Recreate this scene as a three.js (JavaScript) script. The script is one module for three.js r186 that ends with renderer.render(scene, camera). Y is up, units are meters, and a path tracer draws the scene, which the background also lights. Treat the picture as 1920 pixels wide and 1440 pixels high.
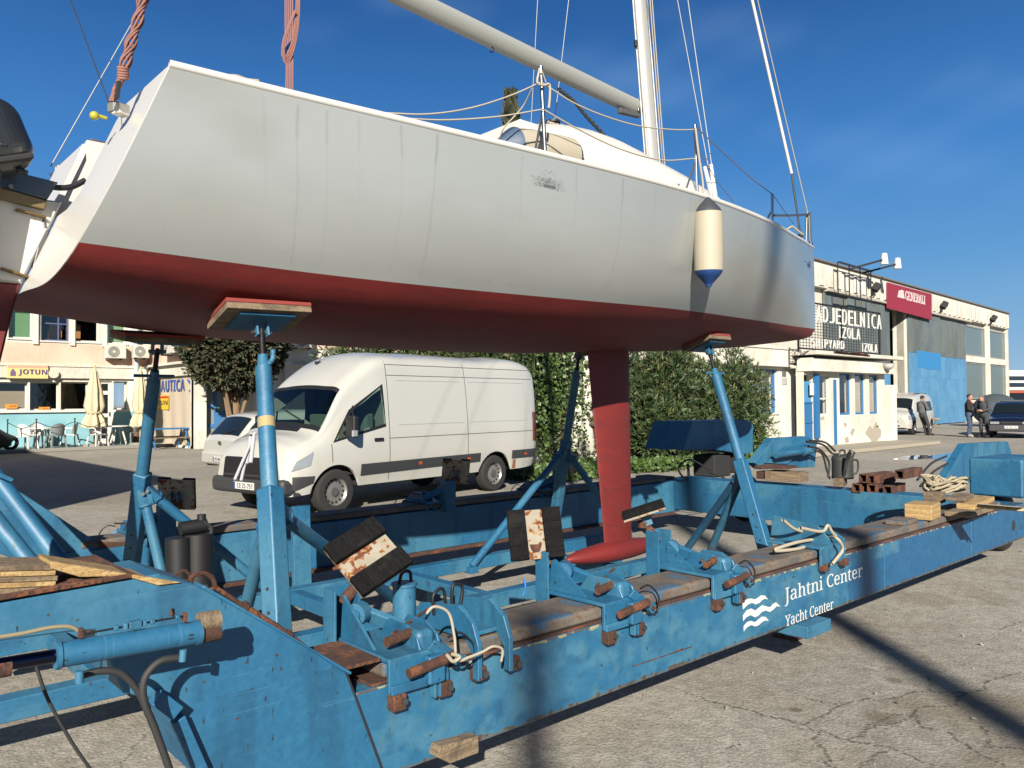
import * as THREE from 'three';
import { mergeGeometries } from 'three/addons/utils/BufferGeometryUtils.js';
import { RoundedBoxGeometry } from 'three/addons/geometries/RoundedBoxGeometry.js';
import { MarchingCubes } from 'three/addons/objects/MarchingCubes.js';
import { FontLoader } from 'three/addons/loaders/FontLoader.js';
import { TextGeometry } from 'three/addons/geometries/TextGeometry.js';

// ---------- camera, sky, sun, exposure ----------
// world: x runs along the trailer towards the bow (s), y is up, z = -n (n is the distance away from the camera side)
const scene = new THREE.Scene();
const FPX = 1500;
const camera = new THREE.PerspectiveCamera(2 * Math.atan(720 / FPX) * 180 / Math.PI, 4 / 3, 0.1, 6000);
camera.position.set(0, 1.6, 0);
camera.rotation.order = 'YXZ';
camera.rotation.set(Math.atan(35 / FPX), -(Math.PI / 2 - Math.atan(1670 / FPX)), -0.008);
camera.updateMatrixWorld(true);
const EXPOSURE = 2.3;
const sunDir = new THREE.Vector3(-0.600, 0.438, 0.669).normalize();
{
  const W = 512, H = 256, d = new Float32Array(W * H * 4);
  const stops = [[-90, 150, 170, 185], [0, 166, 194, 216], [4, 132, 178, 216], [9, 100, 158, 212], [16, 72, 133, 201], [26, 49, 98, 162], [45, 33, 70, 122], [90, 22, 48, 90]];
  const lin = c => Math.pow(c / 255, 2.2);
  for (let j = 0; j < H; j++) for (let i = 0; i < W; i++) {
    const el = ((j + .5) / H - .5) * 180, az = ((i + .5) / W - .5) * 2 * Math.PI;
    let k = 0; while (k < stops.length - 2 && el > stops[k + 1][0]) k++;
    const a = stops[k], b = stops[k + 1]; let t = Math.min(1, Math.max(0, (el - a[0]) / (b[0] - a[0])));
    const dir = [Math.cos(el * Math.PI / 180) * Math.cos(az), Math.sin(el * Math.PI / 180), Math.cos(el * Math.PI / 180) * Math.sin(az)];
    const c = dir[0] * sunDir.x + dir[1] * sunDir.y + dir[2] * sunDir.z;
    const halo = .25 * Math.pow(Math.max(0, c), 8);
    // faint high cirrus all round
    const ci = .07 * Math.max(0, Math.sin(az * 5 + el * .22) + .6 * Math.sin(az * 11.3 - el * .5 + 1.3) + .5 * Math.sin(az * 23 + el * 1.1) + .3 * Math.sin(az * 51 - el * 2.3) - .7) * Math.max(0, Math.sin(el * Math.PI / 60)) * (el > 0 && el < 60 ? 1 : 0);
    const o = (j * W + i) * 4;
    for (let q = 0; q < 3; q++) d[o + q] = (lin(a[q + 1]) * (1 - t) + lin(b[q + 1]) * t + ci * [.5, .6, .7][q]) / EXPOSURE + (el > 0 ? halo * [1, .95, .85][q] * .5 : 0);
    d[o + 3] = 1;
  }
  const t = new THREE.DataTexture(d, W, H, THREE.RGBAFormat, THREE.FloatType);
  t.mapping = THREE.EquirectangularReflectionMapping; t.magFilter = t.minFilter = THREE.LinearFilter; t.colorSpace = THREE.LinearSRGBColorSpace; t.needsUpdate = true;
  scene.background = t; scene.environment = t;
}
const sun = new THREE.DirectionalLight(new THREE.Color(1, 0.93, 0.82), 5.0);
sun.position.copy(sunDir).multiplyScalar(60).add(new THREE.Vector3(12, 0, -12)); sun.target.position.set(12, 0, -12);
sun.castShadow = true; sun.shadow.mapSize.set(4096, 4096);
Object.assign(sun.shadow.camera, { left: -45, right: 45, top: 45, bottom: -45, near: 1, far: 160 });
scene.add(sun, sun.target);
const renderer = new THREE.WebGLRenderer({ antialias: true });
renderer.toneMapping = THREE.LinearToneMapping;
renderer.toneMappingExposure = EXPOSURE;
renderer.shadowMap.enabled = true;

// ---------- helpers ----------
const v3 = (x, y, z) => new THREE.Vector3(x, y, z);
const V = (s, h, n) => new THREE.Vector3(s, h, -n);
let seed = 12345; const rnd = () => { seed = (seed * 1664525 + 1013904223) >>> 0; return seed / 4294967296; };
const rr = (a, b) => a + (b - a) * rnd();
const dirOf = (px, py) => v3((px - 960) / FPX, -(py - 720) / FPX, -1).applyQuaternion(camera.quaternion);
const hitH = (px, py, h) => { const d = dirOf(px, py); return camera.position.clone().addScaledVector(d, (h - 1.6) / d.y); };
const hitN = (px, py, n) => { const d = dirOf(px, py); return camera.position.clone().addScaledVector(d, n / -d.z); };
const hitS = (px, py, s) => { const d = dirOf(px, py); return camera.position.clone().addScaledVector(d, s / d.x); };
const lerp = (a, b, t) => a + (b - a) * t;
// names
const used = {};
const numbered = n => { const k = used[n] = (used[n] ?? -1) + 1; return k ? n + '_' + String(k).padStart(3, '0') : n; };
function shade(o) { o.traverse(m => { if (m.isMesh) { m.castShadow = true; m.receiveShadow = true; } }); return o; }
function thing(name, label, category, group) {
  const o = new THREE.Group(); o.name = numbered(name); o.userData = { label, category }; if (group) o.userData.group = group; scene.add(o); return o;
}
function tag(o, label, category, group) { o.userData.label = label; o.userData.category = category; if (group) o.userData.group = group; return o; }
function part(parent, name, geo, mat) {
  if (Array.isArray(geo)) geo = geo.length > 1 ? mergeGeometries(geo.map(g => { g = g.index ? g.toNonIndexed() : g; for (const k of Object.keys(g.attributes)) if (!['position', 'normal', 'uv'].includes(k)) g.deleteAttribute(k); return g; })) : geo[0];
  const m = new THREE.Mesh(geo, mat); m.name = parent === scene ? numbered(name) : name; m.castShadow = m.receiveShadow = true; parent.add(m); return m;
}
function struct(name, geo, mat) { const m = part(scene, name, geo, mat); m.userData.kind = 'structure'; return m; }
// put a finished thing's origin at b (its base), children keep their place
function rebase(t, b) { t.position.copy(b); for (const c of t.children) c.position.sub(b); return t; }
function clone(t, label) { const c = t.clone(); c.name = numbered(t.name.replace(/_\d{3}$/, '')); c.userData = { ...t.userData }; if (label) c.userData.label = label; scene.add(c); return c; }
// metre uv: project every triangle on its dominant axis
function muv(g, off = rnd() * 7) {
  g = g.index ? g.toNonIndexed() : g; const p = g.attributes.position, n = p.count, uv = new Float32Array(n * 2);
  const a = v3(), b = v3(), c = v3();
  for (let i = 0; i < n; i += 3) {
    a.fromBufferAttribute(p, i); b.fromBufferAttribute(p, i + 1); c.fromBufferAttribute(p, i + 2);
    b.sub(a); c.sub(a); b.cross(c); const x = Math.abs(b.x), y = Math.abs(b.y), z = Math.abs(b.z);
    for (let k = 0; k < 3; k++) {
      const X = p.getX(i + k), Y = p.getY(i + k), Z = p.getZ(i + k);
      const [u, w] = y >= x && y >= z ? [X, Z] : x >= z ? [Z, Y] : [X, Y];
      uv[(i + k) * 2] = u + off; uv[(i + k) * 2 + 1] = w + off * .37;
    }
  }
  g.setAttribute('uv', new THREE.BufferAttribute(uv, 2)); return g;
}
// box from min to max corner (s,h,n), lightly rounded edges
function boxSN(s0, s1, h0, h1, n0, n1, r = .006) {
  const w = s1 - s0, h = h1 - h0, d = n1 - n0; r = Math.min(r, w * .3, h * .3, d * .3);
  const g = r > .001 ? new RoundedBoxGeometry(w, h, d, 1, r) : new THREE.BoxGeometry(w, h, d); g.translate((s0 + s1) / 2, (h0 + h1) / 2, -(n0 + n1) / 2); return muv(g);
}
function boxAt(c, w, h, d, r = .004, ry = 0, rx = 0, rz = 0) {
  r = Math.min(r, w * .3, h * .3, d * .3);
  const g = muv(r > .0008 ? new RoundedBoxGeometry(w, h, d, 1, r) : new THREE.BoxGeometry(w, h, d)); g.applyMatrix4(new THREE.Matrix4().makeRotationFromEuler(new THREE.Euler(rx, ry, rz, 'YXZ'))); g.translate(c.x, c.y, c.z); return g;
}
function align(g, a, b, roll = 0) { // geometry along +y of unit position -> from a to b
  const d = b.clone().sub(a), L = d.length(); d.normalize();
  const q = new THREE.Quaternion().setFromUnitVectors(v3(0, 1, 0), d);
  g.applyMatrix4(new THREE.Matrix4().compose(a.clone().addScaledVector(d, L / 2), q.multiply(new THREE.Quaternion().setFromAxisAngle(v3(0, 1, 0), roll)), v3(1, 1, 1))); return g;
}
const rod = (a, b, r, r2 = r, seg = 16) => align(muv(new THREE.CylinderGeometry(r2, r, a.distanceTo(b), seg)), a, b);
const bar = (a, b, w, d, roll = 0, r = .004) => align(muv(new RoundedBoxGeometry(w, a.distanceTo(b), d, 1, Math.min(r, w * .3, d * .3))), a, b, roll);
const pipe = (pts, r, seg = 6, n = 0, closed = false) => new THREE.TubeGeometry(new THREE.CatmullRomCurve3(pts, closed), n || pts.length * 6, r, seg, closed);
const disc = (a, dir, r, t, seg = 20) => { const d = dir.clone().normalize(); return rod(a, a.clone().addScaledVector(d, t), r, r, seg); };
// vertical planes (facades)
function plane(s0, n0, s1, n1) { const o = V(s0, 0, n0), d = V(s1, 0, n1).sub(o).normalize(), nr = d.clone().cross(v3(0, 1, 0)); return { o, d, nr, m: new THREE.Matrix4().makeBasis(d, v3(0, 1, 0), nr).setPosition(o) }; }
function hit(pl, px, py) { const d = dirOf(px, py), c = camera.position; const t = pl.o.clone().sub(c).dot(pl.nr) / d.dot(pl.nr); const p = c.clone().addScaledVector(d, t); return [p.clone().sub(pl.o).dot(pl.d), p.y]; }
const pxs = (pl, a) => a.map(q => hit(pl, q[0], q[1]));
function rpx(pl, x0, y0, x1, y1) { const ym = (y0 + y1) / 2, xm = (x0 + x1) / 2; const u0 = hit(pl, x0, ym)[0], u1 = hit(pl, x1, ym)[0], h1 = hit(pl, xm, y0)[1], h0 = hit(pl, xm, y1)[1]; return rect(u0, h0, u1, h1); }
const rect = (u0, h0, u1, h1) => [[u0, h0], [u1, h0], [u1, h1], [u0, h1]];
function solid(pl, out, z0, z1, holes = [], bevel = 0) {
  const sh = new THREE.Shape(out.map(p => new THREE.Vector2(p[0], p[1])));
  for (const h of holes) sh.holes.push(new THREE.Path(h.map(p => new THREE.Vector2(p[0], p[1]))));
  const g = new THREE.ExtrudeGeometry(sh, { depth: z1 - z0 - 2 * bevel, bevelEnabled: bevel > 0, bevelThickness: bevel, bevelSize: bevel, bevelOffset: -bevel, bevelSegments: 1, curveSegments: 10 });
  g.translate(0, 0, z0 + bevel); const q = muv(g); if (pl) q.applyMatrix4(pl.m); return q;
}
const bounds = o => { const x = o.map(p => p[0]), y = o.map(p => p[1]); return [Math.min(...x), Math.min(...y), Math.max(...x), Math.max(...y)]; };
// ---------- procedural textures ----------
const LAT = 256, lat = new Float32Array(LAT * LAT); { let q = 7; for (let i = 0; i < lat.length; i++) { q = (q * 1103515245 + 12345) & 0x7fffffff; lat[i] = ((q >> 8) & 0xffff) / 65535; } }
function vn(x, y, per, sd) {
  const xi = Math.floor(x), yi = Math.floor(y), fx = x - xi, fy = y - yi, u = fx * fx * (3 - 2 * fx), w = fy * fy * (3 - 2 * fy);
  const a = ((xi % per) + per) % per, b = (a + 1) % per, c = ((yi % per) + per) % per, e = (c + 1) % per;
  const L = (p, q) => lat[(((q + sd * 37) & 255) << 8) + ((p + sd * 91) & 255)];
  return (L(a, c) * (1 - u) + L(b, c) * u) * (1 - w) + (L(a, e) * (1 - u) + L(b, e) * u) * w;
}
function fbm(u, v, f, oct = 4, sd = 0, fy = f) { let s = 0, a = .5, t = 0; for (let i = 0; i < oct; i++) { s += a * vn(u * f, v * fy, Math.min(256, Math.max(1, Math.round(Math.max(f, fy)))), sd + i); t += a; a *= .5; f *= 2; fy *= 2; } return s / t; }
const sm = (a, b, x) => { const t = Math.min(1, Math.max(0, (x - a) / (b - a))); return t * t * (3 - 2 * t); };
const mix3 = (a, b, t) => [a[0] + (b[0] - a[0]) * t, a[1] + (b[1] - a[1]) * t, a[2] + (b[2] - a[2]) * t];
function tex(w, h, fn, tile = 1, tileY = tile, color = true) {
  const d = new Uint8Array(w * h * 4);
  for (let j = 0; j < h; j++) for (let i = 0; i < w; i++) { const c = fn((i + .5) / w, (j + .5) / h), o = (j * w + i) * 4; d[o] = Math.min(255, Math.max(0, c[0])); d[o + 1] = Math.min(255, Math.max(0, c[1])); d[o + 2] = Math.min(255, Math.max(0, c[2])); d[o + 3] = 255; }
  const t = new THREE.DataTexture(d, w, h); t.wrapS = t.wrapT = THREE.RepeatWrapping; t.magFilter = THREE.LinearFilter; t.minFilter = THREE.LinearFilter; if (color) t.colorSpace = THREE.SRGBColorSpace; t.repeat.set(1 / tile, 1 / tileY); t.needsUpdate = true; return t;
}
const grey = (w, fn, tile) => tex(w, w, (u, v) => { const g = fn(u, v) * 255; return [g, g, g]; }, tile, tile, false);
const ALB = .55;
const std = (o) => { const m = new THREE.MeshStandardMaterial(o); m.color.multiplyScalar(ALB); return m; };
const phys = (o) => { const m = new THREE.MeshPhysicalMaterial(o); if (!o.transmission) m.color.multiplyScalar(ALB); return m; };
const rgb = (r, g, b) => new THREE.Color(r / 255, g / 255, b / 255).convertSRGBToLinear();
const fineBump = grey(256, (u, v) => fbm(u, v, 32, 3, 3), .5);
const lumpBump = grey(256, (u, v) => fbm(u, v, 8, 4, 5), .6);
// weathered paint: base colour with faded patches, vertical drip streaks, chips down to rust or primer
function paintTex(base, fade, dark, o = {}) {
  const { chips = .70, streak = .42, rust = [84, 54, 40], tile = 2, size = 1024, sd = 0 } = o;
  return tex(size, size, (u, v) => {
    let c = mix3(base, fade, sm(.42, .72, fbm(u, v, 4, 5, 1 + sd)) * .75);
    c = mix3(c, dark, sm(.5, .8, fbm(u, v, 24, 3, 9 + sd, 3)) * streak);
    c = mix3(c, dark, sm(.62, .75, fbm(u, v, 10, 4, 17 + sd)) * .22);
    const ch = fbm(u, v, 64, 3, 23 + sd) * .75 + fbm(u, v, 6, 2, 31 + sd) * .25;
    if (ch > chips) c = mix3(c, rust, Math.min(1, (ch - chips) * 40));
    const tk = fbm(u, v, 150, 2, 51 + sd, 40); if (tk > .84) c = mix3(c, [40, 46, 50], Math.min(.8, (tk - .84) * 14));
    const sc = fbm(u + v * .15, v, 3, 2, 57 + sd, 220); if (sc > .80 && fbm(u, v, 4, 2, 59 + sd) > .52) c = mix3(c, fade, .5);
    const g = (fbm(u, v, 128, 2, 41) - .5) * 12; return [c[0] + g, c[1] + g, c[2] + g];
  }, tile);
}
const T = {};
T.blue = paintTex([40, 108, 147], [74, 130, 157], [30, 78, 108], { chips: .80 });
T.rust = tex(512, 512, (u, v) => { const a = fbm(u, v, 8, 5, 2), b = fbm(u, v, 60, 3, 8); let c = mix3([80, 48, 34], [122, 74, 46], sm(.35, .65, a)); c = mix3(c, [56, 40, 32], sm(.55, .75, b)); return c; }, .6);
T.dirtTop = tex(512, 512, (u, v) => { const a = fbm(u, v, 6, 5, 12), b = fbm(u, v, 50, 3, 18); let c = mix3([122, 112, 100], [96, 92, 90], sm(.35, .65, a)); c = mix3(c, [70, 108, 138], sm(.62, .7, a)); c = mix3(c, [112, 78, 54], sm(.58, .72, b) * .7); return c; }, .9);
const woodTex = (a, b, c, tile, sd) => tex(512, 512, (u, v) => { const w = fbm(u, v, 3, 3, sd) * .5; const g = fbm(u, v + w * .05, 2, 3, sd + 2, 60); const k = fbm(u, v, 90, 2, sd + 5, 200); let q = mix3(a, b, sm(.3, .7, g)); q = mix3(q, c, sm(.55, .8, k) * .6); return mix3(q, c, sm(.6, .8, fbm(u, v, 5, 3, sd + 9)) * .5); }, tile);
T.woodLight = woodTex([205, 175, 120], [180, 146, 92], [120, 92, 60], .5, 4);
T.woodOld = woodTex([150, 130, 102], [122, 104, 82], [78, 66, 54], .5, 14);
T.woodBlack = woodTex([26, 26, 26], [15, 15, 16], [48, 46, 44], .3, 24);
T.plaster = tex(1024, 1024, (u, v) => { const a = fbm(u, v, 4, 5, 6), b = fbm(u, v, 40, 3, 2), s = fbm(u, v, 14, 4, 15, 3); let c = mix3([236, 232, 218], [222, 216, 200], sm(.4, .7, a)); c = mix3(c, [196, 188, 168], sm(.55, .75, s) * .4); c = mix3(c, [200, 192, 176], sm(.6, .75, b * .6 + a * .4) * .5); return c; }, 4);
T.pink = tex(512, 512, (u, v) => { const a = fbm(u, v, 4, 5, 26), b = fbm(u, v, 30, 3, 2); let c = mix3([242, 208, 184], [230, 192, 168], sm(.35, .7, a)); c = mix3(c, [170, 150, 120], sm(.66, .8, b * .5 + a * .5) * .6); return c; }, 4);
T.turq = tex(512, 512, (u, v) => { const a = fbm(u, v, 4, 5, 36); return mix3([152, 204, 212], [136, 190, 202], sm(.35, .7, a)); }, 4);
T.doorGrey = tex(512, 512, (u, v) => { const a = fbm(u, v, 5, 5, 46), s = fbm(u, v, 30, 3, 3, 2); let c = mix3([112, 124, 126], [96, 106, 108], sm(.35, .7, a)); return mix3(c, [120, 112, 84], sm(.55, .75, s) * .5); }, 5);
T.doorBlue = tex(512, 512, (u, v) => { const a = fbm(u, v, 5, 5, 56), s = fbm(u, v, 30, 3, 13, 2); let c = mix3([96, 156, 196], [84, 142, 186], sm(.35, .7, a)); return mix3(c, [122, 168, 192], sm(.55, .75, s) * .5); }, 5);
// materials
const M = {};
M.blue = std({ map: T.blue, roughness: .52, bumpMap: lumpBump, bumpScale: .003 });
M.blueDark = M.blue;
M.standBlue = M.blue;
M.rust = std({ map: T.rust, roughness: .9, bumpMap: fineBump, bumpScale: .004 });
M.dirtTop = std({ map: T.dirtTop, roughness: .85, bumpMap: fineBump, bumpScale: .002 });
M.woodLight = std({ map: T.woodLight, roughness: .8, bumpMap: fineBump, bumpScale: .002 });
M.woodOld = std({ map: T.woodOld, roughness: .9, bumpMap: fineBump, bumpScale: .003 });
M.woodBlack = phys({ map: T.woodBlack, roughness: .9, specularIntensity: .25, bumpMap: fineBump, bumpScale: .006 });
M.plaster = std({ map: T.plaster, roughness: .92, bumpMap: lumpBump, bumpScale: .006 });
M.pink = std({ map: T.pink, roughness: .92, bumpMap: lumpBump, bumpScale: .006 });
M.turq = std({ map: T.turq, roughness: .9 });
M.doorGrey = std({ map: T.doorGrey, roughness: .7 });
M.doorBlue = std({ map: T.doorBlue, roughness: .6 });
const flat = (r, g, b, rough = .6, extra = {}) => std({ color: rgb(r, g, b), roughness: rough, ...extra });
M.white = flat(232, 230, 222, .5); M.black = flat(26, 26, 28, .55); M.rubber = flat(34, 34, 35, .85); M.steel = flat(180, 182, 184, .28, { metalness: 1 });
M.steelDull = flat(140, 140, 138, .45, { metalness: .9 }); M.darkMetal = flat(60, 60, 62, .5, { metalness: .7 });
M.ropeWhite = flat(188, 178, 156, .95); M.ropePink = flat(158, 110, 98, .95); M.ropeDark = flat(44, 48, 46, .9); M.hose = flat(46, 46, 46, .7);
M.winBlue = flat(48, 118, 176, .5); M.glass = phys({ color: 0xffffff, transmission: 1, thickness: 0, roughness: .03, ior: 1.5 });
M.glassDark = phys({ color: rgb(30, 36, 40), roughness: .06, clearcoat: 1, clearcoatRoughness: .03 });
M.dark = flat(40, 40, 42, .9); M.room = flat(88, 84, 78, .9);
M.wire = flat(168, 170, 170, .5, { metalness: .3 });
M.sheet = flat(150, 155, 158, .5);
const font = await new FontLoader().loadAsync('fonts/droid/droid_sans_bold.typeface.json');
const fontSerif = await new FontLoader().loadAsync('fonts/droid/droid_serif_regular.typeface.json');
const fontReg = await new FontLoader().loadAsync('fonts/droid/droid_sans_regular.typeface.json');
// text as solid letters fitted in a box of given width/height, lying in local xy, facing +z, origin lower left
function text(str, w, h, depth, f = font) { const g = new TextGeometry(str, { font: f, size: 1, depth: 1, curveSegments: 4, bevelEnabled: false }); g.computeBoundingBox(); const b = g.boundingBox; g.translate(-b.min.x, -b.min.y, 0); g.scale(w / (b.max.x - b.min.x), h / (b.max.y - b.min.y), depth); return g; }
function planeText(pl, str, x0, y0, x1, y1, z, depth, f = font) { const b = bounds(rpx(pl, x0, y0, x1, y1)); const g = text(str, b[2] - b[0], b[3] - b[1], depth, f); g.translate(b[0], b[1], z); g.applyMatrix4(pl.m); return g; }
// ---------- ground ----------
{
  const W = 2048, tile = 14, mask = new Float32Array(W * W), stain = new Float32Array(W * W);
  const stamp = (x, z, r, k) => { const cx = x / tile * W, cz = z / tile * W, R = Math.ceil(r) + 1; for (let j = -R; j <= R; j++) for (let i = -R; i <= R; i++) { const X = Math.floor(cx) + i, Z = Math.floor(cz) + j, d = Math.hypot(X + .5 - cx, Z + .5 - cz); const a = k * Math.max(0, Math.min(1, r + .5 - d)); const o = (((Z % W) + W) % W) * W + (((X % W) + W) % W); if (a > mask[o]) mask[o] = a; } };
  const crack = (pts, k = .8) => { for (let q = 0; q < pts.length - 1; q++) { const a = pts[q], b = pts[q + 1], L = Math.hypot(b[0] - a[0], b[1] - a[1]), m = Math.max(2, Math.ceil(L / .02)); let j1 = 0, j2 = 0; for (let i = 0; i <= m; i++) { const t = i / m; j1 = j1 * .9 + rr(-.008, .008); j2 = j2 * .9 + rr(-.008, .008); const e = Math.min(1, 6 * t, 6 * (1 - t)); stamp(lerp(a[0], b[0], t) + j1 * e * 1.5, lerp(a[1], b[1], t) + j2 * e * 1.5, rr(.7, 1.35), k * rr(.75, 1)); } } };
  const z3 = l => l.map(([x, y]) => { const p = hitH(x / 3 + 1280, y / 3 + 960, 0); return [p.x, p.z]; });
  for (const l of [[[20, 1020], [130, 1060], [330, 1105], [520, 1160], [700, 1205], [780, 1230], [930, 1280], [1080, 1315], [1250, 1360], [1400, 1420]], [[690, 1195], [870, 1095], [1100, 1060], [1390, 1010], [1600, 1020], [1700, 990], [1720, 950], [1900, 900]], [[950, 1275], [1080, 1200], [1300, 1130], [1500, 1090], [1590, 1020]], [[770, 1240], [800, 1330], [830, 1400], [860, 1440]], [[1300, 1130], [1350, 1210], [1500, 1240], [1600, 1310], [1800, 1420]], [[1390, 1010], [1380, 930]], [[1000, 1440], [1140, 1350]], [[700, 1050], [860, 1080]], [[1780, 660], [1920, 615]], [[1590, 370], [1900, 405]], [[1300, 1130], [1160, 1150], [1000, 1260]], [[1680, 1210], [1700, 1320], [1900, 1330]], [[250, 1330], [320, 1310]]]) crack(z3(l), .95);
  for (let c = 0; c < 26; c++) { let x = rr(0, tile), z = rr(0, tile), a = rr(0, 6.3); const l = [[x, z]]; for (let i = 0; i < 7; i++) { a += rr(-.7, .7); x += Math.cos(a) * rr(.3, .7); z += Math.sin(a) * rr(.3, .7); l.push([x, z]); } crack(l, rr(.3, .65)); }
  // small oil spots on the asphalt, the last one a wide darker brown patch
  const spot = (px, py, r, k) => { const p = hitH(px, py, 0); blob(p.x, p.z, r, k); };
  const blob = (x, z, r, k) => { const cx = x / tile * W, cz = z / tile * W, R = r / tile * W, B = Math.ceil(R * 1.5); for (let j = -B; j <= B; j++) for (let i = -B; i <= B; i++) { const d = Math.hypot(i, j) / R, w = fbm((cx + i) / W, (cz + j) / W, 48, 4, 61); const a = k * sm(1.2, .55, d + (w - .5) * 1.3); const o = ((((Math.floor(cz) + j) % W) + W) % W) * W + ((((Math.floor(cx) + i) % W) + W) % W); if (a > stain[o]) stain[o] = a; } };
  spot(1870, 1325, .26, .35); spot(1740, 1122, .26, .26); spot(1860, 1125, .2, .24); spot(1650, 1345, .1, .5); spot(1675, 1275, .05, .6); spot(1490, 1330, .03, .7); spot(230, 935, .9, .3);
  for (let i = 0; i < 10; i++) blob(rr(0, tile), rr(0, tile), rr(.05, .2), rr(.08, .2));
  const m = tex(W, W, (u, v) => {
    const o = Math.floor(v * W) * W + Math.floor(u * W);
    const a = fbm(u, v, 6, 5, 71), b = fbm(u, v, 32, 3, 77), g = lat[(o * 7919 + (o >> 11) * 104729) & 65535], g2 = fbm(u, v, 256, 2, 5);
    let c = mix3([174, 168, 154], [160, 154, 141], sm(.3, .7, a)); c = mix3(c, [152, 143, 126], sm(.5, .75, b) * .5);
    const q = (g - .5) * 42 + (g2 - .5) * 36; c = [c[0] + q, c[1] + q, c[2] + q];
    if (g > .965) c = mix3(c, [84, 80, 74], .7); if (g < .03) c = mix3(c, [212, 206, 190], .6);
    c = mix3(c, [104, 92, 70], stain[o]); return mix3(c, [66, 60, 52], mask[o]);
  }, tile);
  const gb = grey(512, (u, v) => fbm(u, v, 64, 2, 31) * .6 + fbm(u, v, 12, 3, 33) * .4, .8);
  const g = new THREE.PlaneGeometry(5000, 5000, 1, 1); g.rotateX(-Math.PI / 2); g.translate(1500, 0, -1500);
  struct('ground', muv(g, 0), std({ map: m, roughness: .93, bumpMap: gb, bumpScale: .006 }));
}
// loose grit, chips of paint and twigs on the asphalt
{ const g = new THREE.IcosahedronGeometry(1, 0), im = new THREE.InstancedMesh(g, std({ color: 0xffffff, roughness: .95 }), 900), m = new THREE.Matrix4(), q = new THREE.Quaternion(); for (let i = 0; i < 900; i++) { const s = rr(1.5, 13), n = rr(-1.5, 11), r = .003 + .011 * Math.pow(rnd(), 3); q.setFromEuler(new THREE.Euler(rr(0, 6), rr(0, 6), rr(0, 6))); m.compose(V(s, r * .5, n), q, v3(r * rr(.8, 2), r * .7, r)); im.setMatrixAt(i, m); const k = rr(.1, .4); im.setColorAt(i, new THREE.Color(k, k * .92, k * .78)); } im.name = 'grit'; im.castShadow = im.receiveShadow = true; im.userData = { kind: 'stuff', label: 'loose grit and small stones scattered over the asphalt', category: 'grit' }; scene.add(im); }
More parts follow.
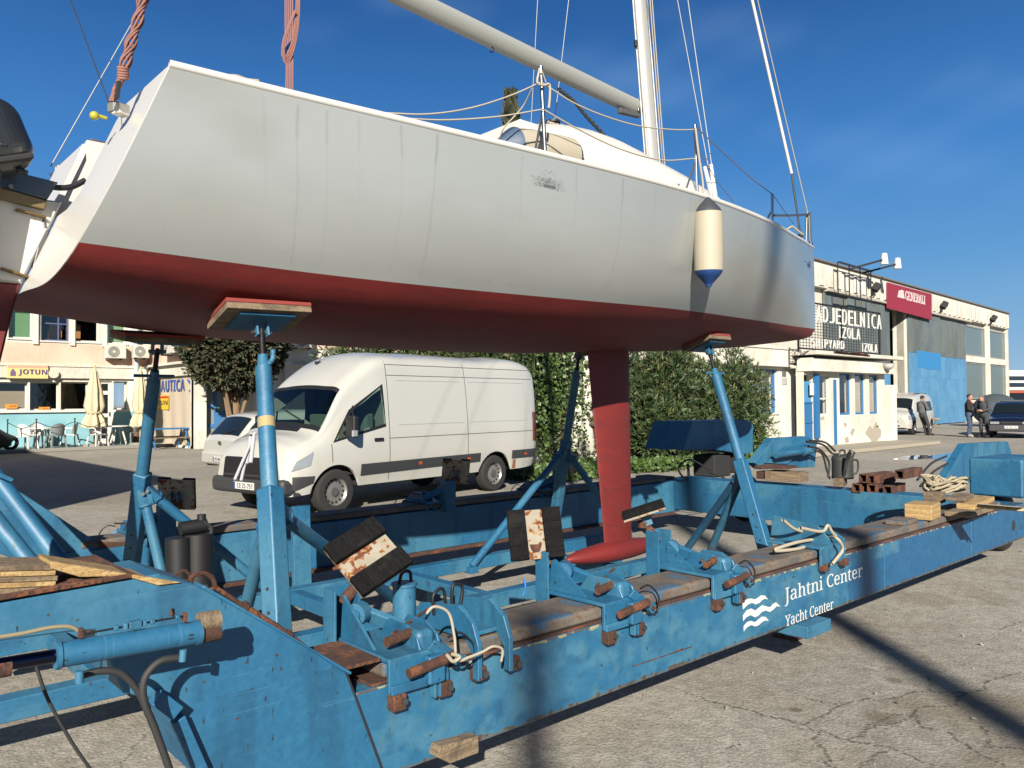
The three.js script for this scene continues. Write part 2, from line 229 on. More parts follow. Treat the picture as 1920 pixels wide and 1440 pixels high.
// ---------- trailer ----------
const setStart = scene.children.length;
const nP = plane(0, 2.75, 1, 2.75);
const trailer = thing('boat_trailer', 'long blue steel boat transporter with rusty edges and hydraulic gooseneck under the white yacht', 'trailer');
const BN = 2.76, BT = .47;
{
  // the near beam's own paint: repainted length, rust runs under the clamps, flaking edges, scratches
  const BW = 2048, BH = 128, runs = [1.82, 2.05, 2.24, 2.44, 3.11, 3.34, 4.07, 4.30, 5.37, 5.66];
  const bm = tex(BW, BH, (u, v) => {
    const s = 1.6 + u * 8.4, h = v; const n1 = fbm(u * 4 % 1, v, 16, 4, 3, 4), n2 = fbm(u, v, 128, 3, 9, 8), n3 = fbm(u, v, 200, 2, 13, 6), e = fbm(u, v, 250, 3, 21, 10);
    const re = s > 5.78 + .02 * e && h < .72 || s > 6.7; let c = re ? mix3([30, 94, 142], [42, 107, 150], n1) : mix3([42, 109, 148], [72, 129, 158], sm(.3, .75, n1));
    c = mix3(c, [30, 76, 108], sm(.52, .8, n2) * .35); c = mix3(c, [96, 128, 138], sm(.55, .75, n3) * .3 * (re ? .4 : 1));
    for (const r of runs) { const d = Math.abs(s - r - (e - .5) * .02), L = .25 + .5 * lat[Math.floor(r * 997) & 65535]; if (d < .03 && h > 1 - L) c = mix3(c, [112, 84, 58], .5 * (1 - d / .03) * sm(1 - L, 1, h)); }
    const eb = .05 + .07 * (e - .4) + .05 * (n1 - .5); if (h < eb) c = mix3(c, e > .55 ? [98, 62, 42] : [104, 100, 92], .75);
    const et = 1 - (.02 + .11 * Math.max(0, e - .45) * (s > 2.6 ? 1 : .3)); if (h > et) c = mix3(c, e > .56 ? [186, 170, 120] : [118, 72, 42], .85);
    const tk = fbm(u, v, 250, 2, 33, 14); if (tk > .86) c = mix3(c, [38, 42, 46], Math.min(.8, (tk - .86) * 12));
    const g = (lat[(Math.floor(u * BW) * 31 + Math.floor(v * BH) * 4099) & 65535] - .5) * 10; return [c[0] + g, c[1] + g, c[2] + g];
  });
  bm.repeat.set(1 / 8.4, 1 / .37); bm.offset.set(-1.6 / 8.4, -.1 / .37);
  { const w = 8.35, h = BT - .1, d = .34, g = new RoundedBoxGeometry(w, h, d, 1, .008); g.translate(1.6 + w / 2, .1 + h / 2, -(BN + d / 2)); part(trailer, 'side_beam', muv(g, 0), std({ map: bm, roughness: .5, bumpMap: lumpBump, bumpScale: .003 })); }
  for (const s of [3.62, 6.4, 8.3]) part(trailer, 'weld_bead', rod(V(s, .105, BN), V(s + .01, BT - .005, BN), .004, .004, 6), M.blue);
  part(trailer, 'slide_rail', boxSN(1.78, 9.2, .485, .55, BN + .012, 3.09, .02), M.dirtTop);
  part(trailer, 'rusty_seam', boxSN(1.72, 9.0, BT + .001, .484, BN + .004, 3.08, .003), M.rust).userData.label = 'rusty open seam under the slide rail';
  part(trailer, 'side_beam', boxSN(1.5, 9.6, .03, .46, 6.98, 7.28, .01), M.blue);
  part(trailer, 'slide_rail', boxSN(1.7, 9.2, .47, .53, 6.99, 7.27, .015), M.dirtTop);
  part(trailer, 'bottom_flange', boxSN(1.8, 9.3, .005, .03, 6.9, 7.3, .003), M.rust);
  part(trailer, 'cross_beam', boxSN(9.36, 9.72, .06, .52, 3.105, 6.975, .012), M.blue);
  // gooseneck side plate (near), traced in its own plane with a real thickness, and its twin on the far beam
  const gn = pxs(nP, [[650, 1262], [592, 1222], [470, 1152], [372, 1098], [300, 1076], [0, 1130], [-200, 1160], [-200, 1235], [0, 1203], [125, 1186], [180, 1182], [232, 1300], [292, 1312], [332, 1342], [372, 1460], [720, 1446]]);
  part(trailer, 'gooseneck_plate', solid(nP, gn, -.33, 0, [], .006), M.blue);
  const top = pxs(nP, [[246, 1085], [0, 1128], [-200, 1164], [-200, 1153], [0, 1117], [246, 1075]]);
  part(trailer, 'gooseneck_top_plate', solid(nP, top.map(([u, h]) => [u, h + .004]), -.42, .012, [], .003), M.rust);
  const jl = pxs(nP, [[648, 1263], [651, 1262], [719, 1446], [715, 1446]]);
  part(trailer, 'weld_seam', solid(nP, jl, .0005, .004), M.rubber);
  part(trailer, 'gooseneck_edge_plate', bar(hitN(372, 1096, 2.80), hitN(648, 1258, 2.80), .09, .012, Math.PI / 2), M.blue);
  part(trailer, 'step_plate', boxSN(1.46, 1.77, .562, .576, 2.775, 3.11, .003), M.rust);
  part(trailer, 'edge_bracket', bar(hitN(292, 1306, 2.71), hitN(330, 1335, 2.71), .05, .05), M.blue);
  part(trailer, 'lower_leg', bar(hitN(330, 1345, 2.74), hitN(390, 1480, 2.74), .045, .06), M.blue);
  // the far gooseneck: sloping plate from the far beam
  const fP = plane(0, 7.0, 1, 7.0);
  part(trailer, 'gooseneck_plate', solid(fP, pxs(fP, [[206, 1032], [50, 930], [-80, 850], [-80, 1010], [60, 1060], [206, 1110]]), -.3, 0, [], .006), M.blue);
  part(trailer, 'step_plate', solid(fP, pxs(fP, [[180, 1016], [236, 1016], [236, 1022], [190, 1028]]), -.3, .02), M.rust);
  // arm cross members seen through the gap
  // hydraulic ram
  const ca = hitN(112, 1228, 2.55), cb = hitN(366, 1186, 2.55), ax = cb.clone().sub(ca).normalize();
  const ram = part(trailer, 'hydraulic_cylinder', [rod(ca, cb, .036, .036, 28)], M.blue);
  part(ram, 'end_collar', disc(ca, ax.clone().negate(), .04, .012, 28), M.blue); part(ram, 'end_collar', disc(cb, ax, .039, .014, 28), M.blue);
  part(ram, 'piston_rod', rod(ca.clone().addScaledVector(ax, -.35), ca, .019, .019, 24), flat(70, 72, 96, .18, { metalness: 1 }));
  part(ram, 'rod_gland', disc(hitN(20, 1250, 2.55), ax.clone().negate(), .025, .05), M.rust);
  for (const k of [-1, 1]) part(ram, 'clevis_lug', rod(cb.clone().add(v3(.012, .012 + k * .018, 0)), cb.clone().addScaledVector(ax, .075).add(v3(0, .012 + k * .018, 0)), .03, .03, 18), k > 0 ? M.woodOld : M.rust);
  for (const g of [boxAt(hitN(152, 1187, 2.55), .014, .03, .02), boxAt(hitN(346, 1157, 2.55), .012, .03, .02), boxAt(hitN(165, 1185, 2.55), .014, .014, .014)]) part(ram, 'port_block', g, M.rust);
  for (const g of [boxAt(hitN(253, 1171, 2.54), .036, .024, .024), boxAt(hitN(218, 1177, 2.54), .014, .016, .016), boxAt(hitN(235, 1174, 2.54), .012, .02, .02), boxAt(hitN(271, 1168, 2.54), .012, .018, .018), boxAt(hitN(286, 1165, 2.54), .014, .016, .016), boxAt(hitN(333, 1157, 2.54), .014, .014, .014)]) part(ram, 'valve_block', g, M.blue);
  part(ram, 'steel_line', rod(hitN(160, 1188, 2.545), hitN(345, 1155, 2.545), .0032, .0032, 8), M.darkMetal);
  for (const g of [rod(hitN(149, 1258, 2.55), hitN(149, 1280, 2.55), .012), rod(hitN(344, 1218, 2.55), hitN(342, 1240, 2.55), .011)]) part(ram, 'port_fitting', g, M.blue);
  const hz = n => (a) => hitN(a[0], a[1], n);
  part(trailer, 'hydraulic_hose', pipe([[148, 1268], [190, 1258], [225, 1262], [255, 1290], [275, 1330], [288, 1362]].map(hz(2.6)), .011, 8, 40), M.hose);
  part(trailer, 'hydraulic_hose', pipe([[342, 1232], [300, 1240], [275, 1265], [268, 1290], [272, 1320], [288, 1360], [310, 1420], [330, 1480]].map(hz(2.58)), .0115, 8, 48), M.hose);
  part(trailer, 'hydraulic_hose', pipe([[-40, 1200], [40, 1188], [100, 1176], [135, 1176], [152, 1186]].map(hz(2.56)), .006, 8, 30), flat(150, 140, 110, .8));
  part(trailer, 'cable', pipe([[68, 1250], [85, 1300], [110, 1350], [140, 1400], [175, 1450]].map(hz(2.9)), .006, 6, 30), M.hose);
  // turnbuckle with hook
  const a = hitN(402, 1100, 2.85), b = hitN(585, 1220, 2.85), at = t => a.clone().lerp(b, t);
  const tb = part(trailer, 'turnbuckle', [rod(at(0), at(.3), .008), rod(at(.27), at(.75), .0135), rod(at(.27), at(.31), .019), rod(at(.71), at(.76), .019), rod(at(.75), at(1), .012, .004)], M.rust);
  part(tb, 'hook', pipe([[404, 1102], [398, 1084], [380, 1075], [362, 1080], [358, 1096], [372, 1104], [388, 1100]].map(hz(2.85)), .009, 8, 36), M.rust);
  part(tb, 'shackle', [pipe([[330, 1078], [345, 1070], [356, 1080], [352, 1096], [338, 1096]].map(hz(2.86)), .006, 8, 30), boxAt(hitN(346, 1092, 2.84), .02, .02, .02)], M.rust);
  // bullet bolt, rust chips on the gooseneck
  part(trailer, 'bolt', rod(hitN(322, 1152, 2.748), hitN(322, 1138, 2.735), .009, .001, 4), M.rust);
  // holes near the end of the beam
  for (const [x, y, r] of [[1900, 985, .055], [1890, 1018, .014], [1915, 990, .014]]) part(trailer, 'hole_rim', disc(hitN(x, y, BN + .002), v3(0, 0, 1), r, .004), M.dark);
  // painted marks on the beam: waves and two lines of lettering, in the beam's own plane
  const bP = plane(0, BN - .0025, 1, BN - .0025);
  const wave = (pts) => solid(bP, pxs(bP, pts), 0, .0012);
  const Z = (l) => l.map(([x, y]) => [x / 3 + 1280, y / 3 + 960]);
  const paint = std({ color: rgb(228, 230, 226), roughness: .6, map: null });
  part(trailer, 'painted_waves', [
    wave(Z([[336, 512], [360, 490], [385, 486], [405, 492], [425, 480], [440, 468], [462, 470], [480, 492], [462, 488], [448, 494], [430, 512], [410, 520], [388, 510], [365, 522], [338, 548]])),
    wave(Z([[338, 582], [360, 552], [385, 542], [408, 554], [428, 538], [446, 524], [470, 530], [492, 536], [508, 516], [524, 508], [550, 532], [528, 530], [510, 548], [490, 562], [466, 554], [445, 562], [424, 584], [404, 592], [382, 580], [360, 590], [340, 614]])),
    wave(Z([[342, 642], [362, 618], [385, 612], [406, 620], [428, 602], [445, 588], [466, 590], [484, 612], [464, 610], [446, 618], [428, 636], [408, 644], [384, 636], [362, 648], [343, 672]]))], paint);
  const fit = (str, c, w) => { // baseline from a to b (zoom px), cap height in px at a
    const [ax_, ay, bx_, by, ch] = c; const A = hit(bP, ax_ / 3 + 1280, ay / 3 + 960), B = hit(bP, bx_ / 3 + 1280, by / 3 + 960), C2 = hit(bP, ax_ / 3 + 1280, (ay - ch) / 3 + 960);
    const g = text(str, B[0] - A[0], C2[1] - A[1], .0012, fontSerif); g.translate(A[0], Math.min(A[1], B[1]), 0); return g.applyMatrix4(bP.m);
  };
  part(trailer, 'painted_lettering', fit('Jahtni Center', [574, 500, 1012, 383, 108]), paint);
  part(trailer, 'painted_lettering', fit('Yacht Center', [576, 622, 848, 545, 66]), paint);
  for (const [x0, y0, x1, y1] of [[1185, 1250, 1296, 1213], [1265, 1222, 1280, 1216]]) part(trailer, 'scratch', bar(hitN(x0, y0, BN - .001), hitN(x1, y1, BN - .001), .006, .002), M.rust);
  // bolts and welded stops on the beam's underside: wood blocks are separate things
  // right end: end box, fork plates, power pack hood
  part(trailer, 'end_box', boxAt(V(10.35, .73, 3.0), .95, .42, .55, .03, -.06), M.blue);
  const rp = plane(0, 4.4, 1, 4.4);
  part(trailer, 'fork_plate', solid(rp, pxs(rp, [[1768, 905], [1812, 832], [1890, 828], [1897, 850], [1860, 905]]), -.12, 0, [], .006), M.blue);
  const rp2 = plane(0, 6.1, 1, 6.1);
  part(trailer, 'fork_plate', solid(rp2, pxs(rp2, [[1415, 868], [1452, 822], [1515, 818], [1532, 832], [1528, 876], [1430, 880]]), -.14, 0, [], .006), M.blue);
  part(trailer, 'fork_plate', solid(rp2, pxs(rp2, [[1432, 868], [1468, 838], [1510, 828], [1500, 848], [1470, 870]]), .001, .05, [], .006), M.blue);
  part(trailer, 'hydraulic_cylinder', [rod(hitN(1455, 853, 5.95), hitN(1505, 846, 5.95), .05, .05, 20), rod(hitN(1505, 846, 5.95), hitN(1522, 843, 5.95), .065, .06, 12)], M.blue);
  for (const g of [[[1512, 828], [1545, 835], [1560, 850], [1572, 852]], [[1515, 836], [1540, 845], [1555, 870], [1552, 895]], [[1522, 842], [1542, 852], [1550, 880], [1556, 898]], [[1518, 826], [1548, 830], [1566, 846]]].map(l => pipe(l.map(hz(5.9)), .016, 8, 24))) part(trailer, 'hydraulic_hose', g, M.hose);
  for (const g of [[[1720, 900], [1745, 870], [1775, 855]], [[1725, 912], [1750, 885], [1790, 862]]].map(l => pipe(l.map(hz(4.5)), .016, 8, 24))) part(trailer, 'hydraulic_hose', g, M.hose);
  // power pack: hood with sloping front over a dark engine
  const hp = plane(0, 6.9, 1, 6.9);
  const hood = part(trailer, 'engine_hood', solid(hp, pxs(hp, [[1281, 844], [1298, 790], [1338, 789], [1338, 843]]), -.7, 0, [], .01), M.blue);
  part(hood, 'hood_side', solid(hp, pxs(hp, [[1338, 843], [1338, 789], [1402, 787], [1413, 796], [1412, 848], [1400, 852]]), -.68, -.003, [], .01), M.blue);
  part(trailer, 'engine', [boxAt(hitN(1335, 872, 7.2), .45, .34, .4, .03), boxAt(hitN(1375, 868, 7.1), .25, .3, .3, .03)], M.dark); for (const g of [rod(hitN(1290, 870, 7.0), hitN(1292, 905, 7.0), .02), rod(hitN(1395, 850, 7.0), hitN(1395, 900, 7.0), .02)]) part(trailer, 'hood_leg', g, M.dark);
  part(trailer, 'fuel_hose_loop', pipe([[1330, 880], [1290, 862], [1272, 878], [1285, 898], [1330, 902], [1360, 898], [1330, 885]].map(hz(6.75)), .014, 8, 50), M.hose);
  // pump unit and an upright between the beams
  { const pu = part(trailer, 'hydraulic_pump', [rod(hitN(336, 1100, 5.7), hitN(334, 1008, 5.7), .085, .085, 20), rod(hitN(372, 1100, 5.7), hitN(372, 1000, 5.7), .1, .1, 20)], M.black); part(pu, 'pump_motor', rod(hitN(338, 992, 5.7), hitN(386, 984, 5.7), .05, .05, 18), M.black); part(pu, 'pump_hose', pipe([[382, 978], [396, 990], [392, 1010], [380, 1020]].map(hz(5.65)), .012, 8, 20), M.hose); part(pu, 'pump_cap', disc(hitN(378, 975, 5.7), v3(0, 1, 0), .03, .04), M.black); }
  part(trailer, 'upright_bar', bar(hitN(563, 948, 6.3), hitN(566, 1100, 6.3), .16, .05), M.blue);
  // skids under the beam, and the wheels it rides on
  { const kp = plane(0, 2.7, 1, 2.7); part(trailer, 'skid_block', solid(kp, pxs(kp, [[820, 1420], [845, 1432], [898, 1412], [898, 1380], [826, 1400]]), -.24, 0, [], .003), M.woodOld); }
  part(trailer, 'skid_block', boxSN(5.0, 5.32, .02, .1, 2.66, 2.98), M.blue);
  for (const [s, n] of [[10.9, 3.3], [10.9, 6.8], [-.1, 3.0], [-.1, 7.0]]) { const w = part(trailer, 'wheel', new THREE.TorusGeometry(.25, .11, 14, 32).translate(s, .12, -n), M.rubber); part(w, 'wheel_rim', rod(V(s, .12, n - .08), V(s, .12, n + .08), .2), M.blue); }
  rebase(trailer, V(5.6, 0, 5));
}
// low cradle frame lying on the ground under the boat
{
  const t = thing('cradle_frame', 'low blue ladder frame of square steel tube on short feet under the yacht', 'frame'); for (const [s, n] of [[.4, 4.8], [3, 4.8], [6, 4.8], [2.1, 6.02], [4.4, 6.02], [7, 6.02]]) part(t, 'frame_foot', boxSN(s - .04, s + .04, -.238, 0, n - .04, n + .04), M.blue);
  part(t, 'long_tube', boxSN(.2, 6.3, .004, .12, 4.74, 4.86, .008), M.blue);
  part(t, 'long_tube', boxSN(1.9, 7.2, .004, .12, 5.96, 6.08, .008), M.blue);
  for (const s of [1.3, 3.0, 4.05, 5.6]) part(t, 'cross_tube', boxSN(s - .05, s + .05, .01, .115, 4.865, 5.955, .008), M.blue);
  part(t, 'cross_tube', bar(V(.8, .06, 6.05), V(1.88, .06, 6.02), .1, .1), M.blue);
  part(t, 'blue_ribbon', pipe([hitH(982, 1085, .18), hitH(985, 1100, .12), hitH(980, 1118, .05)].map(p => p.clone()), .01, 5, 12), flat(20, 120, 220, .7));
  rebase(t, V(3.5, 0, 5.4));
}
// ---------- sliding support carriages ----------
const carriageLabels = 'support carriage clamped on the trailer beam';
T.rustWhite = tex(512, 512, (u, v) => { const a = fbm(u, v, 5, 3, 91) * .45 + fbm(u, v, 22, 3, 95) * .55; let c = mix3([172, 166, 150], [152, 145, 126], fbm(u, v, 9, 3, 97)); c = mix3(c, [176, 122, 68], sm(.47, .53, a)); return mix3(c, [104, 56, 32], sm(.51, .57, a)); }, .4);
M.rustWhite = std({ map: T.rustWhite, roughness: .85, bumpMap: fineBump, bumpScale: .003 });
function carriage(s0, padC, padRot, opt = {}) {
  const t = thing('support_carriage', opt.label, 'boat support', 'sliding boat supports clamped on the trailer beams');
  const n0 = 2.93, N = BN; // built for the near beam
  part(t, 'saddle', [boxAt(V(s0, .565, 2.94), .3, .022, .42, .008), boxAt(V(s0, .5, N - .02), .3, .13, .02, .01), boxAt(V(s0, .45, N - .03), .29, .04, .02, .008)], M.blue);
  // rounded cheek plates
  const sh = (w) => [[-.2 * w, 0], [.16, 0], [.19, .03], [.19, .1], [.16, .16], [.08, .2], [-.06, .2], [-.16, .08]];
  const cheek = (s, th) => solid(plane(s, 2.93, s, 2.6), sh(1).map(([u, h]) => [u, .56 - .1 + h]), -th / 2, th / 2, [], .003);
  part(t, 'cheek_plate', cheek(s0 + .02, .014), M.blue);
  part(t, 'cheek_plate', cheek(s0 + .12, .014), M.blue);
  part(t, 'shoulder', [boxAt(V(s0 + .06, .6, 2.84), .1, .1, .16, .04), boxAt(V(s0 + .06, .5, N - .05), .09, .12, .05, .02)], M.blue);
  for (const k of [-.11, .12]) { const b = part(t, 'clamp_jaw', boxAt(V(s0 + k, .4, N - .025), .065, .065, .05, .006), M.rust); part(b, 'bolt', disc(V(s0 + k + .015, .405, N - .05), v3(0, 0, 1), .015, .014, 6), M.steelDull); }
  for (const k of [.06, .085]) part(t, 'rib', boxAt(V(s0 + k, .45, N - .04), .01, .14, .035, .002), M.blue);
  part(t, 'pin', rod(V(s0 + .02, .63, 2.83), V(s0 - .11, .62, 2.81), .022, .021, 14), M.rust);
  part(t, 'pin', rod(V(s0 + .15, .54, 2.69), V(s0 - .09, .52, 2.68), .022, .021, 14), M.rust);
  part(t, 'link_plate', [bar(V(s0 + .05, .6, 2.72), V(s0 + .2, .5, 2.71), .05, .014, .3), disc(V(s0 + .2, .5, 2.715), v3(0, 0, 1), .028, .016)], M.blue);
  part(t, 'link_eye', disc(V(s0 + .2, .5, 2.695), v3(0, 0, 1), .013, .006), M.rust);
  part(t, 'chain_loop', pipe([V(s0 + .16, .6, 2.75), V(s0 + .22, .61, 2.74), V(s0 + .28, .54, 2.72), V(s0 + .26, .46, 2.72), V(s0 + .22, .48, 2.72)], .005, 6, 28), M.darkMetal);
  // upright inside the beam
  part(t, 'upright', [boxAt(V(s0 - .12, .62, 3.2), .12, .34, .012, .003), boxAt(V(s0 - .18, .62, 3.15), .012, .34, .1, .003), boxAt(V(s0 - .06, .62, 3.15), .012, .34, .1, .003)], M.blue);
  part(t, 'gusset', solid(plane(s0 - .12, 2.93, s0 - .12, 2.6), [[-.22, .575], [.05, .575], [-.2, .76]], -.007, .007), M.blue);
  part(t, 'hub', [disc(V(s0 - .05, .68, 3.1), v3(-1, 0, .55), .05, .06, 22), disc(V(s0 - .1, .68, 3.07), v3(-1, 0, .55), .026, .012, 16)], M.blue);
  part(t, 'link_arm', bar(V(s0 - .05, .68, 3.1), V(s0 + .1, .6, 3.0), .07, .03), M.blue);
  part(t, 'lever', rod(V(s0 - .02, .62, 2.9), V(s0 + .24, .66, 3.0), .007), M.rust);
  const pc = padC;
  part(t, 'screw_post', [rod(V(s0 - .12, .72, 3.15), pc.clone().add(v3(0, -.06, 0)), .028, .022, 14), rod(pc.clone().add(v3(0, -.09, 0)), pc.clone().add(v3(0, -.05, 0)), .042, .042, 14)], opt.dark ? M.blue : M.rust);
  const q = new THREE.Mesh(muv(new RoundedBoxGeometry(.29, .27, .014, 1, .003)), M.rustWhite); q.name = 'pad_plate'; q.position.copy(pc); q.rotation.set(...padRot); t.add(q); q.castShadow = q.receiveShadow = true;
  for (const k of [-1, 1]) part(q, 'pad_block', muv(new RoundedBoxGeometry(.1, .275, .035, 1, .005)).translate(k * .098, 0, .0255), M.woodBlack);
  part(q, 'yoke', [muv(new THREE.BoxGeometry(.012, .06, .07)).translate(-.03, 0, -.042), muv(new THREE.BoxGeometry(.012, .06, .07)).translate(.03, 0, -.042)], M.blue);
  return rebase(t, V(s0, .55, 2.93));
}
const c1 = carriage(1.93, hitN(690, 1046, 3.12), [-.7, -.45, -1.0, 'YXZ'], { label: 'sliding blue support with a rust speckled white pad tilted sideways between black wooden blocks' });
const c2 = carriage(3.22, hitN(1003, 1002, 3.2), [-.32, -.62, .06, 'YXZ'], { label: 'sliding blue support with an upright rusty pad beside the nose of the keel bulb' });
const c3 = carriage(4.18, hitN(1208, 962, 3.25), [-1.9, .55, .15, 'YXZ'], { label: 'sliding blue support in front of the keel with its pad tipped up and away' });
{ // plain saddle with a rope laid over it, and the double plate next to the first carriage
  const t = thing('rail_saddle', 'blue saddle clamp on the beam with a knotted rope tied across it, no pad', 'clamp');
  for (const [s, k] of [[2.22, 0], [2.4, 1]]) part(t, 'cheek_plate', solid(plane(s, 2.93, s, 2.6), [[-.2, .56], [.15, .56], [.2, .5], [.2, .4], [.24, .4], [.24, .55], [.2, .64], [.1, .7], [-.2, .66]], -.012, .012, [], .003), M.blue);
  part(t, 'saddle', boxAt(V(2.31, .57, 2.96), .2, .02, .36, .006), M.blue);
  for (const s of [2.24, 2.44]) { const j = part(t, 'clamp_jaw', boxAt(V(s, .42, BN - .03), .06, .06, .05, .006), M.rust); part(j, 'bolt', disc(V(s + .012, .42, BN - .055), v3(0, 0, 1), .018, .016, 6), M.steelDull); }
  for (const g of [pipe([V(2.2, .63, 3.0), V(2.2, .72, 3.0), V(2.25, .74, 3.0), V(2.27, .66, 3.0)], .008, 8, 24), pipe([V(2.32, .63, 3.02), V(2.33, .74, 3.02), V(2.38, .73, 3.02), V(2.37, .63, 3.02)], .008, 8, 24)]) part(t, 'lifting_eye', g, M.darkMetal);
  const drum = part(t, 'winch_drum', [rod(V(2.16, .58, 3.18), V(2.16, .74, 3.18), .055, .055, 20), disc(V(2.16, .74, 3.18), v3(0, 1, 0), .062, .012)], M.blue);
  part(drum, 'drum_ring', pipe([V(2.13, .75, 3.18), V(2.15, .8, 3.18), V(2.19, .8, 3.18), V(2.2, .75, 3.18)], .008, 8, 20), M.rust);
  rebase(t, V(2.3, .55, 2.93));
  const r = tag(part(scene, 'knotted_rope', [pipe([[800, 1150], [812, 1138], [840, 1148], [852, 1193], [858, 1238], [880, 1232], [905, 1222], [925, 1212], [942, 1218], [940, 1240]].map(a => hitN(a[0], a[1], 2.62)), .0062, 7, 60), pipe([[838, 1228], [850, 1240], [862, 1232], [848, 1226]].map(a => hitN(a[0], a[1], 2.6)), .008, 7, 20)], M.ropeWhite), 'dirty white rope knotted around the clamp bolts of the blue beam', 'rope');
  const t2 = thing('rail_saddle', 'blue saddle clamp on the beam above the painted lettering with a loose rope over it', 'clamp');
  part(t2, 'saddle', [boxAt(V(5.5, .565, 2.94), .34, .02, .42, .008), boxAt(V(5.5, .5, BN - .022), .34, .12, .02, .01)], M.blue);
  part(t2, 'cheek_plate', solid(plane(5.48, 2.93, 5.48, 2.6), [[-.2, .56], [.19, .45], [.21, .45], [.21, .6], [.1, .7], [-.25, .74], [-.27, .58]], -.008, .008, [], .003), M.blue);
  part(t2, 'cheek_plate', solid(plane(5.66, 2.93, 5.66, 2.6), [[-.2, .56], [.19, .45], [.21, .45], [.21, .6], [.1, .66], [-.2, .66]], -.008, .008, [], .003), M.blue);
  for (const k of [-.13, .16]) { const j = part(t2, 'clamp_jaw', boxAt(V(5.5 + k, .43, BN - .03), .07, .05, .05, .006), M.rust); }
  rebase(t2, V(5.5, .55, 2.93));
  const pts = [[1468, 975], [1490, 992], [1530, 1000], [1555, 1000], [1500, 1028], [1450, 1032], [1490, 1018], [1540, 1010], [1570, 1010], [1580, 1030], [1568, 1048], [1560, 1058]];
  tag(part(scene, 'loose_rope', [pipe(pts.map((a, i) => hitN(a[0], a[1], i < 4 ? 2.95 : i < 8 ? 2.85 : 2.66)), .012, 7, 90), pipe([[1500, 990], [1545, 995], [1552, 985], [1560, 998], [1575, 1015], [1583, 1030]].map(a => hitN(a[0], a[1], 2.78)), .012, 7, 50)], M.ropeWhite), 'frayed beige rope draped over the saddle clamp above the lettering', 'rope');
}
// the far beam's carriages, turned round to face inward
for (const [s, lab] of [[5.15, 'dark sliding support on the far beam in front of the white delivery van'], [2.2, 'dark sliding support on the far beam beside the leaning stern props, pad tilted'], [6.85, 'squat dark support on the far beam below the rear wheel of the delivery van']]) {
  const c = clone(c2, lab); c.rotation.y = Math.PI; c.position.set(s, .53, -7.13);
}
// ---------- sailing yacht ----------
const N0 = 4.9;
function herm(tab) {
  const xs = tab.map(t => t[0]), ys = tab.map(t => t[1]), n = xs.length, m = [];
  for (let i = 0; i < n; i++) { const a = i ? (ys[i] - ys[i - 1]) / (xs[i] - xs[i - 1]) : null, b = i < n - 1 ? (ys[i + 1] - ys[i]) / (xs[i + 1] - xs[i]) : null; m.push(a === null ? b : b === null ? a : (a + b) / 2); }
  return x => { x = Math.min(xs[n - 1], Math.max(xs[0], x)); let i = 0; while (i < n - 2 && x > xs[i + 1]) i++; const h = xs[i + 1] - xs[i], t = (x - xs[i]) / h, t2 = t * t, t3 = t2 * t; return (2 * t3 - 3 * t2 + 1) * ys[i] + (t3 - 2 * t2 + t) * h * m[i] + (3 * t2 - 2 * t3) * ys[i + 1] + (t3 - t2) * h * m[i + 1]; };
}
const bS = herm([[1.2, 1.08], [2.5, 1.27], [4, 1.38], [5.2, 1.36], [6.4, 1.2], [7.5, .88], [8.5, .48], [9.2, .16], [9.49, .012]]);
const bW = herm([[.9, .95], [2.5, 1.1], [4, 1.15], [5.2, 1.08], [6.4, .86], [7.5, .56], [8.5, .27], [9.2, .09], [9.49, .012]]);
const hS = herm([[1.3, 3.19], [2.2, 3.16], [3.5, 3.15], [5, 3.165], [6.5, 3.18], [7.4, 3.22], [8.5, 3.34], [9.47, 3.49]]);
const hW = herm([[.9, 2.335], [2.2, 2.29], [3.5, 2.29], [5.3, 2.33], [6.4, 2.36], [7.6, 2.41], [8.8, 2.46], [9.47, 2.49]]);
const hB = herm([[.89, 2.2], [1.32, 2.13], [1.77, 2.07], [2.8, 2.03], [4.5, 2.02], [5.3, 2.05], [6.75, 2.12], [7.7, 2.19], [8.4, 2.26], [8.96, 2.32], [9.3, 2.37], [9.44, 2.42], [9.49, 2.475]]);
const bez = (a, b, c, d, t) => { const u = 1 - t; return [0, 1].map(k => u * u * u * a[k] + 3 * u * u * t * b[k] + 3 * u * t * t * c[k] + t * t * t * d[k]); };
function section(sg) { // sg = station at the keel line; returns functions of t giving [b,h]
  const k = .41 * Math.max(0, 1 - (sg - .89) / 3), sS = sg + k * .98, sW = sg + k * .12;
  const S = [bS(sS), hS(sS)], Wl = [bW(sW), hW(sW)], B = [0, hB(sg)];
  const dx = S[0] - Wl[0], dy = S[1] - Wl[1], tx = dx * 1.1 + .22 * Wl[0], ty = dy * .75, L = Math.hypot(tx, ty) || 1, tl = Math.hypot(dx, dy);
  const T_ = [tx / L, ty / L];
  const bl = Math.hypot(Wl[0], Wl[1] - B[1]);
  const bot = t => bez(B, [Wl[0] * .45, B[1] + .004], [Wl[0] - T_[0] * bl * .28, Wl[1] - T_[1] * bl * .28], Wl, t);
  const top = t => bez(Wl, [Wl[0] + T_[0] * tl * .35, Wl[1] + T_[1] * tl * .35], [S[0] - dx * .12, S[1] - dy * .35], S, t);
  return { bot, top, sOf: h => sg + k * (h - B[1]) * (sg < 4 ? 1 : 0) };
}
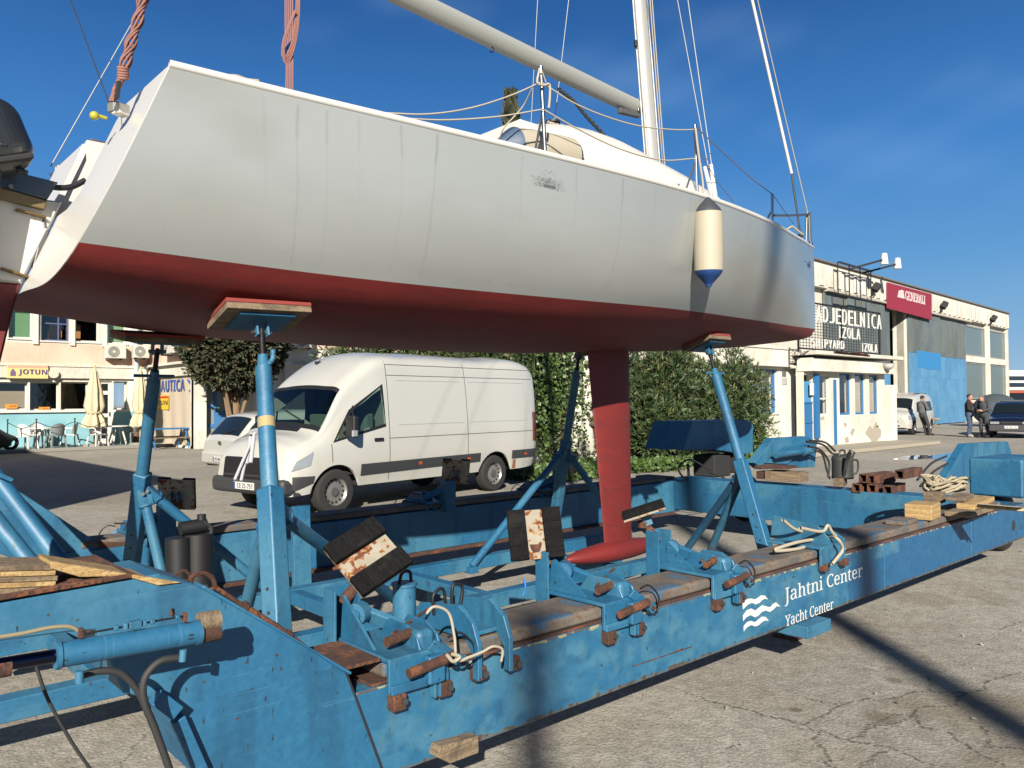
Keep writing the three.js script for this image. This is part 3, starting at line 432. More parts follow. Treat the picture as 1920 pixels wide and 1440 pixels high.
function hullMesh(which, side, NS = 90, NT = 14, off = 0) {
  const pos = [], uv = [], idx = [];
  for (let i = 0; i <= NS; i++) {
    const sg = .89 + (9.49 - .89) * (i / NS), sec = section(sg);
    for (let j = 0; j <= NT; j++) { const [b, h] = sec[which](j / NT), s = sec.sOf(h); pos.push(s, h, -(N0 - side * (b + off))); uv.push((s - .8) / 8.8, (h - 1.9) / 1.7); }
  }
  const w = NT + 1; for (let i = 0; i < NS; i++) for (let j = 0; j < NT; j++) { const a = i * w + j, b = a + w; side > 0 ? idx.push(a, b, a + 1, b, b + 1, a + 1) : idx.push(a, a + 1, b, b, a + 1, b + 1); }
  const g = new THREE.BufferGeometry(); g.setAttribute('position', new THREE.Float32BufferAttribute(pos, 3)); g.setAttribute('uv', new THREE.Float32BufferAttribute(uv, 2)); g.setIndex(idx); g.computeVertexNormals(); return g;
}
// point and normal on the bottom at half-beam b
function bottomAt(s, b) { const sec = section(s); let lo = 0, hi = 1; for (let i = 0; i < 30; i++) { const m = (lo + hi) / 2; sec.bot(m)[0] < b ? lo = m : hi = m; } const p = sec.bot(lo), q = sec.bot(Math.min(1, lo + .02)); const d = [q[0] - p[0], q[1] - p[1]], L = Math.hypot(...d); return { h: p[1], nb: d[1] / L, nh: -d[0] / L }; }
const yacht = thing('sailing_yacht', 'pale grey sailing yacht with red antifouling propped up on blue stands above the trailer', 'sailboat');
{
  const W = 2048, H = 512, X = s => (s - .8) / 8.8 * W, Y = h => (h - 1.9) / 1.7 * H, dirt = new Float32Array(W * H);
  const dab = (x, y, r, k) => { const R = Math.ceil(r + 1); for (let j = -R; j <= R; j++) for (let i = -R; i <= R; i++) { const px = Math.round(x) + i, py = Math.round(y) + j; if (px < 0 || py < 0 || px >= W || py >= H) continue; const a = k * Math.max(0, Math.min(1, r + .5 - Math.hypot(px - x, py - y))); const o = py * W + px; if (a > dirt[o]) dirt[o] = a; } };
  for (const [s, k, l] of [[1.72, .1, .9], [1.9, .2, 1], [2.05, .17, 1], [2.22, .12, .8], [2.46, .2, 1], [2.69, .25, 1], [3.3, .1, .6], [4.2, .22, .9], [4.55, .12, .7], [5.0, .14, .7], [5.95, .2, .8], [6.6, .28, .95], [7.3, .2, .8], [8.0, .16, .7], [3.75, .12, .5]]) {
    let x = X(s); const y0 = Y(3.12), y1 = Y(3.12 - .8 * l), wd = rr(.4, 1.0), w0 = rr(0, 6); for (let y = y0; y > y1; y -= .6) { x += rr(-.16, .16); dab(x + Math.sin(y * .012 + w0) * 2, y, wd + (y > Y(2.95) ? 1.6 * rnd() : 0), k * .7 * rr(.5, 1)); }
  }
  for (let i = 0; i < 420; i++) { const a = rr(-1, 1), b = rr(-1, 1); dab(X(3.5) + (a + b) * 15 + (rnd() < .3 ? 9 : 0), Y(2.97) + rr(-1, 1) * 9 + (rnd() < .25 ? rr(-6, 30) * rnd() : 0), rr(.3, 1.1), rr(.2, .8)); }
  for (let i = 0; i < 60; i++) dab(X(3.53) + rr(-14, 10), Y(2.955) + rr(-2, 2), rr(.6, 1.4), .85);
  for (let i = 0; i < 60; i++) { const s = rr(1.1, 6); dab(X(s), Y(2.33 + rnd() * .12), rr(.3, .9), rr(.3, .7) * (rnd() < .5 ? 1 : -1)); }
  for (let i = 0; i < 46; i++) { const s = rr(6.2, 8.6); let x = X(s), y = Y(rr(2.55, 2.9)); const L = rr(20, 60); for (let q = 0; q < L; q++) { x -= .25; dab(x, y - q, .4, rr(.03, .13)); } }
  const map = tex(W, H, (u, v) => {
    const o = Math.floor(v * H) * W + Math.floor(u * W); let c = mix3([165, 169, 167], [157, 161, 158], sm(.35, .7, fbm(u, v, 8, 5, 4, 3)));
    c = mix3(c, [142, 144, 134], sm(.58, .8, fbm(u, v, 5, 4, 8, 2)) * .5); return mix3(c, [74, 74, 66], Math.abs(dirt[o]));
  });
  map.repeat.set(1, 1); map.wrapS = map.wrapT = THREE.ClampToEdgeWrapping;
  M.gel = phys({ map, roughness: .3, clearcoat: .5, clearcoatRoughness: .22 });
  T.red = tex(512, 512, (u, v) => { const a = fbm(u, v, 5, 5, 3), s = fbm(u, v, 4, 4, 7, 40); let c = mix3([130, 35, 31], [116, 31, 28], sm(.3, .7, a)); c = mix3(c, [98, 34, 30], sm(.52, .78, s) * .4); c = mix3(c, [144, 58, 50], sm(.6, .75, fbm(u, v, 40, 3, 11)) * .2); return mix3(c, [92, 54, 48], sm(.68, .82, fbm(u, v, 14, 4, 15)) * .4); }, 1.5);
  M.red = std({ map: T.red, roughness: .62, bumpMap: lumpBump, bumpScale: .001 });
  M.gelWhite = phys({ color: rgb(232, 229, 220), roughness: .35, clearcoat: .3, clearcoatRoughness: .2 });
  const tw = g => { const p = g.attributes.position, uv = []; for (let i = 0; i < p.count; i++) uv.push(p.getX(i), p.getY(i) + p.getZ(i)); g.setAttribute('uv', new THREE.Float32BufferAttribute(uv, 2)); return g; };
  part(yacht, 'topsides', [hullMesh('top', 1), hullMesh('top', -1)], M.gel);
  part(yacht, 'bottom', [tw(hullMesh('bot', 1)), tw(hullMesh('bot', -1))], M.red);
  // sheer: rounded white gunwale
  for (const sd of [1, -1]) { const pts = []; for (let i = 0; i <= 60; i++) { const sg = .89 + 8.55 * i / 60, sec = section(sg), [b, h] = sec.top(1); pts.push(V(sec.sOf(h) - .004, h + .004, N0 - sd * (b - .012))); } part(yacht, 'gunwale', new THREE.TubeGeometry(new THREE.CatmullRomCurve3(pts), 120, .022, 10), M.gelWhite); }
  // deck, side decks and cockpit
  const deckG = (s0, s1, f0, f1, NSs = 50) => { const pos = [], idx = []; for (let i = 0; i <= NSs; i++) { const s = lerp(s0, s1, i / NSs), b = bS(s) - .01, h = hS(s) - .005; for (let j = 0; j <= 8; j++) { const q = lerp(f0(b), f1(b), j / 8); pos.push(s, h + .05 * (1 - (q / b) * (q / b)), -(N0 - q)); } } for (let i = 0; i < NSs; i++) for (let j = 0; j < 8; j++) { const a = i * 9 + j, b = a + 9; idx.push(a, a + 1, b, b, a + 1, b + 1); } const g = new THREE.BufferGeometry(); g.setAttribute('position', new THREE.Float32BufferAttribute(pos, 3)); g.setIndex(idx); g.computeVertexNormals(); return tw(g); };
  part(yacht, 'deck', [deckG(2.9, 9.46, b => -b, b => b), deckG(1.33, 2.9, b => .4, b => b, 12), deckG(1.33, 2.9, b => -b, b => -.4, 12)], M.gelWhite);
  part(yacht, 'cockpit', [boxSN(1.06, 2.9, 2.58, 2.61, N0 - .66, N0 + .66), solid(plane(0, N0 - .435, 1, N0 - .435), [[1.07, 2.6], [1.31, 3.215], [2.9, 3.215], [2.9, 2.6]], -.035, 0), solid(plane(0, N0 + .40, 1, N0 + .40), [[1.07, 2.6], [1.31, 3.215], [2.9, 3.215], [2.9, 2.6]], -.035, 0), boxSN(2.88, 2.92, 2.6, 3.2, N0 - .66, N0 + .66)], M.gelWhite);
  // transom with its cut-out
  { const sec = section(.89), out = []; for (let j = 0; j <= 14; j++) out.push(sec.bot(j / 14)); for (let j = 1; j <= 14; j++) out.push(sec.top(j / 14));
    const L = [...out.map(p => [-p[0], p[1]])].reverse().slice(0, -1).concat(out); // left sheer ... keel ... right sheer (b, h)
    const top = out[out.length - 1]; const cut = [[.43, top[1] + .005], [.38, 3.1], [.37, 2.8], [.35, 2.7], [.2, 2.64]];
    const full = L.concat(cut, cut.map(p => [-p[0], p[1]]).reverse());
    const sh = new THREE.Shape(full.map(p => new THREE.Vector2(p[0], p[1] - 2.2))); let g = new THREE.ExtrudeGeometry(sh, { depth: .035, bevelEnabled: false });
    g.applyMatrix4(new THREE.Matrix4().makeBasis(v3(0, 0, 1), v3(.41, 1, 0), v3(1, 0, 0)).setPosition(.885, 2.2, -N0)); g = g.toNonIndexed(); const p = g.attributes.position; for (let i = 0; i < p.count; i += 3) { for (const k of [0]) { const a = [p.getX(i + 1), p.getY(i + 1), p.getZ(i + 1)], b = [p.getX(i + 2), p.getY(i + 2), p.getZ(i + 2)]; p.setXYZ(i + 1, ...b); p.setXYZ(i + 2, ...a); } } g.computeVertexNormals();
    part(yacht, 'transom', muv(g), M.gelWhite); }
  // keel fin and bulb
  { const pos = [], idx = [], NF = 20; for (let i = 0; i <= 12; i++) { const t = i / 12, h = lerp(2.12, .3, t), sa = lerp(5.31, 5.52, t), sb = lerp(5.89, 5.90, t), c = sb - sa; for (let j = 0; j < NF; j++) { const th = j / NF * 2 * Math.PI, x = .5 - .5 * Math.cos(th), y = .65 * c * .16 * Math.sin(th) * (1 - .55 * x); pos.push(sa + c * (1 - x), h, -(N0 + y)); } } for (let i = 0; i < 12; i++) for (let j = 0; j < NF; j++) { const a = i * NF + j, b = i * NF + (j + 1) % NF; idx.push(a, a + NF, b, b, a + NF, b + NF); } const g = new THREE.BufferGeometry(); g.setAttribute('position', new THREE.Float32BufferAttribute(pos, 3)); g.setIndex(idx); g.computeVertexNormals();
    const keel = part(yacht, 'keel_fin', tw(g), M.red);
    const pr = [[0, 0], [.02, .03], [.1, .062], [.25, .095], [.45, .118], [.65, .128], [.85, .12], [1.05, .1], [1.2, .075], [1.29, .045], [1.33, 0]].map(p => new THREE.Vector2(p[1], p[0])); const b = new THREE.LatheGeometry(new THREE.SplineCurve(pr).getPoints(40).map(p => new THREE.Vector2(Math.max(0, p.x), p.y)), 28); b.rotateZ(-Math.PI / 2); b.scale(1, .74, .95); b.translate(5.02, .225, -N0); part(keel, 'bulb', tw(b), M.red); }
  // rudder hung on the transom
  { const rp = plane(0, N0 - .03, 1, N0 - .03), le = h => .872 + .41 * (h - 2.2);
    const rud = part(yacht, 'rudder_blade', solid(rp, [[le(2.72), 2.72], [le(2.5), 2.5], [le(2.252), 2.252], [.36, 2.252], [.46, 2.7]], -.05, 0, [], .012), M.gelWhite);
    part(rud, 'rudder_red_part', solid(rp, [[le(2.25), 2.25], [.862, 2.14], [.80, 1.83], [.70, 1.3], [.6, 1.02], [.4, 1.0], [.34, 1.6], [.36, 2.25]], -.05, 0, [], .012), M.red);
    part(rud, 'stock_strap', bar(hitN(84, 432, N0), hitN(62, 515, N0), .03, .05), M.steelDull);
    for (const [a, b] of [[[30, 393], [86, 408]], [[2, 503], [60, 522]]]) { const st = part(rud, 'pintle_strap', bar(hitN(a[0], a[1], N0 - .05), hitN(b[0], b[1], N0 - .05), .035, .012, Math.PI / 2), flat(150, 120, 72, .45, { metalness: .7 })); for (const t of [.15, .45, .75]) part(st, 'bolt', disc(hitN(lerp(a[0], b[0], t), lerp(a[1], b[1], t), N0 - .056), v3(0, 0, 1), .009, .006, 8), M.steelDull); }
    part(rud, 'pintle', [rod(hitN(82, 412, N0 - .02), hitN(84, 428, N0 - .02), .014), rod(hitN(52, 520, N0 - .02), hitN(54, 532, N0 - .02), .014)], M.steelDull);
    part(rud, 'tiller_head', solid(rp, pxs(rp, [[-60, 335], [0, 328], [22, 326], [104, 346], [84, 378], [0, 354], [-60, 345]]), .02, .06, [], .004), flat(84, 94, 104, .3, { metalness: .8 }));
    part(rud, 'tiller_head_cheek', solid(rp, pxs(rp, [[-60, 350], [0, 356], [84, 379], [80, 396], [0, 376], [-60, 364]]), .01, .05, [], .004), flat(122, 104, 66, .5));
    part(rud, 'tiller', pipe([[-30, 326], [35, 330], [80, 346], [110, 352], [135, 350], [160, 338]].map(p => hitN(p[0], p[1], N0 - .02)), .016, 8, 40), flat(70, 72, 78, .35, { metalness: .6 }));
    part(rud, 'bolt', disc(hitN(20, 350, N0 - .1), v3(0, 0, 1), .012, .01, 8), M.steelDull); }
  // outboard on its bracket, mostly out of view
  { const g = new RoundedBoxGeometry(.34, .38, .28, 5, .12); { const q = g.attributes.position; for (let i = 0; i < q.count; i++) { const k = 1 - .35 * Math.max(0, q.getY(i)); q.setX(i, q.getX(i) * k); q.setZ(i, q.getZ(i) * k); } } g.computeVertexNormals(); g.rotateZ(.35); g.translate(...hitN(-20, 258, 4.75).toArray()); const ob = part(yacht, 'outboard_motor', muv(g), flat(38, 42, 46, .35)); part(ob, 'motor_seam', boxAt(hitN(-14, 312, 4.75), .33, .03, .29, .012, 0, 0, .35), M.dark); part(ob, 'motor_leg', [bar(hitN(-20, 315, 4.75), hitN(-70, 560, 4.75), .1, .16, 0, .02), boxAt(hitN(-72, 566, 4.75), .2, .07, .07, .03)], M.black); part(ob, 'propeller', [0, 2.09, 4.19].map(q => boxAt(hitN(-98, 566, 4.75).add(v3(0, Math.cos(q) * .06, Math.sin(q) * .06)), .015, .1, .05, .006, 0, q + .4)), M.steelDull); part(ob, 'motor_latch', [boxAt(hitN(6, 272, 4.62), .03, .014, .03), boxAt(hitN(42, 322, 4.68), .05, .02, .02), rod(hitN(28, 305, 4.7), hitN(46, 322, 4.68), .01)], M.black); part(ob, 'motor_decal', boxAt(hitN(1, 262, 4.615), .012, .03, .004), M.white); }
  // stern light block, yellow handle
  const sl = part(yacht, 'stern_light', [boxAt(hitN(226, 206, 4.16), .07, .06, .06, .012, .4)], M.gelWhite); part(sl, 'light_lens', boxAt(hitN(211, 202, 4.17), .03, .05, .05, .01, .4), flat(120, 122, 120, .2));
  part(yacht, 'yellow_handle', [rod(hitN(200, 222, 4.3), hitN(180, 216, 4.3), .009), new THREE.SphereGeometry(.022, 18, 14).translate(...hitN(177, 217, 4.3).toArray())], flat(190, 182, 60, .4));
  // coachroof: loft of rounded sections
  { const prof = [[925, 264], [950, 252], [975, 241], [995, 236], [1030, 238], [1070, 246], [1110, 260], [1150, 281], [1190, 305], [1230, 328], [1262, 347], [1292, 362]].map(p => hitN(p[0], p[1], N0 - .42)); const pos = [], idx = [], K = 14;
    for (const p of prof) { const hd = hS(p.x) + .02, hh = Math.max(.01, p.y - hd), wB = Math.min(.86, (bS(p.x)) * .66); for (let j = 0; j <= K; j++) { const a = Math.PI * j / K, c = Math.cos(a), sn = Math.sin(a); pos.push(p.x, hd - .03 + (hh + .05) * Math.pow(sn, .45), -(N0 - wB * Math.sign(c) * Math.pow(Math.abs(c), .6))); } }
    for (let i = 0; i < prof.length - 1; i++) for (let j = 0; j < K; j++) { const a = i * (K + 1) + j, b = a + K + 1; idx.push(a, b, a + 1, b, b + 1, a + 1); }
    const g = new THREE.BufferGeometry(); g.setAttribute('position', new THREE.Float32BufferAttribute(pos, 3)); g.setIndex(idx); g.computeVertexNormals(); const cr = part(yacht, 'coachroof', tw(g), M.gelWhite);
    part(cr, 'companionway', [boxAt(hitN(952, 256, N0 - .3), .2, .1, .5, .01)], M.gelWhite);
    const wc = part(yacht, 'winch', [disc(hitN(1037, 236, N0 - .5), v3(0, 1, 0), .045, .04), disc(hitN(1037, 231, N0 - .5), v3(0, 1, 0), .058, .014)], M.black);
    part(yacht, 'clutch_box', boxAt(hitN(1100, 258, N0 - .5), .1, .06, .1, .01), flat(92, 88, 80, .6));
    part(yacht, 'hatch_rail', [pipe([[1232, 320], [1248, 322], [1250, 330]].map(p => hitN(p[0], p[1], N0 - .4)), .01, 6, 12)], M.black); }
  // spars
  const ma = hitN(1226, 330, N0), mb = hitN(1197, -30, N0); const md = mb.clone().sub(ma).normalize(); const mtop = ma.clone().addScaledVector(md, 8.8);
  { const sh = new THREE.CylinderGeometry(1, 1, ma.distanceTo(mtop), 28); sh.scale(.085, 1, .06); const mast = part(yacht, 'mast', align(sh, ma, mtop), flat(206, 204, 196, .38, { metalness: .35 }));
    for (const [dx, nn, r] of [[-15, N0 - .07, .006], [-10, N0 - .08, .005], [12, N0 - .07, .006], [17, N0 - .02, .006], [21, N0, .006]]) part(mast, 'halyard', rod(hitN(1226 + dx, 318, nn), hitN(1226 + dx, 318, nn).addScaledVector(hitN(1197 + dx, -60, nn).sub(hitN(1226 + dx, 318, nn)).normalize(), 8), r, r, 8), dx > 15 ? M.ropeWhite : M.white);
    part(mast, 'gooseneck', [boxAt(hitN(1197, 205, N0 - .02), .07, .07, .06, .01), boxAt(hitN(1196, 190, N0 - .03), .04, .05, .04, .008)], M.steelDull);
    part(mast, 'mast_cleat', [boxAt(hitN(1192, 82, N0 - .08), .03, .07, .03, .008), boxAt(hitN(1217, 162, N0 - .04), .02, .05, .02, .005)], M.black); }
  { const a = hitN(1196, 204, N0), b = hitN(722, -24, N0 - .02); const dd = b.clone().sub(a).normalize(), b2 = a.clone().addScaledVector(dd, a.distanceTo(hitN(508, -127, N0 - .02))); const g = new THREE.CylinderGeometry(1, 1, a.distanceTo(b2), 24); g.scale(.05, 1, .078); const boom = part(yacht, 'boom', align(g, a, b2, 1.0), flat(176, 178, 172, .5, { metalness: .15 })); part(boom, 'boom_end', [bar(hitN(1160, 207, N0 - .01), hitN(1198, 216, N0 - .01), .05, .05)], flat(90, 92, 92, .5)); part(boom, 'boom_hook', pipe([[922, 88], [926, 92], [924, 98], [918, 96]].map(p => hitN(p[0], p[1], N0 - .09)), .005, 6, 14), M.darkMetal);
    const vg = [[1048, 166], [1075, 188], [1100, 218], [1130, 250], [1160, 286]].map(p => hitN(p[0], p[1], N0 - .05)); const c = new THREE.CatmullRomCurve3(vg); for (const k of [0, 1]) { const pts = []; for (let i = 0; i <= 60; i++) { const p = c.getPoint(i / 60), a2 = i * .9 + k * Math.PI; pts.push(p.add(v3(Math.cos(a2) * .012, Math.sin(a2) * .012, 0))); } part(yacht, 'vang_rope', pipe(pts, .011, 6, 120), M.ropeDark); } }
  // standing rigging
  const wire = (x0, y0, n0, x1, y1, n1, r, name = 'shroud', m = M.wire) => part(yacht, name, rod(hitN(x0, y0, n0), hitN(x1, y1, n1), r, r, 8), m);
  // stays run up to the mast; of the possible heights take the one whose line passes where the photograph shows it
  camera.updateProjectionMatrix();
  const mastAt = L => ma.clone().addScaledVector(md, L);
  const stay = (x0, y0, n0, xt, r, name = 'shroud', m = M.wire, from) => {
    const a = from || hitN(x0, y0, n0); let best = 1e9, B = null;
    for (let L = 2.2; L <= 8.7; L += .05) { const e = mastAt(L); let xs = null, prev = null; for (let i = 0; i <= 60; i++) { const q = a.clone().lerp(e, i / 60).project(camera); const X = (q.x + 1) * 960, Y = (1 - q.y) * 720; if (Y < 0) { xs = prev ? lerp(prev[0], X, prev[1] / (prev[1] - Y)) : X; break; } prev = [X, Y]; } if (xs === null) continue; const d = Math.abs(xs - xt); if (d < best) { best = d; B = e; } }
    return part(yacht, name, rod(a, B || mtop, r, r, 8), m);
  };
  stay(1329, 318, 3.74, 1270, .0045); stay(1334, 308, 3.7, 1318, .0045);
  stay(995, 245, 5.6, 989, .004); stay(1040, 226, 5.2, 1066, .004);
  stay(95, 312, 5.0, 218, .0035, 'backstay');
  wire(205, 195, 4.2, 40, -250, 4.9, .003, 'whip_antenna', M.black);
  wire(1500, 435, N0, 1484, 325, N0, .013, 'furler', M.steel); stay(0, 0, 0, 1422, .019, 'forestay', M.white, hitN(1484, 325, N0)); stay(1514, 398, N0 + .05, 1441, .006, 'spinnaker_halyard', M.ropeWhite);
  part(yacht, 'running_backstay', rod(hitN(284, -58, 4.1), mastAt(7.6), .004, .004, 8), M.wire);
  for (const [x, y, x2, y2, n] of [[1336, 372, 1321, 312, 3.73], [1341, 374, 1333, 308, 3.7]]) part(yacht, 'chainplate_cover', rod(hitN(x, y, n), hitN(x2, y2, n), .022, .014, 12), flat(240, 240, 238, .4));
  // stanchions, pulpit, lifelines
  for (const [x, y, x2, y2, xb, yb, n, r] of [[1022, 290, 1014, 124, 1003, 284, 3.6, .013], [1307, 362, 1303, 234, 1286, 356, 3.6, .012], [1448, 424, 1448, 363, 1434, 418, 3.8, .012]]) { const st = part(yacht, 'stanchion', rod(hitN(x, y, n), hitN(x2, y2, n), r, r, 14), M.steel); part(st, 'stanchion_brace', rod(hitN(xb, yb, n + .1), hitN(lerp(x, x2, .5), lerp(y, y2, .5), n), r * .6, r * .6, 10), M.steelDull); }
  part(yacht, 'pulpit', [pipe([[1450, 404], [1480, 404], [1512, 402], [1517, 400]].map((p, i) => hitN(p[0], p[1], [3.95, 4.4, 4.75, 4.85][i])), .013, 8, 24), rod(hitN(1519, 462, 4.85), hitN(1516, 398, 4.85), .013), rod(hitN(1511, 455, 4.8), hitN(1513, 398, 4.82), .012), rod(hitN(1521, 460, 4.98), hitN(1518, 398, 4.95), .013)], M.steelDull);
  const ll = (pts, r = .005, m = M.ropeWhite) => part(yacht, 'lifeline', pipe(pts.map(p => hitN(p[0], p[1], p[2])), r, 6, 60), m);
  ll([[722, 212, 3.66], [800, 214, 3.64], [880, 203, 3.62], [960, 178, 3.6], [1012, 155, 3.58]]); ll([[1016, 155, 3.58], [1080, 195, 3.55], [1180, 232, 3.53], [1260, 243, 3.55], [1303, 243, 3.58]]);
  ll([[757, 222, 3.66], [830, 225, 3.64], [930, 219, 3.6], [1018, 205, 3.58]]); ll([[1020, 206, 3.58], [1080, 240, 3.56], [1160, 278, 3.55], [1240, 300, 3.56], [1304, 297, 3.58]]);
  ll([[1307, 240, 3.6], [1360, 290, 3.66], [1410, 335, 3.74], [1448, 364, 3.8]], .004, flat(120, 104, 92, .8)); ll([[1307, 275, 3.6], [1345, 340, 3.66], [1375, 378, 3.72]], .003, flat(120, 104, 92, .8)); ll([[1450, 366, 3.85], [1470, 395, 4.2], [1488, 420, 4.5]], .003, M.darkMetal);
  ll([[1000, 160, 3.62], [980, 200, 3.75], [945, 240, 3.85], [938, 256, 3.9]]); ll([[1012, 128, 3.58], [1008, 156, 3.57], [1020, 160, 3.57], [1030, 158, 3.57], [1031, 180, 3.57], [1029, 203, 3.57]], .008); ll([[1015, 130, 3.57], [1024, 155, 3.57]], .004);
  part(yacht, 'bow_roller', [boxAt(hitN(1518, 458, 4.85), .06, .05, .06, .01), boxAt(hitN(1500, 442, 4.85), .08, .03, .06, .01)], M.darkMetal);
  part(yacht, 'deck_line', [pipe([[1475, 430], [1485, 425], [1495, 432], [1505, 440]].map(p => hitN(p[0], p[1], 4.5)), .012, 6, 20), pipe([[1513, 452], [1512, 466], [1517, 474], [1523, 468], [1520, 454]].map(p => hitN(p[0], p[1], 4.82)), .006, 6, 24), pipe([[425, 142], [445, 143], [462, 149], [485, 152]].map(p => hitN(p[0], p[1], 3.85)), .008, 6, 20)], M.ropeWhite);
  // registration letters on the bow, following the hull
  { const s0 = 8.25; const a = hitN(1500, 474, 4.45), pos = []; const n = x => N0 - (section(x).top(.72)[0] + .004); const A = V(8.05, 0, n(8.05)), B = V(8.75, 0, n(8.75)); const pl = plane(A.x, -A.z, B.x, -B.z); const g = text('IT-1247', .62, .12, .003, fontReg); g.translate(.06, 3.10, .006); g.applyMatrix4(pl.m); part(yacht, 'registration_letters', g, flat(44, 52, 84, .6)); }
  rebase(yacht, V(5.6, 2.02, N0));
}
// ---------- boat stands ----------
function stand(label, s, b, side, foot, tC, feet, o = {}) {
  const t = thing('boat_stand', label, 'boat stand', 'adjustable stands propping up the yacht');
  const q = bottomAt(s, b), up = v3(0, -q.nh, side * -q.nb).normalize(); // points into the hull
  const c = V(s, q.h, N0 - side * b), P = c.clone().addScaledVector(up, -.13);
  const rot = new THREE.Quaternion().setFromUnitVectors(v3(0, 1, 0), up).multiply(new THREE.Quaternion().setFromAxisAngle(v3(0, 1, 0), o.yaw || 0));
  const put = (g, d) => { g = muv(g); g.applyMatrix4(new THREE.Matrix4().compose(c.clone().addScaledVector(up, d), rot, v3(1, 1, 1))); return g; };
  const w = o.w || .46; { const ax = foot.clone().sub(P); foot = foot.clone().addScaledVector(ax, .238 / -ax.y); }
  const bd = part(t, 'pad_board', put(new RoundedBoxGeometry(w, .035, .32, 1, .004), -.045), M.woodOld);
  part(bd, 'pad_paint', put(new RoundedBoxGeometry(w + .004, .022, .324, 1, .004), -.0165), flat(146, 54, 46, .8));
  part(t, 'pad_plate', put(new RoundedBoxGeometry(w * .66, .014, .24, 1, .003), -.0705), M.blue);
  const axis = foot.clone().sub(P).normalize(), L = P.distanceTo(foot), at = d => P.clone().addScaledVector(axis, d), side1 = v3(1, 0, 0);
  part(t, 'yoke', [-1, 1].map(k => { const g = muv(new RoundedBoxGeometry(.012, .085, .05, 1, .004)); g.applyMatrix4(new THREE.Matrix4().compose(P.clone().add(v3(k * .03, .02, 0)), rot, v3(1, 1, 1))); return g; }), M.blue);
  part(t, 'yoke_bolt', [rod(P.clone().add(v3(-.055, 0, 0)), P.clone().add(v3(.055, 0, 0)), .012, .012, 8)], M.steelDull);
  const d0 = o.screw || .16, dc = tC * L;
  const thread = []; for (let i = 0; i < 14; i++) thread.push(disc(at(-.0 + i * d0 / 14), axis, .017, d0 / 28, 10));
  part(t, 'screw', [rod(at(-.02), at(d0), .0135, .0135, 10), ...thread], M.darkMetal);
  part(t, 'nut_handle', [rod(at(d0 - .02), at(d0 + .05), .027, .034, 16), ...(o.tape ? [pipe([at(d0 + .03).add(v3(.02, 0, .02)), at(d0 + .0).add(v3(.03, 0, .05)), at(d0 - .035).add(v3(.03, 0, .06)), at(d0 - .05).add(v3(.03, 0, .06))], .014, 8, 16)] : [rod(at(d0 + .02).add(v3(-.13, 0, 0)), at(d0 + .02).add(v3(.13, 0, 0)), .011, .011, 10)])], M.blue);
  const tube = part(t, 'inner_tube', [rod(at(d0 + .05), at(dc + .1), .043, .043, 28)], M.blue);
  part(tube, 'tube_cap', rod(at(d0 + .04), at(d0 + .06), .035, .043, 24), M.blue);
  if (o.tape) part(tube, 'tape_band', rod(at(o.tape), at(o.tape + .055), .0445, .0445, 28), flat(178, 160, 112, .7));
  const post = part(t, 'outer_post', bar(at(dc), foot, .1, .1, o.roll || .6, .012), M.blue);
  // pin holes down one face
  { const r = o.roll || .6, qa = new THREE.Quaternion().setFromUnitVectors(v3(0, 1, 0), axis); const fn = v3(Math.sin(r), 0, Math.cos(r)).applyQuaternion(qa); if (fn.dot(camera.position.clone().sub(foot)) < 0) fn.negate(); for (let d = dc + .5; d < L - .06; d += .11) part(post, 'pin_hole', disc(at(d).addScaledVector(fn, .0485), fn, .009, .0035, 10), M.dark); part(post, 'locking_pin', [disc(at(L - .35).addScaledVector(fn, .0485), fn, .012, .03, 10)], M.rust); }
  part(t, 'foot_plate', boxAt(foot.clone().setY(-.23), .2, .014, .2, .003), M.rust);
  feet.forEach((f, i) => {
    const h = at(dc + .1), d = f.clone().sub(h).normalize(), st = h.clone().addScaledVector(d, .1);
    const lg = part(t, 'leg', [rod(st, f, .036, .036, 20)], M.blue);
    part(lg, 'leg_lug', [bar(h.clone().addScaledVector(d, .03), st.clone().addScaledVector(d, .06), .07, .09, .4), disc(st.clone().addScaledVector(d, .04), d, .05, .012)], M.blue);
    part(lg, 'leg_bolt', rod(h.clone().addScaledVector(d, .06).add(v3(-.02, 0, .06)), h.clone().addScaledVector(d, .06).add(v3(.02, 0, -.06)), .014, .014, 6), M.steelDull);
    part(lg, 'leg_foot', boxAt(f.clone().add(v3(0, -.03, 0)), .1, .06, .1), M.blue);
  });
  return rebase(t, foot.clone());
}
stand('blue stand with a taped round tube and red edged board under the near stern bilge', 1.87, .77, 1, V(1.6, .0, 3.27), .36, [V(1.95, 0.05, 4.68), V(3.44, 0.05, 4.95)], { tape: .5, yaw: -.05 });
stand('blue stand leaning under the near bow beside the fender, collar with two legs', 6.3, .58, 1, V(5.85, 0, 3.34), .42, [V(6.7, 0.05, 4.9), V(6.62, 0.05, 4.56)], { w: .34, screw: .2 });
stand('dark shaded stand under the far stern bilge in front of the cafe', 1.8, .62, -1, V(1.9, 0, 6.55), .38, [V(2.03, 0.05, 5.9), V(2.9, 0.05, 6.02)], { w: .5 });
stand('dark shaded stand under the far side beside the red keel', 6.0, .7, -1, V(6.48, 0, 6.56), .38, [V(4.8, 0.05, 5.94), V(7.05, 0.05, 5.9)], { w: .3 });
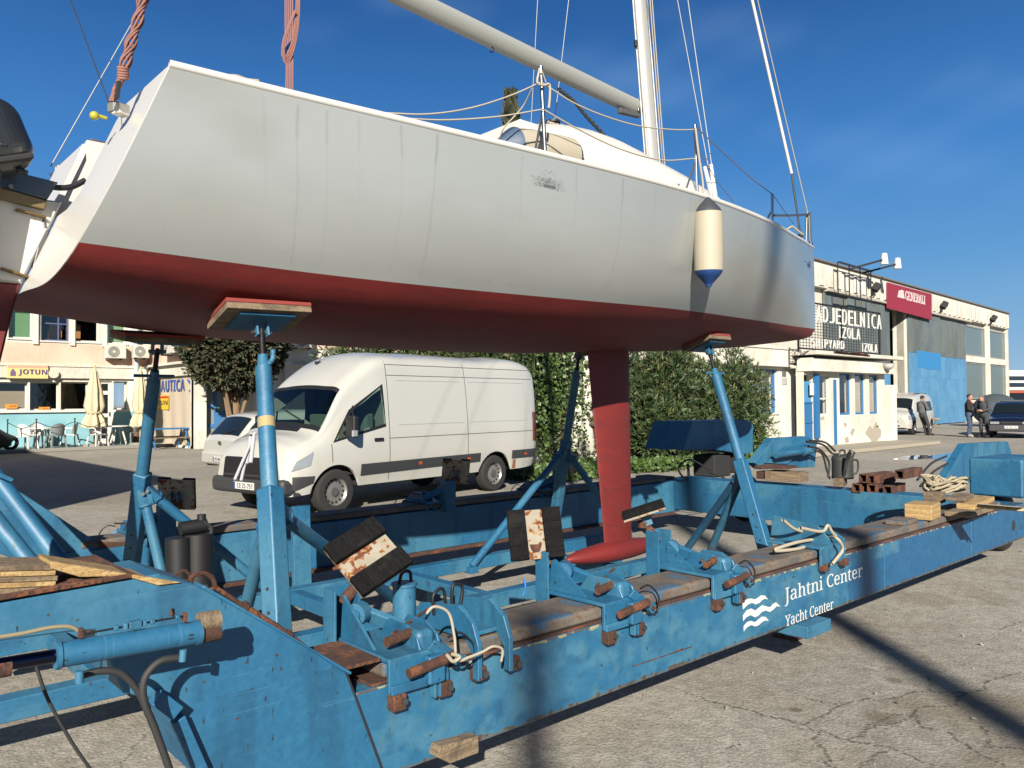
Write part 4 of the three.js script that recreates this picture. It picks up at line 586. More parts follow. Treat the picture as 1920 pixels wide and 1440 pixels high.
{ // part of the next boat's stand reaching into the picture
  const t = thing('boat_stand', 'blue tubular stand legs at the edge behind the gooseneck, no boat on them', 'boat stand', 'adjustable stands propping up the yacht');
  const c = hitN(-100, 773, 6.5);
  part(t, 'leg', rod(c, hitN(176, 1137, 5.7), .055, .055, 18), M.blue); part(t, 'leg', rod(hitN(-100, 860, 6.5), hitN(96, 1105, 6.0), .055, .055, 18), M.blue);
  part(t, 'leg_lug', boxAt(hitN(2, 892, 6.15), .14, .03, .1, .008, 0, 0, -.5), M.blue);
  part(t, 'outer_post', bar(c.clone().add(v3(-.1, .9, 0)), V(c.x - .4, -.239, 7.2), .12, .12), M.blue);
  rebase(t, V(c.x, -.239, 6.6));
}
// ---------- fenders and ropes on the yacht ----------
function fender(label, a, b, r, capA, capB) {
  const t = thing('fender', label, 'fender', 'boat fenders'); const L = a.distanceTo(b), k = L / 1;
  const mk = (pts) => align(new THREE.LatheGeometry(new THREE.SplineCurve(pts.map(p => new THREE.Vector2(p[0], p[1]))).getPoints(24).map(p => new THREE.Vector2(Math.max(.001, p.x), p.y)), 28), a, b);
  const h = L / 2;
  part(t, 'body', mk([[r, -h * .66], [r * 1.03, -h * .3], [r * 1.03, .0], [r * 1.03, h * .3], [r, h * .64]]), flat(192, 182, 160, .6));
  part(t, 'end_cap', mk([[.012, -h], [r * .25, -h * .95], [r * .8, -h * .76], [r, -h * .655]]), capA);
  part(t, 'end_cap', mk([[r, h * .635], [r * .82, h * .74], [r * .3, h * .92], [.02, h]]), capB);
  return rebase(t, a.clone());
}
M.capBlue = flat(34, 76, 140, .5); M.capDark = flat(62, 66, 72, .6); M.capGrey = flat(70, 92, 118, .6);
fender('long cream fender with blue tips hanging down the hull near the bow', hitN(1327, 370, 3.50), hitN(1329, 538, 3.52), .108, M.capDark, M.capBlue);
fender('cream fender lying on the deck beside the tall stanchion, blue end showing', hitN(930, 272, 3.9), hitN(1092, 300, 3.9), .135, M.capGrey, M.capDark);
tag(part(scene, 'fender_rope', [pipe([[1304, 240], [1310, 290], [1318, 345], [1318, 358], [1314, 368], [1322, 372], [1327, 372]].map(p => hitN(p[0], p[1], 3.56)), .009, 6, 40)], M.ropeWhite), 'white rope holding the hanging fender to the stanchion', 'rope');
{ const pts = [], pr = x => lerp(237, 262, Math.max(0, (x - 1030) / 80)); for (let i = 0; i <= 110; i++) { const t = i / 110, x = lerp(1026, 1100, Math.abs(((t * 9) % 2) - 1)); pts.push(hitN(x, pr(x) - 3 + rr(-6, 5), rr(4.3, 4.44))); } tag(part(scene, 'coiled_rope', pipe(pts, .011, 6, 500), M.ropeWhite), 'pale rope heaped on the cabin top below the winch', 'rope'); }
{ // pink rope bundles
  const mk = (label, ls, n, r = .0055) => { const t = thing('rope_bundle', label, 'rope', 'gathered pink ropes'); ls.forEach(l => part(t, 'strand', pipe(l.map(p => hitN(p[0], p[1], n + (p[2] || 0))), r, 6, l.length * 7), M.ropePink)); return t; };
  const l1 = []; for (let k = 0; k < 7; k++) { const ph = k * .9; l1.push([[-60, 285], [-20, 272], [0, 268], [40, 258], [80, 246], [115, 236], [140, 231], [165, 219], [190, 211]].map(([y, x]) => { const e = y < 125 ? 11 : y < 150 ? 7 : 6; return [x + Math.sin(ph + y * .06) * e, y, Math.cos(ph + y * .06) * e * .0022]; })); }
  const b1 = mk('pink rope bundle knotted on a block above the transom', l1, 4.1);
  part(b1, 'knot', pipe([...Array(28)].map((_, i) => { const a = i * 1.15; return hitN(231 + Math.cos(a) * 9, 124 + i * .9, 4.1 + Math.sin(a) * .02); }), .008, 6, 120), M.ropePink);
  part(b1, 'block', solid(plane(0, 4.08, 1, 4.08), pxs(plane(0, 4.08, 1, 4.08), [[218, 152], [226, 152], [224, 184], [214, 186]]), -.02, .01, [], .003), M.black);
  const l2 = []; for (let k = 0; k < 5; k++) l2.push([[545 + k * 3.4, -108, .3], [536 + k * 3.4, -30, .2], [535 + k * 3.4, 60, .1], [537 + k * 3, 120], [536 + k * 3.2, 175], [536 + k * 3.2, 235]]); for (let k = 0; k < 4; k++) l2.push([[552 + k * 2, -104, .3], [556 + k * 2, -30, .1], [552 + k * 2, 50 + k * 3], [542 + k * 1.5, 95 + k * 4], [530 + k * 2, 110 + k * 4], [530 + k, 80 + k * 3], [540, 50 + k * 3], [552 + k, 20]]);
  mk('pink rope tackle hanging in loops above the stern rail', l2, 4.5, .0045);
}
// ---------- loose things lying on the trailer ----------
{
  const P1 = plane(0, 2.74, 1, 2.74);
  const w = thing('wood_wedge', 'pale new softwood wedge resting on the rusty gooseneck plate', 'wedge');
  part(w, 'wedge', solid(P1, pxs(P1, [[95, 1052], [340, 1092], [298, 1098], [235, 1081], [150, 1082], [96, 1066]]), -.17, 0, [], .002), M.woodLight); rebase(w, hitN(200, 1082, 2.8));
  const bs = thing('board_stack', 'stack of paint stained boards beside the pale wedge', 'boards');
  for (let i = 0; i < 5; i++) part(bs, 'board', solid(P1, pxs(P1, [[-160, 1096 - 12 * i + 28], [110 - (i % 2) * 4, 1060 - 10 * i + 46 + 4], [111 - (i % 2) * 4, 1060 - 10 * i + 37 + 4], [-160, 1096 - 12 * i + 17]]), -.2 - (i % 2) * .02, -.01, [], .002), i % 2 ? M.woodLight : M.woodOld);
  rebase(bs, hitN(40, 1110, 2.8));
  // rusty square tubes on the cross beam
  const hollow = (a, s1, L, mat, yaw = 0) => { const sh = new THREE.Shape([[-.5, -.5], [.5, -.5], [.5, .5], [-.5, .5]].map(p => new THREE.Vector2(p[0] * s1, p[1] * s1))); sh.holes.push(new THREE.Path([[-.38, -.38], [.38, -.38], [.38, .38], [-.38, .38]].map(p => new THREE.Vector2(p[0] * s1, p[1] * s1)))); const g = muv(new THREE.ExtrudeGeometry(sh, { depth: L, bevelEnabled: false })); g.rotateY(Math.PI / 2 + yaw); g.translate(a.x, a.y, a.z); return g; };
  [[1605, 915, 'rusty square tube in the bottom row next to the short sawn timber'], [1634, 916, 'rusty square tube in the middle of the bottom row of tubes'], [1664, 919, 'rusty square tube at the end of the bottom row towards the rope coil'], [1618, 897, 'rusty square tube on top of the pile beside the black can'], [1632, 899, 'rusty square tube on top of the pile, second from the black can'], [1686, 890, 'rusty square tube lying apart on top towards the rope coil']].forEach(([x, y, l], i) => tag(part(scene, 'steel_tube', hollow(hitS(x, y, 9.34 + (i % 3) * .03), .1, .5 + .12 * (i % 2), M.rust, rr(-.1, .1)), M.rust), l, 'tube', 'rusty tubes piled on the trailer'));
  const wd = (x, y, s, dx, dy, dz, ry, m, lab) => tag(part(scene, 'timber', boxAt(hitS(x, y, s), dx, dy, dz, .006, ry), m), lab, 'timber');
  wd(1475, 892, 9.55, .3, .12, .46, .1, M.woodOld, 'thick grey timber baulk on the cross beam under the rusty plate');
  wd(1575, 903, 9.55, .3, .1, .12, .3, M.woodOld, 'short sawn timber between the rusty tubes and the black can');
  wd(1432, 890, 9.5, .2, .1, .1, 0, M.rust, 'small rusty offcut beside the thick timber baulk');
  tag(part(scene, 'steel_plate', boxAt(hitS(1455, 875, 9.55), .4, .03, .42, .004, .15), M.rust), 'flat rusty brown plate lying on the timber baulk', 'plate');
  wd(1228, 896, 9.55, .3, .06, .5, 0, M.woodOld, 'dark grey planks on the corner of the trailer frame behind the keel');
  // oil can
  const c = hitS(1580, 897, 9.6), can = thing('oil_can', 'dark grey jerry style watering can with a long spout on the trailer', 'can'), r = .128;
  part(can, 'body', new THREE.LatheGeometry([[0, 0], [r, 0], [r, .03], [r * .97, .035], [r * .97, .21], [r, .215], [r, .24], [r * .9, .275], [r * .55, .29], [0, .29]].map(p => new THREE.Vector2(p[0], p[1])), 30).translate(c.x, c.y, c.z), flat(62, 64, 60, .55));
  part(can, 'spout', pipe([c.clone().add(v3(-.1, .04, .06)), c.clone().add(v3(-.14, .12, .1)), c.clone().add(v3(-.17, .24, .14)), c.clone().add(v3(-.22, .33, .2))], .022, 8, 24), flat(62, 64, 60, .55));
  part(can, 'top_handle', pipe([c.clone().add(v3(-.08, .28, 0)), c.clone().add(v3(-.06, .335, 0)), c.clone().add(v3(.06, .335, 0)), c.clone().add(v3(.08, .28, 0))], .012, 8, 20), flat(62, 64, 60, .55));
  part(can, 'filler_cap', rod(c.clone().add(v3(.06, .26, .06)), c.clone().add(v3(.1, .33, .08)), .045, .04), flat(58, 60, 56, .55));
  part(can, 'side_handle', pipe([c.clone().add(v3(.1, .22, .08)), c.clone().add(v3(.16, .22, .11)), c.clone().add(v3(.16, .08, .11)), c.clone().add(v3(.11, .04, .08))], .012, 8, 20), flat(52, 54, 50, .55)); rebase(can, c);
  // timbers, rope coil and tarp on the near beam's far end
  const tb = (x, y, h, dx, dy, dz, ry, m, lab, nm = 'timber') => tag(part(scene, nm, boxAt(hitH(x, y, h), dx, dy, dz, .006, ry), m), lab, nm === 'timber' ? 'timber' : 'plate');
  tb(1730, 957, .62, .3, .13, .22, .12, M.woodLight, 'chunky sawn softwood block on the beam in front of the rope coil');
  tb(1752, 932, .66, .16, .1, .16, .1, M.woodOld, 'small brown wood block on the sawn softwood block');
  tb(1825, 955, .575, .95, .045, .22, .06, M.woodOld, 'lower long plank lying along the beam end');
  tb(1830, 942, .62, .8, .05, .15, .1, M.woodLight, 'upper pale plank lying on the long plank at the beam end');
  tb(1800, 932, .67, .5, .03, .16, .16, M.woodOld, 'short grey board on top of the pale plank');
  tb(1690, 977, .57, .3, .035, .16, .05, M.dirtTop, 'grey weathered slab lying on the slide rail', 'steel_plate');
  const pl = []; for (let i = 0; i <= 190; i++) { const a = i * .47, R = .14 + .06 * Math.sin(i * .31) + rr(-.03, .03); const cc = hitH(1772, 925, .66); pl.push(cc.add(v3(Math.cos(a) * R * 1.2, .05 + Math.sin(a * .5 + i * .1) * .05 + Math.abs(Math.sin(a)) * .07, Math.sin(a) * R))); }
  tag(part(scene, 'coiled_rope', pipe(pl, .0125, 7, 800), flat(176, 164, 138, .95)), 'thick beige rope coiled in a heap beside the blue end box', 'rope');
  { const a = hitH(1868, 955, .66), sh = []; for (let i = 0; i <= 22; i++) { const t = i / 22; const an = -2.4 + t * 4.4; sh.push(t < .45 ? [-.26 + t * .5, .05 - t * .05] : [-.03 + .06 * Math.cos(an + .6), -.03 + .06 * Math.sin(an + .6)]); } const pos = [], idx = []; sh.forEach(([x, y]) => { for (const z of [-.16, .2]) pos.push(a.x + x + .1, a.y + y, a.z + z); }); for (let i = 0; i < sh.length - 1; i++) idx.push(2 * i, 2 * i + 1, 2 * i + 2, 2 * i + 2, 2 * i + 1, 2 * i + 3); const g = new THREE.BufferGeometry(); g.setAttribute('position', new THREE.Float32BufferAttribute(pos, 3)); g.setIndex(idx); g.computeVertexNormals(); tag(part(scene, 'rubber_mat', muv(g), flat(206, 192, 156, .7, { side: THREE.DoubleSide })), 'beige sheet curled over the edge of the beam end', 'mat'); }
}

// The boat-and-trailer set above is drawn on a board of 0.87 m per unit whose datum lies 0.208 m above the asphalt
// (the trailer rides on its wheels): bring it to real size and stand it on the yard.
{ const U = .87, D = .208; for (const o of scene.children.slice(setStart)) { o.position.multiplyScalar(U); o.position.y += D; o.scale.multiplyScalar(U); } }
// ---------- buildings ----------
const winWhite = flat(226, 224, 216, .5), blindG = flat(104, 150, 96, .8), blindGrey = flat(150, 150, 146, .8);
// a window in an opening of a facade: frame bars, panes set back, optional blind behind the glass
function win(pl, parent, r, o = {}) {
  const [u0, h0, u1, h1] = bounds(r), f = o.f || .06, z = o.z ?? -.2, fm = o.frame || winWhite;
  const w = part(parent, 'window', solid(pl, r, z - .05, z, [rect(u0 + f, h0 + f, u1 - f, h1 - f)]), fm);
  const xs = [u0 + f, ...(o.v || []).map(t => lerp(u0 + f, u1 - f, t)), u1 - f], ys = [h0 + f, ...(o.hz || []).map(t => lerp(h0 + f, h1 - f, t)), h1 - f];
  for (const t of xs.slice(1, -1)) part(w, 'mullion', solid(pl, rect(t - f * .4, h0 + f, t + f * .4, h1 - f), z - .045, z - .004), fm);
  for (const t of ys.slice(1, -1)) part(w, 'transom_bar', solid(pl, rect(u0 + f, t - f * .4, u1 - f, t + f * .4), z - .044, z - .005), fm);
  for (let i = 0; i < xs.length - 1; i++) for (let j = 0; j < ys.length - 1; j++) part(w, 'pane', solid(pl, rect(xs[i], ys[j], xs[i + 1], ys[j + 1]), z - .03, z - .026), o.glass || M.glass);
  if (o.sill !== 0) part(w, 'sill', solid(pl, rect(u0 - .05, h0 - .06, u1 + .05, h0), z - .05, .05), o.sillM || winWhite);
  if (o.blind) { const n = Math.max(6, Math.round((h1 - h0) / .09)); const gs = []; for (let i = 0; i < n; i++) gs.push(solid(pl, rect(u0 + f, lerp(h0 + f, h1 - f, i / n), u1 - f, lerp(h0 + f, h1 - f, (i + .9) / n)), z - .1 - (i % 2) * .01, z - .09)); part(w, 'blind', gs, o.blind); }
  return w;
}
function acUnit(pl, r, label, z = .02, yawSide = 0) {
  const t = thing('air_conditioner', label, 'air conditioner', 'outdoor air conditioning units'); const [u0, h0, u1, h1] = bounds(r);
  part(t, 'casing', solid(pl, r, z + .08, z + .4, [], .02), flat(216, 213, 200, .5));
  const c = v3((u0 * .62 + u1 * .38), (h0 + h1) / 2, z + .402).applyMatrix4(pl.m), R = (h1 - h0) * .4;
  part(t, 'fan_grille', [disc(c, pl.nr, R, .01, 28)], flat(120, 120, 112, .6)); part(t, 'fan_hub', disc(c.clone().addScaledVector(pl.nr, .011), pl.nr, R * .28, .01), flat(210, 208, 196, .5));
  for (let k = 0; k < 3; k++) part(t, 'grille_ring', new THREE.TorusGeometry(R * (.45 + .22 * k), .008, 5, 28).applyMatrix4(new THREE.Matrix4().makeBasis(pl.d, v3(0, 1, 0), pl.nr).setPosition(c.clone().addScaledVector(pl.nr, .012))), flat(196, 194, 184, .5));
  for (const u of [u0 + .12, u1 - .12]) part(t, 'bracket', solid(pl, [[u - .02, h0 - .05], [u + .02, h0 - .05], [u + .02, h0], [u - .02, h0]], z, z + .42), M.steelDull);
  return t;
}
// left building with the cafe
const LP = plane(0, 34.5, 1, 34.5), WP = plane(10.9, 36, 10.9, 29);
{
  const b = thing('cafe_building', 'two storey building with pink band, turquoise cafe front and row of upper windows', 'building');
  const up = [[16, 576, 62, 634], [77, 583, 131, 639], [142, 588, 187, 641], [203, 592, 238, 644]].map(a => rpx(LP, ...a));
  const lo = [[-60, 716, 52, 769], [56, 716, 111, 769], [114, 716, 166, 769]].map(a => rpx(LP, ...a));
  const side = rpx(LP, 213, 715, 239, 768), door = rect(bounds(rpx(LP, 186, 715, 211, 830))[0], .1, bounds(side)[0] - .06, bounds(side)[3]);
  part(b, 'wall', solid(LP, rect(-8, 0, 10.9, 6.6), -.3, 0, [...up, ...lo, side, door]), M.plaster);
  const band = rect(-8, hit(LP, 100, 683)[1], 10.9, hit(LP, 100, 644)[1]); part(b, 'pink_band', solid(LP, band, .002, .03), M.pink);
  const dd = bounds(door); part(b, 'turquoise_dado', [solid(LP, rect(-8, .1, dd[0] - .06, 1.36), .002, .03), solid(LP, rect(dd[2] + .05, .1, 10.75, 1.36), .002, .03)], M.turq);
  part(b, 'fascia', solid(LP, rect(-8, hit(LP, 100, 709)[1], 10.75, hit(LP, 100, 686)[1]), .002, .12), M.plaster);
  part(b, 'ledge', solid(LP, rect(-8, bounds(band)[1] - .09, 10.8, bounds(band)[1]), .002, .16), M.plaster);
  for (const x of [66, 135, 195]) { const u = hit(LP, x, 610)[0]; part(b, 'pilaster', solid(LP, rect(u - .09, 3.95, u + .09, 5.6), .002, .1), M.plaster); }
  part(b, 'cornice', solid(LP, rect(-8, 5.45, 10.9, 5.6), .002, .2), M.plaster);
  win(LP, b, up[0], { blind: blindG }); win(LP, b, up[1], { frame: flat(92, 98, 140, .5), hz: [.6], v: [.66] }); win(LP, b, up[2], {}); win(LP, b, up[3], { blind: blindG });
  lo.forEach((r, i) => win(LP, b, r, { sill: 0, f: .05 })); win(LP, b, side, { sill: 0 });
  part(b, 'window_ledge', solid(LP, rect(-8, 1.37, hit(LP, 166, 770)[0], 1.46), -.1, .12), winWhite);
  const dr = part(b, 'door', solid(LP, door, -.14, -.08, [rect(dd[0] + .1, .3, dd[2] - .12, 1.15), rect(dd[0] + .1, 1.3, dd[2] - .12, 2.05), rect(dd[0] + .1, 2.2, dd[2] - .12, dd[3] - .1)]), winWhite);
  part(dr, 'pane', [solid(LP, rect(dd[0] + .08, .28, dd[2] - .1, dd[3] - .08), -.12, -.116)], M.glassDark); part(dr, 'handle', solid(LP, rect(dd[2] - .09, 1.2, dd[2] - .06, 1.36), -.08, -.03), M.steelDull);
  // wing that turns towards the yard
  const tr = rect(...(() => { const q = bounds(rpx(WP, 280, 706, 359, 832)); return [Math.max(1.75, q[0]), .1, q[2], q[3]]; })()), tq = bounds(tr);
  const w2 = rpx(WP, 288, 612, 326, 641);
  part(b, 'wing_wall', solid(WP, rect(1.5, 0, 6.4, 6.6), -.3, 0, [tr, w2]), M.plaster);
  part(b, 'pink_band', solid(WP, rect(1.55, 3.25, 6.1, 4.05), .002, .03), M.pink);
  part(b, 'ledge', solid(WP, rect(1.55, 3.16, 6.36, 3.25), .002, .16), M.plaster);
  win(WP, b, w2, { blind: blindGrey });
  const tarp = part(b, 'tarpaulin_door', (() => { const nu = 40, pos = [], idx = []; for (let i = 0; i <= nu; i++) for (let j = 0; j <= 6; j++) { const t = i / nu; const p = v3(lerp(tq[0], tq[2], t), lerp(tq[1], tq[3], j / 6), -.12 + .03 * Math.sin(t * 24 + j * .3) * (1 - j / 8)).applyMatrix4(WP.m); pos.push(p.x, p.y, p.z); } for (let i = 0; i < nu; i++) for (let j = 0; j < 6; j++) { const a = i * 7 + j; idx.push(a, a + 7, a + 1, a + 7, a + 8, a + 1); } const g = new THREE.BufferGeometry(); g.setAttribute('position', new THREE.Float32BufferAttribute(pos, 3)); g.setIndex(idx); g.computeVertexNormals(); return muv(g); })(), flat(206, 190, 168, .85, { side: THREE.DoubleSide }));
  part(tarp, 'lettering', planeText(WP, 'NAUTICA', 289, 712, 342, 734, -.085, .004), flat(52, 92, 164, .7));
  part(tarp, 'swimmer_emblem', [solid(WP, pxs(WP, [[346, 710], [355, 716], [361, 712], [361, 730], [355, 726], [358, 722], [352, 720], [348, 716]]), -.085, -.08), solid(WP, pxs(WP, [[349, 733], [355, 728], [361, 733], [355, 736]]), -.085, -.08)], flat(52, 92, 164, .7));
  const js = part(tarp, 'yellow_sign', solid(WP, rpx(WP, 283, 741, 312, 768), -.083, -.07), flat(240, 196, 44, .6)); part(js, 'red_stripe', solid(WP, rpx(WP, 283, 743, 312, 747), -.069, -.066), flat(200, 60, 40, .6)); part(js, 'lettering', planeText(WP, 'JOTUN', 281, 751, 311, 762, -.069, .004), flat(40, 40, 70, .6));
  // white range behind the thuja, the van and the hedge
  const RP = plane(10.9, 29.6, 11.9, 29.6), bd = rpx(RP, 386, 690, 436, 832), q = bounds(bd), gate = rect(q[0], .05, q[2], q[3]);
  part(b, 'range_wall', solid(RP, rect(0, 0, 16, 6.6), -.3, 0, [gate]), M.plaster);
  part(b, 'corner_post', solid(RP, rect(0, 0, .42, 3.3), .002, .15), M.plaster);
  part(b, 'pink_band', solid(RP, rect(.5, 3.85, 16, 4.8), .002, .03), M.pink);
  part(b, 'ledge', solid(RP, rect(.5, 3.1, 16, 3.2), .002, .14), M.plaster);
  { const u = hit(RP, 537, 700)[0]; part(b, 'pilaster', solid(RP, rect(u - .16, 0, u + .16, 6.6), .003, .2), M.plaster); }
  const g = part(b, 'blue_gate', solid(RP, gate, -.2, -.14, [0, 1, 2, 3].map(k => { const h0 = lerp(.1, q[3], k / 4) + .06; return rect(q[0] + .08, h0, lerp(q[0], q[2], .36), h0 + (q[3] - .1) / 4 - .12); }).concat([rect(lerp(q[0], q[2], .46), 1.35, q[2] - .08, q[3] - .1)])), flat(66, 128, 184, .6));
  part(g, 'pane', solid(RP, rect(q[0] + .05, .12, q[2] - .05, q[3] - .06), -.185, -.18), flat(150, 160, 158, .25));
  part(b, 'roof', boxSN(-8, 10.85, 6.6, 6.8, 34.3, 42, .02), M.plaster); part(b, 'roof', boxSN(10.86, 27, 6.6, 6.8, 29.4, 42, .02), M.plaster);
  // closed rooms behind: floors, back walls
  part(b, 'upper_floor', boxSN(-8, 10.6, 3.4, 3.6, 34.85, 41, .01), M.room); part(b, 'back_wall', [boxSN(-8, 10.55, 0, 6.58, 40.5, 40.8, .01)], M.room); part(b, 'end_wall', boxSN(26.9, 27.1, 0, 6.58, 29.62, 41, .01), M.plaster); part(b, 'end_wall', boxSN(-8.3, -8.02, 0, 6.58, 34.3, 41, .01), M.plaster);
  part(b, 'cupboard', [solid(LP, rpx(LP, 104, 605, 128, 640), -1.6, -1)], flat(176, 122, 66, .7)); part(b, 'cupboard', [solid(LP, rpx(LP, 145, 605, 164, 640), -1.8, -1)], flat(176, 122, 66, .7));
  // signs, lamp, drainpipe, stickers
  const sg = thing('paint_shop_sign', 'yellow and pink shop sign board above the cafe windows with house logo', 'sign');
  part(sg, 'board', solid(LP, rpx(LP, 11, 684, 88, 710), .13, .22, [], .01), flat(236, 214, 140, .6)); part(sg, 'top_stripe', solid(LP, rpx(LP, 12, 685, 87, 690), .221, .226), flat(222, 176, 150, .6)); part(sg, 'lettering', planeText(LP, 'JOTUN', 32, 693, 86, 705, .222, .01), flat(84, 62, 124, .6)); part(sg, 'house_logo', solid(LP, pxs(LP, [[17, 705], [17, 698], [22, 691], [27, 698], [27, 705]]), .222, .232), flat(120, 96, 130, .6));
  tag(part(scene, 'wall_lamp', [disc(v3(hit(LP, 98, 701)[0], hit(LP, 98, 701)[1], .13).applyMatrix4(LP.m), LP.nr, .17, .12, 24)], flat(222, 216, 196, .5)), 'round pale lamp fitting beside the paint shop sign', 'lamp');
  for (const [x0, y0, x1, y1, l] of [[11, 758, 34, 766, 'first'], [74, 763, 95, 770, 'second']]) { const st = thing('window_sticker', l === 'first' ? 'small orange sticker in the pale curtained cafe window' : 'small orange sticker at the foot of the dark cafe window', 'sticker', 'orange window stickers'); part(st, 'sticker', solid(LP, rpx(LP, x0, y0, x1, y1), -.139, -.13), flat(232, 150, 44, .6)); part(st, 'lettering', planeText(LP, 'JOTUN', x0 + 8, y0 + 2, x1 - 2, y1 - 2, -.129, .003), flat(120, 50, 40, .6)); }
  part(b, 'curtain', solid(LP, rpx(LP, -60, 733, 50, 768), -.34, -.31), flat(150, 140, 120, .9));
  const dp = thing('drainpipe', 'grey drainpipe down the inner corner of the cafe building, rusty at the foot', 'pipe'); const du = hit(LP, 253, 700)[0]; part(dp, 'pipe', rod(v3(du, 1.6, -34.3), v3(du, 6.5, -34.3), .1), flat(190, 196, 204, .6)); part(dp, 'lower_pipe', rod(v3(du, .1, -34.3), v3(du, 1.6, -34.3), .105), flat(120, 84, 62, .8)); part(dp, 'pipe_collar', rod(v3(du, 1.5, -34.3), v3(du, 1.75, -34.3), .13), flat(200, 180, 110, .8));
  acUnit(LP, rpx(LP, 193, 648, 231, 673), 'air conditioner with a big round fan grille on the pink band', .03);
  acUnit(plane(0, 34.2, 1, 34.2), rpx(plane(0, 34.2, 1, 34.2), 245, 648, 274, 672), 'air conditioner in the inner corner beside the drainpipe', .03);
  acUnit(WP, rpx(WP, 322, 634, 347, 664), 'air conditioner on the wing above the blue lettering', .03);
  acUnit(RP, rpx(RP, 542, 630, 580, 653), 'air conditioner high on the white range behind the van', .03);
  struct('terrace', boxSN(-6, 10.88, .004, .1, 31.9, 34.48, .02), flat(120, 148, 140, .9)); struct('kerb', boxSN(-6, 10.9, .004, .13, 31.7, 31.89, .02), flat(150, 146, 136, .9));
}
// mid section with the blue framed window, and the gate house
{
  const SP = plane(0, 13.2, 1, 13.2), GP = plane(0, 12.6, 1, 12.6);
  const b = thing('office_wing', 'white low office wing with blue framed window beside the oleander hedge', 'building');
  const w1 = rpx(SP, 1412, 692, 1458, 774), w0 = rpx(SP, 1372, 692, 1402, 774);
  part(b, 'wall', solid(SP, rect(15, 0, 24.2, 3.25), -.3, 0, [w1, w0]), M.plaster);
  part(b, 'parapet', solid(SP, rect(15, 2.66, 24.1, 3.2), .002, .22, [], .01), M.plaster); part(b, 'coping', solid(SP, rect(15, 3.2, 24.2, 3.28), -.2, .26, [], .01), M.plaster);
  for (const w of [w0, w1]) win(SP, b, w, { frame: M.winBlue, hz: [.62], f: .08, z: -.1, sillM: M.plaster });
  part(b, 'curtain', solid(SP, w1.map(p => [p[0], p[1]]), -.5, -.46), flat(150, 150, 140, .9));
  part(b, 'plaque', solid(SP, rpx(SP, 1466, 696, 1473, 706), .002, .02), flat(110, 108, 108, .6)); part(b, 'plaque', solid(SP, rpx(SP, 1466, 708, 1475, 721), .002, .02), flat(190, 186, 178, .6));
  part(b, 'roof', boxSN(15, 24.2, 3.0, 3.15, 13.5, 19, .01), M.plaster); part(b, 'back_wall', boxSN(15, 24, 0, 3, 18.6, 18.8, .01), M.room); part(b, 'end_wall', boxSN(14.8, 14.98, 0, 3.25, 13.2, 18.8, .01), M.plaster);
  const g = thing('gate_house', 'small white gate house with three narrow windows and peeling plaster below the shipyard sign', 'building');
  const ws = [[1574, 700, 1597, 778], [1603, 701, 1623, 777], [1630, 703, 1648, 776]].map(a => rpx(GP, ...a)), dw = rpx(GP, 1533, 702, 1556, 779), gt = rect(...(() => { const q = bounds(rpx(GP, 1508, 701, 1527, 840)); return [q[0], .1, q[2], q[3]]; })());
  const uR = hit(GP, 1658, 700)[0], uL = hit(GP, 1507, 760)[0];
  part(g, 'wall', solid(GP, rect(uL, 0, uR, 2.62), -.25, 0, [...ws, dw, gt]), M.plaster);
  part(g, 'fascia', solid(GP, rpx(GP, 1505, 676, 1660, 699), -.2, .3, [], .01), M.plaster);
  part(g, 'roof_slab', solid(GP, rpx(GP, 1504, 664, 1668, 671), -5, .5, [], .01), M.plaster);
  for (let i = 0; i < 16; i++) { const t = i / 16, x = lerp(1535, 1600, t); part(g, 'roof_tile', solid(GP, rpx(GP, x, 660 + 6 * t + rr(-1, 1), x + 7, 664 + 6 * t), .1, .52), i > 9 && i < 14 ? flat(150, 74, 52, .9) : flat(74, 62, 52, .95)); }
  ws.forEach((w, i) => win(GP, g, w, { frame: M.winBlue, f: .07, z: -.08, sill: 0, blind: i ? flat(196, 182, 158, .9) : undefined })); win(GP, g, dw, { frame: winWhite, hz: [.4], z: -.06, sill: 0 });
  part(g, 'door_post', solid(GP, rpx(GP, 1526, 701, 1533, 822), .002, .08), M.winBlue); part(g, 'side_post', solid(GP, rpx(GP, 1563, 712, 1566, 838), .002, .06), M.winBlue);
  const q = bounds(gt), gr = part(g, 'grille_gate', solid(GP, rect(q[0], lerp(q[1], q[3], .62), q[2], lerp(q[1], q[3], .9)), -.14, -.1), flat(86, 150, 196, .6));
  for (let k = 0; k <= 8; k++) { const u = lerp(q[0] + .02, q[2] - .02, k / 8); part(gr, 'grille_bar', solid(GP, rect(u - .012, q[1], u + .012, lerp(q[1], q[3], .62)), -.1, -.07), M.winBlue); }
  for (const t of [.02, .33, .6]) part(gr, 'grille_rail', solid(GP, rect(q[0], lerp(q[1], q[3], t), q[2], lerp(q[1], q[3], t) + .05), -.07, -.05), M.winBlue);
  part(g, 'notice', solid(GP, rpx(GP, 1518, 718, 1525, 741), .002, .02), flat(226, 224, 218, .6));
  // bare plaster patches where the paint has come off
  for (const a of [[[1622, 812], [1630, 798], [1637, 804], [1645, 798], [1652, 806], [1652, 818], [1645, 826], [1636, 830], [1630, 822]], [[1637, 802], [1642, 790], [1648, 800]], [[1581, 794], [1586, 792], [1588, 798], [1584, 801]], [[1594, 812], [1598, 802], [1603, 806], [1598, 818]], [[1538, 783], [1545, 781], [1546, 787], [1540, 788]], [[1583, 822], [1590, 818], [1592, 828], [1586, 832]]]) part(g, 'bare_plaster', solid(GP, pxs(GP, a), .0015, .004), flat(178, 168, 150, .95));
